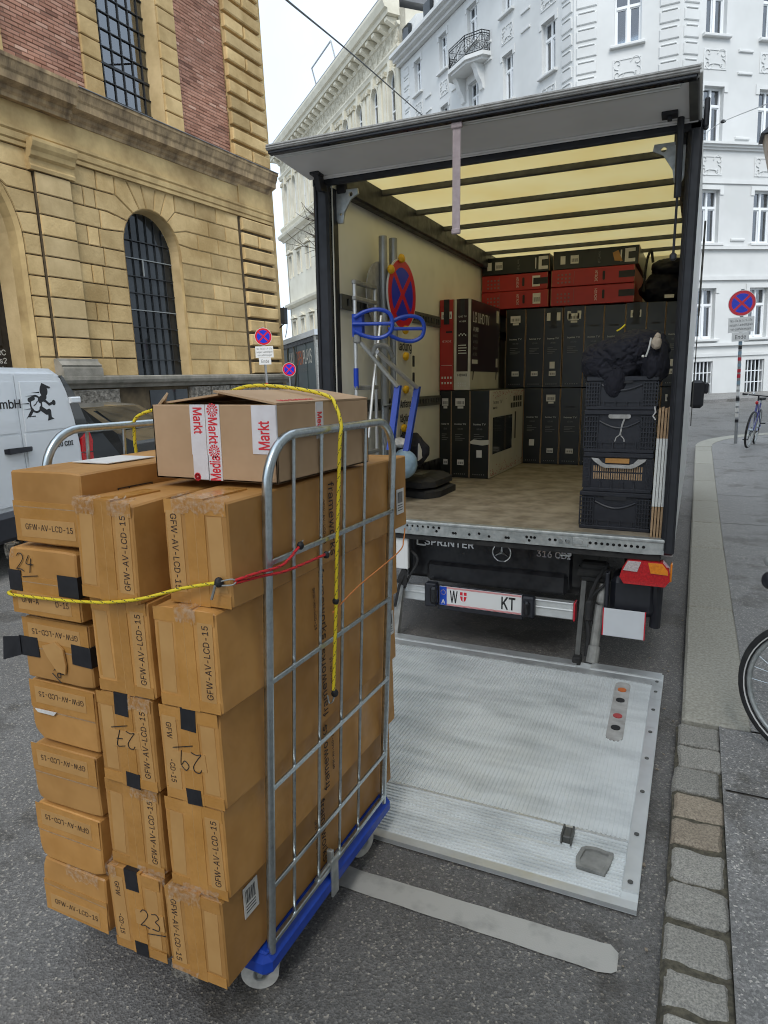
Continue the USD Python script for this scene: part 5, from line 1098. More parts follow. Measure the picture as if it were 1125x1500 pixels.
def no_stopping(parent, c, n, r, up_=EZ, x_rot=0.0):
    """Disc with red ring, blue field and red diagonal cross, facing n."""
    n = np.asarray(n, float) / np.linalg.norm(n); u = np.cross(up_, n); u /= np.linalg.norm(u); w = np.cross(n, u); c = np.asarray(c, float)
    D = Point(0, 0).buffer(r, 32)
    d = part(parent, 'sign_disc', prism(D, c, u, w, -.006, .004, n), 'plate_white')
    part(d, 'red_ring', prism(Point(0, 0).buffer(r * .96, 32).difference(Point(0, 0).buffer(r * .74, 32)), c, u, w, .004, .0055, n), 'sign_red')
    x = unary_union([affinity.rotate(sbox(-r * .76, -r * .085, r * .76, r * .085), a, origin=(0, 0)) for a in (45, -45)])
    part(d, 'blue_field', prism(Point(0, 0).buffer(r * .745, 32).difference(x), c, u, w, .004, .0055, n), 'sign_blue')
    part(d, 'red_cross', prism(x.intersection(Point(0, 0).buffer(r * .745, 32)), c, u, w, .004, .0055, n), 'sign_red')
    return u, w, n
ms = thing('mobile_sign', 'mobile no-stopping sign on a grey post stored against the left truck wall', 'sign', (-1.9, 4.4, FZ))
part(ms, 'post', MB().add(*cyl((-1.96, 4.30, .9), (-1.96, 4.30, 2.60), .028)).add(*cyl((-1.93, 4.40, .9), (-1.93, 4.40, 2.60), .028)), 'pole_grey', smooth=40)
no_stopping(ms, (-1.90, 4.475, 2.245), (1, -.03, 0), .235)
part(ms, 'second_disc', prism(Point(0, 0).buffer(.21, 28), (-1.99, 4.30, 2.23), EY, EZ, 0, .006), 'lip_grey')
for y, z in ((4.44, 2.475), (4.26, 2.38), (4.50, 2.01), (4.50, 1.83), (4.50, 1.60), (4.46, 1.33)):
    part(ms, 'yellow_clamp', MB().add(*blob((-1.885, y, z), (.022, .035, .03), int(y * 100), amp=.2, sub=2)), 'yellow')
tp = part(ms, 'text_plate', bevel(-1.90, -1.894, 4.36, 4.63, 1.60, 1.955, .002), 'tv_white'); part(tp, 'lettering', text('ladung', .06, (-1.893, 4.51, 1.90), EY, EZ, width=.24, bold=True), 'ink_black')
tp = part(ms, 'text_plate', bevel(-1.90, -1.894, 4.36, 4.63, 1.20, 1.585, .002), 'tv_white')
for j, s in enumerate(('Anfang', 'täglich', 'Ladezone')): part(tp, 'lettering', text(s, .05, (-1.893, 4.51, 1.50 - .10 * j), EY, EZ, width=.20, bold=True), 'ink_black')
for z in (1.80, 1.68): part(ms, 'slot', bevel(-1.90, -1.89, 4.655, 4.685, z - .04, z + .04, .004), 'ink_black')
part(ms, 'wire_rack', MB().add(*tube(spline([(-1.92, 4.18, 1.05), (-1.92, 4.18, 1.46), (-1.92, 4.20, 1.49), (-1.92, 4.42, 1.50), (-1.92, 4.50, 1.49)]), .009, 6)), 'zinc')
bd = thing('cloth_bundle', 'bundle of black, white and blue cloth under the blue handles', 'cloth', (-1.82, 4.5, .95))
part(bd, 'dark_cloth', MB().add(*blob((-1.86, 4.5, 1.16), (.13, .13, .14), 31, amp=.25, sub=4)), 'cloth_black', smooth=True)
part(bd, 'blue_cloth', blob((-1.80, 4.26, 1.10), (.09, .08, .10), 32, amp=.1), 'cloth_blue', smooth=True)
part(bd, 'white_cloth', MB().add(*blob((-1.84, 4.28, 1.24), (.06, .05, .035), 33, amp=.3)).add(*hull([np.array([-1.75, 4.42 + a, 1.16 + b]) + np.array([d, 0, 0]) for a, b in ((-.03, .07), (.06, -.03), (-.05, -.05)) for d in (0, .01)])), 'paper_label', smooth=True)
for k, (z0, dx) in enumerate(((FZ + .001, .03), (FZ + .075, 0))):
    t = thing('sign_foot', ['black rubber sign foot lying on the truck floor, lower of two', 'black rubber sign foot stacked on another, upper of two'][k], 'sign base', (-1.85, 4.85, z0))
    part(t, 'rubber_block', hull([np.array([x, y, z]) for x, y in ((-2.03, 4.55 + dx), (-1.77 + dx, 4.50), (-1.70 + dx, 4.62), (-1.70 + dx, 4.98), (-1.78, 5.06), (-2.03, 5.06)) for z in (z0, z0 + .045)] + [np.array([x, y, z0 + .072]) for x in (-1.99, -1.78) for y in (4.62, 5.0)]), 'rubber')
    part(t, 'carry_grip', bevel(-1.93, -1.85, 4.7, 4.9, z0 + .068, z0 + .074, .002), 'black_paint')

# ================================================================== THE LOADED ROLL CAGE
mat('cardboard_side', (0.40, 0.215, 0.085), (0.47, 0.265, 0.11), scale=5, detail=6, rough=0.7, bump=0.25, bscale=30, bdist=0.003, rand=0.08)
LX = .042
def pxx(z): return -.940 + LX * z           # plane of the right-hand cage side
rc = thing('roll_cage', 'blue based steel roll cage loaded with brown cartons in front of the truck', 'roll cage', (-1.28, 1.6, 0))
part(rc, 'base', MB().add(*bevel(-1.655, -.918, 1.238, 2.035, .104, .174, .02)).add(*bevel(-1.64, -.932, 1.25, 2.02, .168, .180, .005)), 'plastic_blue', smooth=35)
part(rc, 'base_rim', MB().add(*bevel(-.947, -.93, 1.29, 1.98, .174, .184, .003)), 'zinc')
part(rc, 'hinge_strap', MB().add(*bevel(-.921, -.912, 1.575, 1.615, .098, .225, .003)).add(*cyl((-.932, 1.52, .192), (-.932, 1.67, .192), .012, 8)).add(*bevel(-.938, -.918, 1.585, 1.60, .18, .25, .003)), 'zinc_dull')
def side_frame(x0, s):
    X = lambda z: x0 + LX * z
    y0, y1, zt, r = 1.276, 1.985, 1.532, .115
    P = lambda y, z: np.array([X(z), y, z])
    path = [P(y0, .165), P(y0, .8), P(y0, zt - r)] + [P(y0 + r - r * math.cos(a), zt - r + r * math.sin(a)) for a in np.linspace(0, PI / 2, 9)[1:]] + [P((y0 + y1) / 2, zt)] + [P(y1 - r + r * math.sin(a), zt - r + r * math.cos(a)) for a in np.linspace(0, PI / 2, 9)] + [P(y1, .8), P(y1, .165)]
    f = part(rc, 'side_frame', MB().add(*tube(path, .0120, 14)), 'zinc', smooth=40)
    for y in (1.39, 1.525, 1.655, 1.785) if s > 0 else (1.42, 1.56, 1.70, 1.85):
        part(f, 'rod', MB().add(*cyl(P(y, .182), P(y, zt - .006), .0050, 8)), 'zinc', smooth=40)
    for z in (1.240, .940, .650, .367, .196):
        part(f, 'cross_bar', MB().add(*xf(bevel(-.004, .004, y0, y1, -.007, .007, .002), None, P(0, z) + [s * .008, 0, 0])), 'zinc')
    return f
side_frame(-.940, 1); side_frame(-1.655, -1)
for x, y, a in ((-1.0, 1.325, .5), (-.985, 1.90, 1.2), (-1.56, 1.33, 2.2), (-1.57, 1.90, .2)):
    u = np.array([math.cos(a), math.sin(a), 0]); c = np.array([x, y, .052]) + ([-.0, -.012, 0] if y < 1.33 and x > -1.2 else [0, 0, 0]); w = np.cross(u, EZ)
    p = part(rc, 'caster', MB().add(*cyl(c - w * .016, c + w * .016, .052, 28)), 'plastic_white', smooth=35)
    part(p, 'hub', MB().add(*cyl(c - w * .023, c + w * .023, .020, 16)).add(*cyl(c - w * .026, c + w * .026, .008, 6)), 'zinc_dull', smooth=35)
    fk = MB()
    for sgn in (-1, 1): fk.add(*hull([c + w * sgn * d + u * a1 + EZ * b1 for d in (.020, .023) for a1, b1 in ((-.014, -.012), (.014, -.012), (.03, .05), (-.02, .05))]))
    fk.add(*bevel(c[0] - .035, c[0] + .035, c[1] - .035, c[1] + .035, .098, .105, .002)); part(p, 'fork', fk, 'zinc_dull')
    part(p, 'swivel', MB().add(*cyl((c[0], c[1], .085), (c[0], c[1], .106), .026, 16)), 'zinc_dull')
DIG = {'1': [[(-.1, .3), (.1, .5), (.1, -.5)]], '2': [[(-.25, .3), (-.1, .48), (.15, .45), (.22, .2), (-.05, -.2), (-.28, -.48), (.0, -.42), (.3, -.5)]], '3': [[(-.25, .42), (.05, .5), (.2, .3), (-.02, .05), (.22, -.12), (.15, -.42), (-.25, -.45)]],
       '4': [[(-.05, .5), (-.25, .0), (.3, .02)], [(.12, .35), (.02, -.5)]], '7': [[(-.28, .4), (.28, .45), (.0, -.5)], [(-.15, 0), (.28, .05)]], '8': [[(.1, .45), (-.2, .35), (-.1, .08), (.2, -.2), (.05, -.48), (-.22, -.3), (.0, .0), (.22, .3), (.1, .45)]], '9': [[(.2, .3), (-.05, .5), (-.25, .25), (-.02, .02), (.22, .25), (.12, -.5)]]}
def carton(name, label, c, w, h, yf, L, roll, up=True, m='cardboard', group='cartons on the roll cage', seed=0, side='cardboard_side'):
    xc, zc = c
    t = thing(name, label, 'carton', (xc, yf + L / 2, zc - h / 2), group)
    g = trimesh.Trimesh(*bevel(-w / 2, w / 2, 0, L, -h / 2, h / 2, .0035))
    g = trimesh.Trimesh(*bevel(-w / 2, w / 2, 0, L, -h / 2, h / 2, .004)).subdivide().subdivide().subdivide()
    v = np.array(g.vertices); e = np.minimum(np.minimum(np.abs(np.abs(v[:, 0]) - w / 2) + np.abs(np.abs(v[:, 2]) - h / 2), 1), .05) / .05
    nz = (np.stack([meshkit.fbm(v * 14 + seed * 5.7 + k * 19, 3, seed + k) for k in range(3)], 1) - .5)
    v += nz * [.0035, .0012, .0035]
    rc_ = np.random.default_rng(seed + 50)
    for sx in (-1, 1):
        for sz in (-1, 1):
            k = rc_.uniform(0, .008); d_ = np.exp(-((v[:, 0] - sx * w / 2) ** 2 + (v[:, 2] - sz * h / 2) ** 2 + v[:, 1] ** 2) / .022 ** 2)[:, None]
            v += d_ * k * np.array([-sx * .8, 1.0, -sz * .9])
    v[:, 2] += (.004 * np.exp(-((v[:, 1] - rc_.uniform(.2, .8)) / .15) ** 2) - .002) * (v[:, 2] > 0)
    cr, sr = math.cos(roll), math.sin(roll); Rm = np.array([[cr, 0, -sr], [0, 1, 0], [sr, 0, cr]])
    O = np.array([xc, yf, zc])
    part(t, 'carton_body', (v @ Rm.T + O, g.faces), m, smooth=28)
    U, V = Rm @ EX, Rm @ EZ
    return t, O, U, V
def deco(t, nm, poly, O, U, V, d0, d1, m): return part(t, nm, prism(poly, O, U, V, d0, d1, -EY), m)
TXT = 'GFW-AV-LCD-15'
def hand(t, s, O, U, V, a, b, size, rot, d=.004, under=True, under_top=False):
    g = MB(); cr, sr = math.cos(rot), math.sin(rot)
    def P(x, y): return O + U * (a + x * cr - y * sr) + V * (b + x * sr + y * cr) - EY * d
    for k, ch in enumerate(s):
        for st in DIG[ch]: g.add(*tube(spline([P(((k - (len(s) - 1) / 2) * .75 + x) * size, y * size) for x, y in st], 4), .0011, 5))
    if under: g.add(*tube([P(-.2 * size, -.85 * size), P(1.0 * size, -.55 * size)], .0011, 5))
    part(t, 'handwriting', g, 'ink_black')
def upright(key, label, c, w, h, yf, roll, text_up, tapes=(), gap=False, num=None, seed=0, L=.985):
    t, O, U, V = carton('frame_carton', label, c, w, h, yf, L, roll, seed=seed)
    rr = random.Random(seed)
    f = .0008
    deco(t, 'seam', sbox(-.0007, -h / 2 + .004, .0007, h / 2 - .004), O, U, V, f - .001, f + .0008, 'tape_patch')
    deco(t, 'packing_tape', sbox(-.026, -h / 2, .027, h / 2 - .001), O, U, V, 0, f + .0006, 'packing_tape')
    deco(t, 'packing_tape', sbox(-w / 2 + .004, h / 2 - .034, w / 2 - .004, h / 2 - .002), O, U, V, 0, f + .0002, 'packing_tape')
    deco(t, 'packing_tape', sbox(-w / 2 + .004, -h / 2 + .002, w / 2 - .004, -h / 2 + .03), O, U, V, 0, f + .0002, 'packing_tape')
    deco(t, 'packing_tape', affinity.rotate(sbox(-w / 2 + .01, -h / 2 + .04, -w / 2 + .024, h / 2 - .04), rr.uniform(-2, 2)), O, U, V, 0, f - .0002, 'packing_tape')
    sgn = 1 if text_up else -1
    deco(t, 'label_patch', affinity.rotate(sbox(sgn * .058 - .021, -.094, sgn * .058 + .021, .094), rr.uniform(-1.5, 1.5)), O, U, V, 0, f + .0004, 'tape_patch')
    if rr.random() < .8: deco(t, 'label_patch', affinity.rotate(sbox(-sgn * .055 - .02, -.085, -sgn * .055 + .02, .085), rr.uniform(-2, 2)), O, U, V, 0, f - .0001, 'tape_patch')
    x = sgn * .060; A, B = (V, -U) if text_up else (-V, U)
    Ot = O + U * x - EY * (f + .0004)
    if not gap: part(t, 'lettering', text(TXT, .0172, Ot, A, B, width=.176), 'ink')
    else:
        part(t, 'lettering', text('GFW', .0155, Ot - A * .058, A, B, width=.042), 'ink'); part(t, 'lettering', text('-CD-15', .0155, Ot + A * .046, A, B, width=.062), 'ink')
    part(t, 'lettering', text(TXT, .0155, Ot, A, B, width=.158), 'ink') if False else None
    for where in tapes:
        b0, b1 = (h / 2 - .055, h / 2 + .003) if where == 'top' else (-h / 2 - .002, -h / 2 + .038)
        a0 = (.0 if where == 'top' else .004) + rr.uniform(-.006, .006)
        p = deco(t, 'black_tape', affinity.rotate(sbox(a0 - .022, b0, a0 + .022, b1), rr.uniform(-4, 4)), O, U, V, 0, f + .0016, 'black_tape')
        if where == 'top': part(t, 'black_tape', xf(box(a0 - .022, a0 + .022, -f - .001, .05, h / 2 - .001, h / 2 + .004), np.stack([U, EY, V], 1), O), 'black_tape')
    if num:
        s, a, b, size, rot = num
        deco(t, 'label_patch', affinity.rotate(sbox(a - .05, b - .022, a + .045, b + .022), math.degrees(rot) + 4), O, U, V, 0, f + .0012, 'tape_patch'); hand(t, s, O, U, V, a, b, size, rot, f + .0022)
    part(t, 'tape_over_edge', xf(box(-.026, .026, -.001, .16, h / 2 - .002, h / 2 + .0022), np.stack([U, EY, V], 1), O), 'packing_tape')
    # right-hand face: big brand print, small code
    return t, O, U, V
def side_print(t, O, U, V, w, h, y, down, words='frameworks'):
    A, B = (-V, EY) if down else (V, -EY)
    o = O + U * (w / 2 + .0034); o = o + EY * (y - o[1])
    part(t, 'side_lettering', text(words, .030, o, A, B, width=h * .84), 'ink'); part(t, 'side_lettering', text(TXT, .011, o + EY * (.045 if not down else -.045) * 1, A, B, width=h * .5), 'ink')
def side_label(t, O, U, V, w, y, dz, hh=.085, ww=.06):
    o = O + U * (w / 2 + .0034); o = o + EY * (y - o[1]) + V * dz
    p = part(t, 'paper_label', prism(sbox(-ww / 2, -hh / 2, ww / 2, hh / 2), o, EY, V, -.001, .0008, U), 'paper_label')
    g = MB(); k = 0
    for j in range(9): g.add(*prism(sbox(-ww * .38 + j * ww * .08, -hh * .05, -ww * .38 + j * ww * .08 + ww * (.03 + .02 * (j % 2)), hh * .38), o, EY, V, .0008, .0012, U))
    for j in range(3): g.add(*prism(sbox(-ww * .38, -hh * (.16 + .1 * j), ww * .3, -hh * (.13 + .1 * j)), o, EY, V, .0008, .0012, U))
    part(p, 'barcode', g, 'ink_black')
HR = .2435
zR = [.1815, .426, .671, .916, 1.161]
r5 = upright('R5', 'bottom carton at the near right corner of the cage, above the white caster', (-1.045, zR[0] + HR / 2), .180, HR, 1.118, .030, False, seed=1)
side_label(*r5, .180, 1.228, .055); side_print(*r5, .180, HR, 1.60, True)
r4 = upright('R4', 'carton second from the bottom of the right front column', (-1.031, zR[1] + HR / 2), .180, HR, 1.128, .022, True, seed=2); side_print(*r4, .180, HR, 1.60, False)
r3 = upright('R3', 'carton with black tape tabs and upside down number 29 on its front', (-1.023, zR[2] + HR / 2), .180, HR, 1.126, .028, False, ('top', 'bottom'), gap=True, num=('29', -.002, -.012, .05, PI), seed=3); side_print(*r3, .180, HR, 1.59, False); side_label(*r3, .180, 2.06, .02)
r2 = upright('R2', 'carton fourth from the bottom of the right front column, top edge showing', (-1.013, zR[3] + HR / 2), .180, HR, 1.122, .024, True, seed=4); side_print(*r2, .180, HR, 1.58, True)
r1 = upright('R1', 'top carton of the right front column, under the taped pinkish box', (-.986, zR[4] + HR / 2), .178, HR, 1.150, .010, False, seed=5); side_print(*r1, .178, HR, 1.60, True); side_label(*r1, .178, 2.075, -.03)
m5 = upright('M5', 'bottom carton of the middle column, numbered 23 with black tape', (-1.233, zR[0] + HR / 2), .182, HR, 1.116, .036, False, ('top', 'bottom'), gap=True, num=('23', .045, -.005, .05, -.05), seed=6)
m4 = upright('M4', 'carton second from the bottom of the middle column', (-1.228, zR[1] + HR / 2), .184, HR, 1.128, .010, True, seed=7)
m3 = upright('M3', 'middle column carton with black tape tabs and number 27', (-1.219, zR[2] + HR / 2), .182, HR, 1.120, .014, True, ('top', 'bottom'), num=('27', -.0, .005, .045, PI), seed=8)
m2 = upright('M2', 'carton fourth from the bottom of the middle column', (-1.209, zR[3] + HR / 2), .182, HR, 1.122, .024, True, seed=9)
m1 = upright('M1', 'top carton of the middle column, standing slightly forward under the rope', (-1.213, zR[4] + HR / 2 - .006), .180, .238, 1.104, -.006, True, seed=10)
def lying(key, label, c, w, h, yf, roll, flip, seed, tapes=(), plain=True, gap=False, num=None, L=.98):
    t, O, U, V = carton('frame_carton', label, c, w, h, yf, L, roll, seed=seed); rr = random.Random(seed); f = .0008
    s = -1 if flip else 1
    deco(t, 'seam', sbox(-w / 2 + .004, -.0012, w / 2 - .004, .0012), O, U, V, f - .001, f + .0004, 'cardboard_edge')
    if s > 0: deco(t, 'packing_tape', sbox(-w / 2, -.024, w / 2, .014), O, U, V, 0, f + .0002, 'packing_tape')
    deco(t, 'packing_tape', affinity.rotate(sbox(-w / 2 + .002, min(0, -s * h / 2) + .004, w / 2 - .002, max(0, -s * h / 2) - .004), rr.uniform(-.6, .6)), O, U, V, 0, f + .0003, 'packing_tape')
    deco(t, 'label_patch', affinity.rotate(sbox(-w / 2 + .022, -s * h * .27 - .026, w / 2 - .03, -s * h * .27 + .020), rr.uniform(-1, 1)), O, U, V, 0, f + .0009, 'tape_patch')
    A, B = (U, V) if not flip else (-U, -V); Ot = O - V * s * h * .27 - EY * (f + .0009)
    if gap:
        part(t, 'lettering', text('GFW-A', .0145, Ot - A * .053, A, B, width=.062), 'ink'); part(t, 'lettering', text('D-15', .0145, Ot + A * .060, A, B, width=.046), 'ink')
    else: part(t, 'lettering', text(TXT, .0145, Ot, A, B, width=.165), 'ink')
    for a0, a1, out in tapes:
        deco(t, 'black_tape', affinity.rotate(sbox(a0, -.026, a1, .028), rr.uniform(-3, 3)), O, U, V, 0, f + .0018, 'black_tape')
        if out: part(t, 'loose_tape', hull([O + U * a + V * b - EY * d for a, b, d in ((a0 + .005, .026, .005), (a0 + .005, -.026, .005), (a0 - .05, .02, .012), (a0 - .055, -.045, .016), (a0 - .02, -.03, .008))] + [O + U * a + V * b - EY * d for a, b, d in ((a0 + .005, .026, .0035), (a0 - .05, .02, .0105), (a0 - .055, -.045, .0145))]), 'black_tape')
        if a1 >= w / 2 - .001: part(t, 'black_tape', prism(sbox(0, -.026, .07, .028), O + U * (w / 2 + .002) - EY * .004, EY, V, -.001, .0022, U), 'black_tape')
    if num: hand(t, num[0], O, U, V, num[1], num[2], num[3], num[4], f + .002)
    return t, O, U, V
l7 = lying('L7', 'bottom carton of the left column with a crossed out print', (-1.474, .269), .240, .172, 1.126, -.010, False, 11)
l6 = lying('L6', 'left column carton second from the bottom, print upside down', (-1.470, .445), .240, .172, 1.124, .004, True, 12)
l5 = lying('L5', 'left column carton third from the bottom, print upside down', (-1.463, .624), .240, .174, 1.128, .020, True, 13)
l4 = lying('L4', 'left column carton in mid height with torn lower flap edge', (-1.459, .803), .238, .172, 1.140, .010, True, 14)
l3 = lying('L3', 'left column carton with loose black tape ends and torn number 18', (-1.449, .983), .238, .172, 1.134, .010, True, 15, tapes=((-.135, -.065, True), (.055, .1195, False)), num=('18', .0, -.050, .030, -.9))
l2 = lying('L2', 'left column carton numbered 24 with black tape at both ends', (-1.452, 1.168), .242, .180, 1.118, .012, False, 16, tapes=((-.121, -.075, False), (.055, .1215, False)), gap=True, num=('24', -.055, .050, .045, -.12))
l1 = lying('L1', 'topmost carton of the left column with a paper label on its top', (-1.424, 1.359), .240, .184, 1.130, .004, False, 17)
deco(l3[0], 'torn_flap', Polygon([(-.03, -.015), (-.045, .012), (.005, .028), (.03, .012), (.035, -.03), (.03, -.055), (.0, -.05)]), l3[1], l3[2], l3[3], .003, .008, 'tape_patch')
part(l4[0], 'torn_edge', hull([l4[1] + l4[2] * a + l4[3] * b - EY * d for a, b in ((-.10, .002), (-.02, .004), (-.03, -.006), (-.09, -.006)) for d in (.003, .006)]), 'paper_label')
O, U, V = l1[1:]
part(l1[0], 'paper_label', xf(box(-.085, .045, .16, .33, .0925, .0945), np.stack([U, EY, V], 1), O), 'paper_label')
cs = O + U * (.1235) + EY * .17 - V * .005
part(l1[0], 'caution_print', prism(sbox(-.06, -.045, .06, .045).difference(sbox(-.057, -.042, .057, .042)).union(sbox(-.024, -.045, -.021, .045)), cs, EY, V, -.001, .0004, U), 'ink')
part(l1[0], 'caution_print', text('CAUTION', .018, cs - EY * .040, V, -EY, width=.075), 'ink'); 
for k, s in enumerate(('Handle', 'With', 'Care')): part(l1[0], 'caution_print', text(s, .013, cs + EY * (-.002 + .022 * k), V, -EY, width=.06), 'ink')

MATS['crumpled_tape'] = usdkit.material(stage, '/World/Looks/crumpled_tape', {
    'g': ('geometry', {}), 'n': ('noise_texture', {'scale': 90.0, 'detail': 5.0}), 'b': ('bump', {'strength': 0.9, 'distance': 0.005}), 'r': ('rgb_ramp', {'ramp': [(0.42, (0.03,) * 3), (0.66, (0.27,) * 3)]}),
    't': ('transparent_bsdf', {'color': (0.95, 0.92, 0.86)}), 'p': ('principled_bsdf', {'base_color': (0.66, 0.60, 0.50), 'roughness': 0.16}), 'm': ('mix_closure', {})},
    [('g.position', 'n.vector'), ('n.fac', 'b.height'), ('b.normal', 'p.normal'), ('n.fac', 'r.fac'), ('r.color', 'm.fac'), ('t.BSDF', 'm.closure1'), ('p.BSDF', 'm.closure2')], surface='m.closure')
def crumple(bx_, a0, a1, b, seed, wd=.03):
    """Wrinkled clear tape folded over an upper front edge."""
    t, O, U, V = bx_; n = 26; g = np.random.default_rng(seed); rows = []
    prof = [(-.0048, -wd), (-.0052, -wd * .5), (-.0055, -.004), (-.003, .0035), (.012, .0052), (wd * .7, .0052)]
    for k in range(n + 1):
        a = a0 + (a1 - a0) * k / n
        rows.append([O + U * a + EY * (d + g.normal(0, .0007)) + V * (b + e + g.normal(0, .0008) + (g.normal(0, .004) if j in (0, 5) else 0)) for j, (d, e) in enumerate(prof)])
    v = np.array(rows).reshape(-1, 3); m_ = len(prof)
    part(t, 'crumpled_tape', MB().add(v, [[k * m_ + j, (k + 1) * m_ + j, (k + 1) * m_ + j + 1, k * m_ + j + 1] for k in range(n) for j in range(m_ - 1)]), 'crumpled_tape', smooth=40)
for bx_, a0, a1, b, sd in ((m1, -.088, -.02, .118, 1), (m1, .02, .088, .118, 2), (r2, -.02, .04, HR / 2, 3), (r1, -.06, .086, HR / 2, 4), (r5, -.07, .03, HR / 2, 5), (r5, -.088, -.0, -HR / 2 + .012, 6), (m4, .0, .09, HR / 2, 7), (m3, .02, .09, HR / 2 - .001, 8), (m5, -.09, -.055, HR / 2, 9), (m4, -.0, .09, -HR / 2 + .012, 10), (l2, -.121, -.085, .09, 11), (l7, -.02, .10, .086, 12), (r4, -.05, .06, -HR / 2 + .012, 13)): crumple(bx_, a0, a1, b, sd)

# pinkish box with shop tape on top of the load
mm = thing('taped_box', 'pinkish brown box with red and white MediaMarkt tape on top of the load', 'carton', (-1.07, 1.58, 1.415))
mx0, mx1, my0, my1, mz0, mz1 = -1.258, -.886, 1.332, 1.822, 1.4165, 1.602
b = MB()
for q in ((mx0, mx1, my0, my0 + .006, mz0, mz1), (mx0, mx1, my1 - .006, my1, mz0, mz1), (mx0, mx0 + .006, my0, my1, mz0, mz1), (mx1 - .006, mx1, my0, my1, mz0, mz1), (mx0, mx1, my0, my1, mz0, mz0 + .006)): b.add(*bevel(*q, .0015))
part(mm, 'box_wall', b, 'cardboard_pink')
def flap(pts, th=.005):
    p = np.array(pts, float); n = np.cross(p[1] - p[0], p[2] - p[0]); n /= np.linalg.norm(n); n = n if n[2] > 0 else -n
    return hull(np.vstack([p, p + n * th]))
part(mm, 'top_flap', flap([(mx1, my0 + .005, mz1), (mx1, my1, mz1), (mx1 - .17, my1 + .004, mz1 + .026), (mx1 - .185, my0 + .012, mz1 + .030)]), 'cardboard_pink')
part(mm, 'top_flap', flap([(mx0, my0 + .03, mz1), (mx0, my1, mz1), (mx0 + .17, my1, mz1 + .022), (mx0 + .188, my0 + .03, mz1 + .022)]), 'cardboard_pink')
part(mm, 'front_flap', flap([(mx0 + .008, my0 + .007, mz1 - .004), (mx1 - .008, my0 + .007, mz1 - .004), (mx1 - .03, my0 + .13, mz1 - .03), (mx0 + .03, my0 + .13, mz1 - .02)]), 'cardboard_edge')
part(mm, 'bent_corner', MB().add(*flap([(mx0 - .004, my0 + .01, mz1 - .02), (mx0 - .010, my0 + .06, mz1 + .0), (mx0 + .006, my0 + .058, mz1 + .028), (mx0 + .026, my0 + .02, mz1 + .012)])), 'cardboard_edge')
def tape_strip(a0, a1, b0, b1): return part(mm, 'white_tape', box(a0, a1, my0 - .0016, my0, b0, b1), 'white_tape')
tape_strip(mx0 + .122, mx0 + .168, 1.48, mz1 + .001); tape_strip(mx0 + .124, mx0 + .172, mz0 + .002, 1.48); tape_strip(mx0 + .170, mx0 + .212, mz0 + .001, mz1 + .001); tape_strip(mx0 + .305, mx1 + .0005, 1.487, mz1)
part(mm, 'white_tape', box(mx1, mx1 + .0016, my0 - .001, my0 + .004, 1.487, mz1), 'white_tape')
my = my0 - .0016
part(mm, 'red_lettering', text('Markt', .026, (mx0 + .146, my, 1.565), -EZ, EX, width=.066, bold=True), 'red_ink')
part(mm, 'red_lettering', text('Markt', .026, (mx0 + .191, my, 1.541), -EZ, EX, width=.066, bold=True), 'red_ink')
part(mm, 'red_lettering', text('Media', .030, (mx0 + .191, my, 1.447), EZ, -EX, width=.062, bold=True), 'red_ink')
part(mm, 'red_lettering', text('Markt', .030, (mx0 + .338, my, 1.530), EZ, -EX, width=.070, bold=True), 'red_ink')
def swirl(c, n=13, r=.0145):
    g = MB()
    for k in range(n):
        a = k * 2 * PI / n
        for j in range(3):
            rr = r * (.35 + .32 * j); q = np.array([c[0] + rr * math.cos(a + .5 * j), my, c[1] + rr * math.sin(a + .5 * j)]); s = .0010 + .0006 * j
            g.add(*box(q[0] - s, q[0] + s, my - .0006, my, q[2] - s, q[2] + s))
    part(mm, 'red_swirl', g, 'red_ink', kind='stuff')
swirl((mx0 + .191, 1.590)); swirl((mx0 + .191, 1.490)); swirl((mx0 + .135, 1.425), r=.008)
part(mm, 'white_tape', box(mx1, mx1 + .0014, 1.515, 1.552, 1.51, mz1 + .002), 'white_tape'); part(mm, 'red_lettering', text('Media', .022, (mx1 + .0014, 1.533, 1.55), -EZ, EY, width=.06, bold=True), 'red_ink')
ft = np.array([-.185, 0, .030]); ft /= np.linalg.norm(ft); 
part(mm, 'top_print', text('MediaMarkt', .014, (mx1 - .018, my0 + .12, mz1 + .0092), EY, ft, width=.16), 'red_ink')

# bungee ropes
def rope(t, pts, r, m, flecks=True, seed=0, nm='rope_strand'):
    p = spline(pts, 8); part(t, nm, MB().add(*tube(p, r, 8)), m, smooth=60)
    if not flecks: return
    seg = np.r_[0, np.cumsum(np.linalg.norm(np.diff(p, axis=0), axis=1))]; g = MB(); s = .006; k = 0
    while s < seg[-1] - .008:
        c = np.array([np.interp(s, seg, p[:, i]) for i in range(3)]); d = np.array([np.interp(s + .005, seg, p[:, i]) for i in range(3)]) - c; d /= np.linalg.norm(d)
        a = np.cross(d, [.3, .5, .8]); a /= np.linalg.norm(a); bb = np.cross(d, a)
        for q in range(2):
            an = k * 1.1 + q * PI; o = c + (math.cos(an) * a + math.sin(an) * bb) * r * .86; o2 = c + d * .008 + (math.cos(an + .9) * a + math.sin(an + .9) * bb) * r * .86
            g.add(*cyl(o, o2, r * .30, 4))
        s += .0125; k += 1
    part(t, 'dark_fleck', g, 'ink_black', kind='stuff')
def knot(t, c, r, s): part(t, 'knot', MB().add(*blob(c, (r, r, r * 1.2), s, amp=.2, sub=2)), 'ink_black')
t1 = thing('bungee_rope', 'yellow and black bungee rope over the top box and down the cage side', 'rope', (-1.0, 1.57, .75))
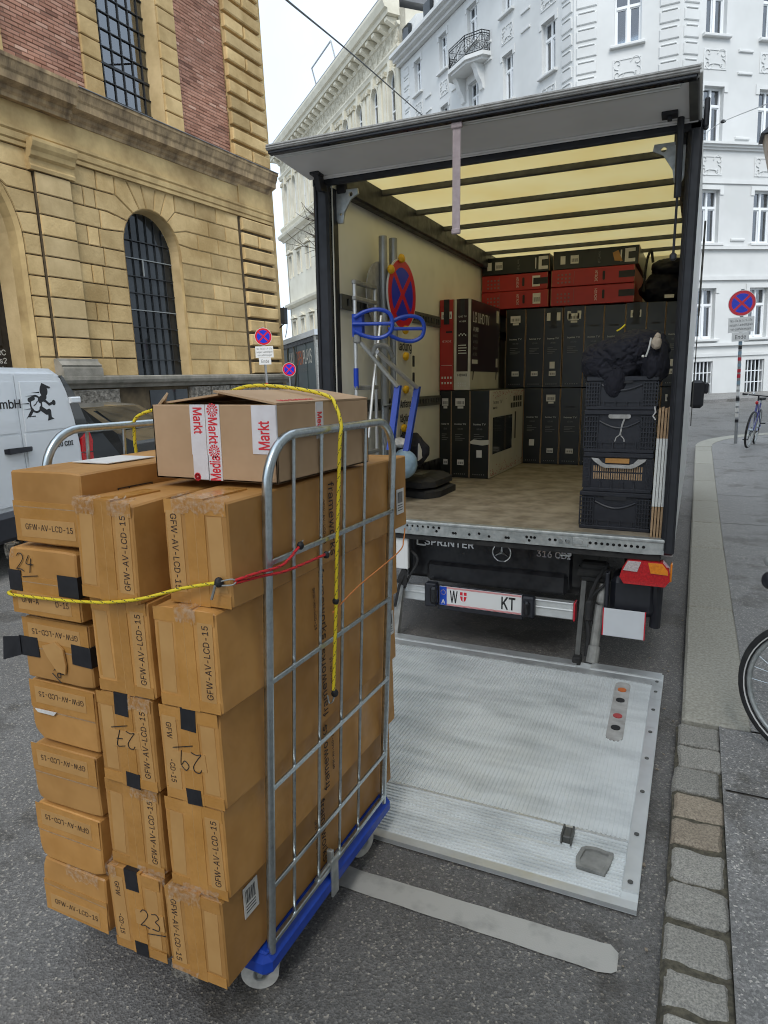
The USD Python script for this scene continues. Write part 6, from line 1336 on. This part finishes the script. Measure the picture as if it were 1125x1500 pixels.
rope(t1, [(-1.585, 1.60, 1.40), (-1.585, 1.595, 1.50), (-1.572, 1.60, 1.556), (-1.45, 1.60, 1.588), (-1.262, 1.60, 1.618), (-1.15, 1.60, 1.645), (-1.02, 1.60, 1.640), (-.90, 1.60, 1.618), (-.866, 1.59, 1.588), (-.846, 1.578, 1.54), (-.848, 1.572, 1.50), (-.854, 1.57, 1.38), (-.862, 1.565, 1.20), (-.868, 1.56, 1.02), (-.878, 1.553, .80)], .0050, 'rope_yellow')
knot(t1, (-.876, 1.556, .79), .010, 3); knot(t1, (-.868, 1.562, 1.06), .009, 4); part(t1, 'wire_hook', MB().add(*tube(spline([(-.876, 1.556, .79), (-.882, 1.553, .765), (-.893, 1.553, .758), (-.898, 1.553, .78)]), .0022, 6)), 'zinc')
t2 = thing('bungee_rope', 'yellow bungee rope drawn across the front of the upper cartons', 'rope', (-1.2, 1.10, 1.1))
rope(t2, [(-1.60, 1.40, 1.125), (-1.594, 1.16, 1.128), (-1.575, 1.112, 1.130), (-1.50, 1.108, 1.132), (-1.35, 1.106, 1.140), (-1.29, 1.098, 1.148), (-1.21, 1.094, 1.158), (-1.11, 1.098, 1.178), (-1.02, 1.125, 1.204), (-.93, 1.140, 1.224)], .0040, 'rope_yellow', seed=2)
knot(t2, (-.922, 1.138, 1.226), .010, 5); part(t2, 'wire_hook', MB().add(*tube(spline([(-.92, 1.136, 1.228), (-.905, 1.137, 1.233), (-.888, 1.142, 1.236), (-.884, 1.148, 1.230), (-.888, 1.14, 1.224), (-.918, 1.136, 1.220)]), .0018, 6)).add(*cyl((-.924, 1.128, 1.222), (-.934, 1.125, 1.190), .003, 6)), 'arm_grey')
t3 = thing('bungee_rope', 'short red bungee rope hooked from the carton corner to the cage rods', 'rope', (-.87, 1.3, 1.2))
rope(t3, [(-.886, 1.146, 1.232), (-.868, 1.20, 1.236), (-.860, 1.295, 1.232), (-.860, 1.37, 1.258)], .0036, 'rope_red', seed=4); rope(t3, [(-.886, 1.148, 1.226), (-.868, 1.22, 1.224), (-.858, 1.295, 1.216), (-.858, 1.38, 1.212), (-.862, 1.50, 1.208)], .0036, 'rope_red', seed=5)
knot(t3, (-.859, 1.376, 1.261), .0085, 6); knot(t3, (-.861, 1.505, 1.206), .0085, 7); part(t3, 'wire_hook', MB().add(*tube([(-.86, 1.38, 1.262), (-.866, 1.40, 1.268), (-.876, 1.402, 1.26)], .0018, 6)).add(*tube([(-.86, 1.51, 1.206), (-.864, 1.53, 1.21), (-.874, 1.532, 1.204)], .0018, 6)), 'arm_grey')
t4 = thing('thin_string', 'thin orange string running from the cage rope to the rear carton edge', 'string', (-.88, 1.8, 1.1))
rope(t4, [(-.872, 1.55, 1.03), (-.866, 1.70, 1.065), (-.862, 1.985, 1.10), (-.875, 2.06, 1.125), (-.895, 2.118, 1.15)], .0022, 'rope_orange', flecks=False)

# ================================================================== STREET: van, car, container, signs, bicycles, tree, wires
VN = Facade((-5.83, 5.25, 0.0), -13.46); VN.P = np.array([-5.83, 5.25, 0.0])
UPs = UP; 
vn = thing('parked_van', 'white delivery van with black running clock man logo parked at far left', 'van', (-7.6, 4.8, 0))
sec = Polygon([(-1.92, .42), (-1.94, .9), (-1.90, 1.25), (-1.72, 1.62), (-1.60, 1.76), (-1.45, 1.83), (-.45, 1.83), (-.31, 1.76), (-.16, 1.55), (0.02, 1.22), (.04, .9), (.02, .42)]).buffer(-.03).buffer(.03)
part(vn, 'body', VN.poly(sec, -4.2, -.02), 'van_white')
door = Polygon([(-1.86, .56), (-1.86, .95), (-1.80, 1.25), (-1.62, 1.62), (-1.55, 1.735), (-1.45, 1.775), (-.45, 1.775), (-.34, 1.735), (-.27, 1.60), (-.20, 1.33), (-.155, 1.05), (-.15, .56)])
def split_door(a, b): return door.intersection(sbox(a, 0, b, 3))
for a, b in ((-2, -.985), (-.975, 0)):
    g = split_door(a, b); d = part(vn, 'rear_door', MB().add(*VN.poly(g, -.03, .012)).add(*VN.poly(g.buffer(-.07, join_style=1).buffer(.02).intersection(sbox(-3, 1.245, 1, 1.70)), .010, .020)).add(*VN.poly(g.buffer(-.03).intersection(sbox(-3, .60, 1, 1.225)), .010, .022)), 'van_white')
    if b == 0: rd = d
part(vn, 'corner_pillar', VN.poly(Polygon([(-.33, 1.75), (-.30, 1.765), (-.14, 1.585), (-.0, 1.30), (.01, 1.10), (-.15, 1.10), (-.20, 1.33), (-.26, 1.60)]), -.05, .008), 'car_glass')
part(vn, 'hinge', VN.slab(-.245, -.075, 1.485, 1.548, .005, .035, .01), 'van_white'); part(vn, 'hinge', VN.slab(-.22, -.10, .80, .86, .005, .035, .01), 'van_white')
part(vn, 'tail_lamp', VN.poly(Polygon([(-.15, .98), (.02, .97), (.045, 1.08), (.0, 1.19), (-.135, 1.12)]), -.10, .03), 'lamp_red', smooth=20)
part(vn, 'tail_lamp', VN.poly(Polygon([(-.15, .62), (.03, .62), (.03, .96), (-.15, .97)]), -.10, .025), 'lamp_red')
part(vn, 'bumper', MB().add(*VN.slab(-1.96, .06, .30, .56, -.3, .09, .04)), 'black_plastic')
part(rd, 'door_handle', hull([VN.at(s, h, d) for s, h, d in ((-1.24, 1.07, .02), (-1.24, 1.11, .02), (-1.20, 1.06, .05), (-1.20, 1.115, .05), (-.92, 1.065, .05), (-.92, 1.11, .05), (-.87, 1.08, .02), (-.87, 1.10, .02))]), 'black_plastic')
part(rd, 'badge', VN.text('110 CDI', .045, -.43, 1.09, .023, width=.30, bold=True, depth=.003), 'ink_black')
part(rd, 'lettering', VN.text('GmbH', .075, -1.13, 1.505, .021, width=.36, bold=True), 'ink_black')
fg = MB(); Q = lambda a, b: (-.66 + a, 1.50 + b)
pieces = [Point(Q(-.085, -.005)).buffer(.085).difference(Point(Q(-.085, -.005)).buffer(.066)), LineString([Q(-.03, .04), Q(.05, .02), Q(.10, -.015), Q(.16, .0)]).buffer(.013), Point(Q(.17, .0)).buffer(.026),
          Point(Q(.045, .115)).buffer(.055), Polygon([Q(.0, .15), Q(.13, .135), Q(.15, .15), Q(.10, .165), Q(.03, .19)]), LineString([Q(-.02, .03), Q(.045, .06)]).buffer(.03), LineString([Q(-.02, -.05), Q(.05, -.09), Q(.09, -.08), Q(.09, -.14)]).buffer(.024), Polygon([Q(.05, -.17), Q(.15, -.155), Q(.10, -.13), Q(.07, -.13)]),
          LineString([Q(-.14, -.06), Q(-.19, -.11)]).buffer(.016), Polygon([Q(-.24, -.14), Q(-.17, -.10), Q(-.19, -.09)]), LineString([Q(-.11, .05), Q(-.17, .035)]).buffer(.02), LineString([Q(-.085, -.005), Q(-.06, .02)]).buffer(.005), LineString([Q(-.085, -.005), Q(-.115, -.02)]).buffer(.005)]
pieces += [Polygon([Q(-.28 + o, y), Q(-.16 + o, y + .008), Q(-.16 + o, y - .004)]) for y, o in ((.07, .06), (-.0, -.02), (-.05, .02), (.10, .14), (-.12, .05))]
part(rd, 'running_logo', VN.poly(unary_union(pieces), .019, .0215), 'ink_black')
for s in (-.25, -1.65): wheel(vn, VN.at(s, .32, -.9), .32, .2, axis=VN.t); wheel(vn, VN.at(s, .32, -3.6), .32, .2, axis=VN.t)
CR = Facade((-6.7, 8.15, 0), -13.46); CR.P = np.array([-7.6, 8.9, .02])
dc_ = thing('parked_car', 'dark car with a wing mirror parked behind the rope beyond the van', 'car', (-8.5, 7.5, 0))
prof = Polygon([(0, .35), (.04, .85), (-.25, .98), (-.85, 1.36), (-1.3, 1.42), (-2.2, 1.38), (-2.95, 1.02), (-3.75, .85), (-3.9, .6), (-3.88, .35)]).buffer(-.06).buffer(.06)
m = trimesh.creation.extrude_polygon(prof, 1.74, engine='earcut'); q = m.vertices; sc_ = 1 - .16 * np.clip((q[:, 1] - .9) / .5, 0, 1)
v = CR.P + (-.87 + (q[:, 2] - .87) * sc_)[:, None] * CR.t + q[:, 1:2] * EZ + q[:, :1] * CR.n
part(dc_, 'body', (v, m.faces), 'car_dark')
for sgn in (-1, 1):
    o = CR.P + CR.t * (-.87 + sgn * .80)
    part(dc_, 'side_window', hull([o + CR.n * a + EZ * h + CR.t * sgn * d for a, h, d in ((-.55, 1.0, .045), (-.95, 1.32, -.04), (-1.9, 1.34, -.04), (-2.6, 1.02, .045), (-.55, 1.0, .03), (-2.6, 1.02, .03), (-1.9, 1.34, -.05), (-.95, 1.32, -.05))]), 'car_glass')
    part(dc_, 'wing_mirror', xf(blob((0, 0, 0), (.09, .10, .065), 3, amp=.05, sub=3), None, o + CR.n * -2.45 + EZ * 1.0 + CR.t * sgn * .16), 'car_dark', smooth=True)
part(dc_, 'rear_window', hull([CR.P + CR.t * (-.87 + s) + CR.n * a + EZ * h for s, a, h in ((-.62, -.30, 1.02), (.62, -.30, 1.02), (.55, -.78, 1.34), (-.55, -.78, 1.34), (-.62, -.33, 1.02), (.62, -.33, 1.02))]), 'car_glass')
for s in (-.15, -1.6):
    for d in (-.7, -3.2): wheel(dc_, CR.at(s, .31, d), .31, .2, axis=CR.t)
# dark advertising container in the side street
CO = Facade((-13.629, 20.914, 3.0), 134.7)
ct = thing('site_container', 'dark green container with W emblem and OPENPLAYS lettering in the side street', 'container', CO.at(2.5, -2.9, 0))
part(ct, 'side_panel', CO.rect(0, 5.0, -2.75, -.06, -.08, 0), 'container_green'); part(ct, 'body', CO.rect(.05, 4.95, -2.72, -.1, -2.4, -.09), 'container_green')
part(ct, 'roof', CO.rect(-.06, 5.05, -.06, .10, -2.45, .06), 'container_white'); part(ct, 'top_rail', CO.rect(-.02, 5.02, -.20, -.06, -.1, .03), 'black_steel'); part(ct, 'corner_post', CO.rect(4.86, 5.02, -2.75, -.06, -.1, .04), 'zinc_dull')
for s in (1.25, 2.5, 3.75): part(ct, 'panel_joint', CO.rect(s - .012, s + .012, -2.7, -.2, -.01, .012), 'container_green')
part(ct, 'lettering', CO.text('OPEN', .42, 2.85, -.60, .004, width=.85), 'button_orange'); part(ct, 'lettering', CO.text('PLAYS', .42, 3.85, -.60, .004, width=1.05), 'print_white'); part(ct, 'lettering', CO.text('- BY DESIGN -', .10, 3.4, -.98, .004, width=1.3), 'print_grey')
part(ct, 'emblem', CO.text('W', .75, 1.75, -.75, .004, width=.62), 'print_white'); part(ct, 'emblem_ring', MB().add(*tube([CO.at(1.75 + .55 * math.cos(a), -.75 + .80 * math.sin(a), .01) for a in np.linspace(0, 2 * PI, 41)[:-1]], .022, 5, closed=True)), 'print_grey')
def sign_post(name, label, c, r, n, base_z, lines, stickers=0, small=True):
    c = np.asarray(c, float); t = thing(name, label, 'street sign', (c[0], c[1], base_z))
    n = np.asarray(n, float) / np.linalg.norm(n); b = c - n * .04; foot = b - UP * ((b[2] - base_z) / UP[2])
    part(t, 'pole', MB().add(*cyl(foot, b + UP * (r + .02), .030, 12)), 'pole_grey', smooth=40)
    u, w, n = no_stopping(t, c, n, r, up_=UP)
    if lines:
        o = c - w * (r + .155); p = part(t, 'text_plate', prism(sbox(-.215, -.135, .215, .135).buffer(.0), o, u, w, -.006, .004, n), 'plate_white')
        for k, (s, ww) in enumerate((('Mo.-Do.(w.) v. 9-17h', .36), ('ausgen. Ladetätigkeit', .38), ('von Lastfahrzeugen', .34))): part(p, 'lettering', text(s, .042, o + w * (.075 - .075 * k) + n * .004, u, w, width=ww), 'ink_black')
        o = c - w * (r + .375); p = part(t, 'text_plate', prism(sbox(-.145, -.08, .145, .08), o, u, w, -.006, .004, n), 'plate_white'); part(p, 'lettering', text('Ende', .075, o + n * .004, u, w, width=.19), 'ink_black')
    rr = random.Random(stickers)
    for k in range(stickers):
        h = 1.90 - k * .105; o = foot + UP * h
        part(t, 'sticker', MB().add(*cyl(o - UP * rr.uniform(.02, .05), o + UP * rr.uniform(.02, .045), .0315, 12)), ('paper_label', 'ink_black', 'sticker_red', 'plate_white', 'ink_black', 'cloth_blue')[rr.randrange(6)])
    return t, foot
sign_post('no_stopping_sign', 'round no-stopping sign over Ende plate on a sticker covered pole behind the bicycle', (.640, 14.587, 3.010), .232, (-.15, -1, 0), .41, True, stickers=15)
sp, foot = sign_post('no_stopping_sign', 'small distant no-stopping sign over white plates at the sandstone house corner', (-9.60, 14.05, 2.775), .205, (.62, -.78, 0), .15, True)
part(sp, 'red_band', MB().add(*cyl(foot + UP * 1.43, foot + UP * 1.53, .033, 12)), 'sign_red')
sp2 = thing('no_stopping_sign', 'tiny dark no-stopping disc in front of the green container', 'street sign', (-10.55, 16.7, .1))
cc = np.array([-10.62, 16.75, 2.05]); part(sp2, 'pole', MB().add(*cyl(cc - UP * 1.95, cc + UP * .2, .025, 10)), 'pole_grey'); no_stopping(sp2, cc + np.array([.03, -.035, 0]), (.62, -.78, 0), .19, up_=UP)
# bicycles
def bicycle(label, name, front, heading, R, steer, frame_m, base, lean=0.0, basket=False, wb=1.02, rack=None):
    """front: contact of the front wheel; the machine runs backwards from it against its heading."""
    a = math.radians(heading); f = np.array([math.sin(a), math.cos(a), 0]); side = np.array([f[1], -f[0], 0])
    up_ = EZ * math.cos(lean) + side * math.sin(lean); st = math.radians(steer)
    t = thing(name, label, 'bicycle', front)
    o = np.asarray(front, float)
    P = lambda x, y, z: o + f * x + side * y + up_ * z if False else o + f * x + np.cross(up_, f) * (-y) + up_ * z
    fs = f * math.cos(st) + np.cross(up_, f) * -math.sin(st)
    def whl(c, d, nm):
        n = np.cross(d, up_)
        p = part(t, nm, MB().add(*tube(arc(c, d, up_, R - .018, 0, 2 * PI, 49)[:-1], .019, 10, closed=True)), 'rubber', smooth=50)
        part(p, 'tyre_stripe', MB().add(*tube(arc(c + n * .0145, d, up_, R - .028, 0, 2 * PI, 49)[:-1], .0035, 5, closed=True)).add(*tube(arc(c - n * .0145, d, up_, R - .028, 0, 2 * PI, 49)[:-1], .0035, 5, closed=True)), 'paper_label')
        part(p, 'rim', MB().add(*tube(arc(c, d, up_, R - .045, 0, 2 * PI, 49)[:-1], .011, 8, closed=True)), 'zinc_dull', smooth=50)
        part(p, 'hub', MB().add(*cyl(c - n * .035, c + n * .035, .02, 12)), 'zinc')
        sp_ = MB()
        for k in range(28):
            an = k * 2 * PI / 28; off = .9 * (1 if k % 2 else -1)
            sp_.add(*cyl(c + n * .025 * (-1) ** (k // 2) + (math.cos(an + off) * d + math.sin(an + off) * up_) * .018, c + (math.cos(an) * d + math.sin(an) * up_) * (R - .05), .0011, 4))
        part(p, 'spokes', sp_, 'zinc')
    cf, cr = P(0, 0, R), P(-wb, 0, R)
    whl(cf, fs, 'wheel'); whl(cr, f, 'wheel')
    head_t, head_b = P(-.26, 0, .86 * R / .34), P(-.19, 0, .66 * R / .34)
    bb, seat = P(-.60, 0, .27), P(-.78, 0, .80 * R / .34)
    fr = MB().add(*cyl(head_b, bb, .021, 10)).add(*cyl(head_t - (head_t - head_b) * .2, bb + (seat - bb) * .75, .018, 10)).add(*cyl(bb, seat, .017, 10)).add(*cyl(head_b, head_t, .02, 10))
    for s in (-1, 1): fr.add(*cyl(bb + side * s * .02, cr + side * s * .05, .010, 8)).add(*cyl(bb + (seat - bb) * .75, cr + side * s * .05, .009, 8))
    part(t, 'frame', fr, frame_m, smooth=40)
    nf = np.cross(fs, up_); fk = MB()
    for s in (-1, 1): fk.add(*tube(spline([head_b, head_b + nf * s * .045 - up_ * .05, cf + nf * s * .05]), .011, 8))
    part(t, 'fork', fk, frame_m, smooth=40)
    bar_c = head_t + up_ * .10
    hb = [bar_c - nf * .29 - fs * .06, bar_c - nf * .12 + fs * .02, bar_c + fs * .03, bar_c + nf * .12 + fs * .02, bar_c + nf * .29 - fs * .06]
    part(t, 'handlebar', MB().add(*tube(spline(hb), .012, 8)).add(*cyl(head_t, bar_c + fs * .02, .013, 8)), 'black_steel', smooth=40)
    for s in (0, -1):
        e = hb[s]; i = hb[1 if s == 0 else -2]; d = (e - i) / np.linalg.norm(e - i)
        part(t, 'grip', MB().add(*tube([e - d * .10, e - d * .05, e, e + d * .008], [.017, .016, .019, .012], 12)), 'rubber', smooth=50)
        part(t, 'brake_lever', MB().add(*tube(spline([e - d * .13 + fs * .02, e - d * .09 + fs * .055 - up_ * .02, e - d * .01 + fs * .06 - up_ * .03]), .005, 6)), 'zinc')
    part(t, 'saddle', MB().add(*hull([seat + f * x + side * y + up_ * z for x, y, z in ((.14, .02, .10), (.14, -.02, .10), (-.12, .07, .11), (-.12, -.07, .11), (-.11, .06, .06), (-.11, -.06, .06), (.12, .015, .06), (.12, -.015, .06))])), 'rubber')
    part(t, 'seat_post', MB().add(*cyl(seat, seat + up_ * .07, .013, 8)), 'zinc')
    ck = MB().add(*cyl(bb - side * .05, bb + side * .05, .02, 12)).add(*cyl(bb + side * .05, bb + side * .06, .085, 24)); part(t, 'crank', ck.add(*cyl(bb + side * .065, bb + side * .075 + up_ * -.16, .009, 6)).add(*cyl(bb - side * .065, bb - side * .075 + up_ * .16, .009, 6)), 'black_steel')
    for s in (1, -1): c = bb + side * s * .12 - up_ * s * .16; part(t, 'pedal', MB().add(*hull([c + side * y + f * x + up_ * z for y in (-.045, .045) for x in (-.035, .035) for z in (-.01, .01)])), 'black_plastic')
    part(t, 'bell', MB().add(*blob(bar_c + nf * .10 + up_ * .03, (.024, .024, .018), 5, amp=.02, sub=3)), 'chrome', smooth=True)
    part(t, 'head_lamp', MB().add(*blob(head_t + fs * .06 - up_ * .03, (.03, .04, .035), 6, amp=.03, sub=3)), 'lamp_red' if basket else 'black_plastic', smooth=True)
    if rack:
        lc0 = np.array(rack); part(t, 'front_rack', MB().add(*tube(spline([head_t, head_t + fs * .1, lc0 - fs * .06 - up_ * .05, lc0 - up_ * .05]), .008, 8)).add(*tube([lc0 - fs * .06 - up_ * .05, cf + nf * .05], .006, 6)), 'black_steel'); part(t, 'rack_lamp', MB().add(*blob(lc0 - up_ * .045, (.030, .034, .036), 8, amp=.02, sub=3)), 'black_plastic', smooth=True); part(t, 'lamp_dome', MB().add(*blob(lc0 + up_ * .035, (.026, .030, .027), 9, amp=.02, sub=3)), 'zinc_dull', smooth=True)
    return t, bar_c
bicycle('blue bicycle chained to the no-stopping sign pole on the right pavement', 'bicycle', (.905, 14.20, .37), 190, .34, 6, 'bike_blue', 0, lean=-.10, basket=True)
bk, _ = bicycle('black bicycle at the right picture edge with its front wheel turned to the kerb', 'bicycle', (.515, 2.972, .10), 250, .30, 48, 'black_steel', 0, lean=.06, wb=.95, rack=(.312, 3.00, .900))
# street lamp head, wires
lpn = thing('wall_lantern', 'old lantern with dark pitched cap at the right picture edge', 'lamp', (.95, 13.55, 4.5))
lc = np.array([.95, 13.55, 5.50])
part(lpn, 'cap', hull([lc + np.array([x, y, z]) for x, y, z in ((-.30, -.30, 0), (.3, -.3, 0), (.3, .3, 0), (-.3, .3, 0), (-.04, -.04, .30), (.04, -.04, .30), (.04, .04, .30), (-.04, .04, .30))]), 'black_steel')
part(lpn, 'glass_body', hull([lc + np.array([x, y, z]) for x, y, z in ((-.24, -.24, -.01), (.24, -.24, -.01), (.24, .24, -.01), (-.24, .24, -.01), (-.13, -.13, -.5), (.13, -.13, -.5), (.13, .13, -.5), (-.13, .13, -.5))]), 'cloth_cream')
part(lpn, 'bracket', MB().add(*tube(spline([lc + [0, 0, -.5], lc + [.1, 0, -.75], lc + [.8, 0, -.8], lc + [2.36, 0, -.6]]), .03, 8)), 'black_steel')
w1 = thing('overhead_cable', 'dark overhead cable crossing the sky from the sandstone house to the white house', 'cable', (-4, 14, 9))
part(w1, 'strand', MB().add(*tube(spline([(-6.9, 8.4, 8.0), (-8.2, 12.42, 9.36), (-8.88, 14.49, 10.02), (-11.75, 23.87, 12.94), (-14.21, 36.73, 15.5)]), .024, 6)), 'iron_dark')
w2_ = thing('overhead_cable', 'thin cable running to the white house at the right edge', 'cable', (2, 20, 8))
part(w2_, 'strand', MB().add(*tube(spline([(1.37, 17.53, 7.41), (.2, 28.88, 10.61), (-.42, 33.2, 11.6)]), .013, 5)), 'pole_grey'); part(w2_, 'coupling', MB().add(*blob((.19, 28.9, 10.62), (.09, .06, .06), 3, sub=2)), 'iron_dark')
# bare street tree and lamp bracket seen in the gap beside the truck
tr = thing('bare_tree', 'bare winter tree with thin twigs hidden behind the truck, twigs in the gap', 'tree', (-9.2, 19.5, .2))
tb = np.array([-9.2, 20.2, .2]); part(tr, 'trunk', MB().add(*tube(spline([tb, tb + [.05, 0, 2], tb + [0, .05, 4.2], tb + [.1, 0, 6.2]]), np.linspace(.16, .07, 25), 10)), 'bark', smooth=50)
cr_ = MB(); rr = random.Random(11)
def branch(p, d, L, r, depth):
    pts = [p]; q = p.copy()
    for k in range(5):
        d = d + np.array([rr.gauss(0, .12), rr.gauss(0, .12), rr.gauss(.03, .10)]); d /= np.linalg.norm(d); q = q + d * L / 5; pts.append(q.copy())
        if depth < 3 and k > 0: 
            for _ in range(2 if depth else 1): branch(q, d + np.array([rr.gauss(0, .6), rr.gauss(0, .6), rr.gauss(.1, .4)]), L * rr.uniform(.45, .65), r * .55, depth + 1)
    cr_.add(*tube(pts, np.linspace(r, r * .4, len(pts)), 4, caps=False))
for k in range(9):
    a = k * .7; branch(tb + [0, 0, 3.2 + .38 * k], np.array([math.cos(a), math.sin(a) * .6, .55]), 2.3 - .1 * k, .040, 1)
part(tr, 'crown', cr_, 'bark')
tlm = thing('traffic_light', 'small dark traffic light hanging at the sandstone house corner', 'traffic light', (-11, 17.5, 3))
b0 = LB.at(.10, 3.75, .20); part(tlm, 'housing', MB().add(*hull([b0 + np.array([x, y, z]) for x in (-.07, .07) for y in (-.08, .08) for z in (-.22, .22)])), 'iron_dark'); part(tlm, 'bracket', MB().add(*cyl(b0 - UP * .4 - LB.n * .3, b0 - UP * .2, .02, 6)).add(*tube(spline([b0 + UP * .25, b0 + UP * .1 + LB.t * .14, b0 - UP * .3 + LB.t * .12, b0 - UP * .6]), .012, 5)), 'iron_dark')
bc = thing('blue_truck_cab', 'blue roof of a vehicle showing above the green container', 'vehicle', CO.at(.6, 0, -4))
part(bc, 'cab_roof', CO.slab(-.1, 1.5, -2.6, .62, -5.4, -3.4, .15), 'steel_blue'); part(bc, 'cab_window', CO.slab(.1, 1.3, -.7, .15, -5.3, -3.36, .08), 'car_glass')
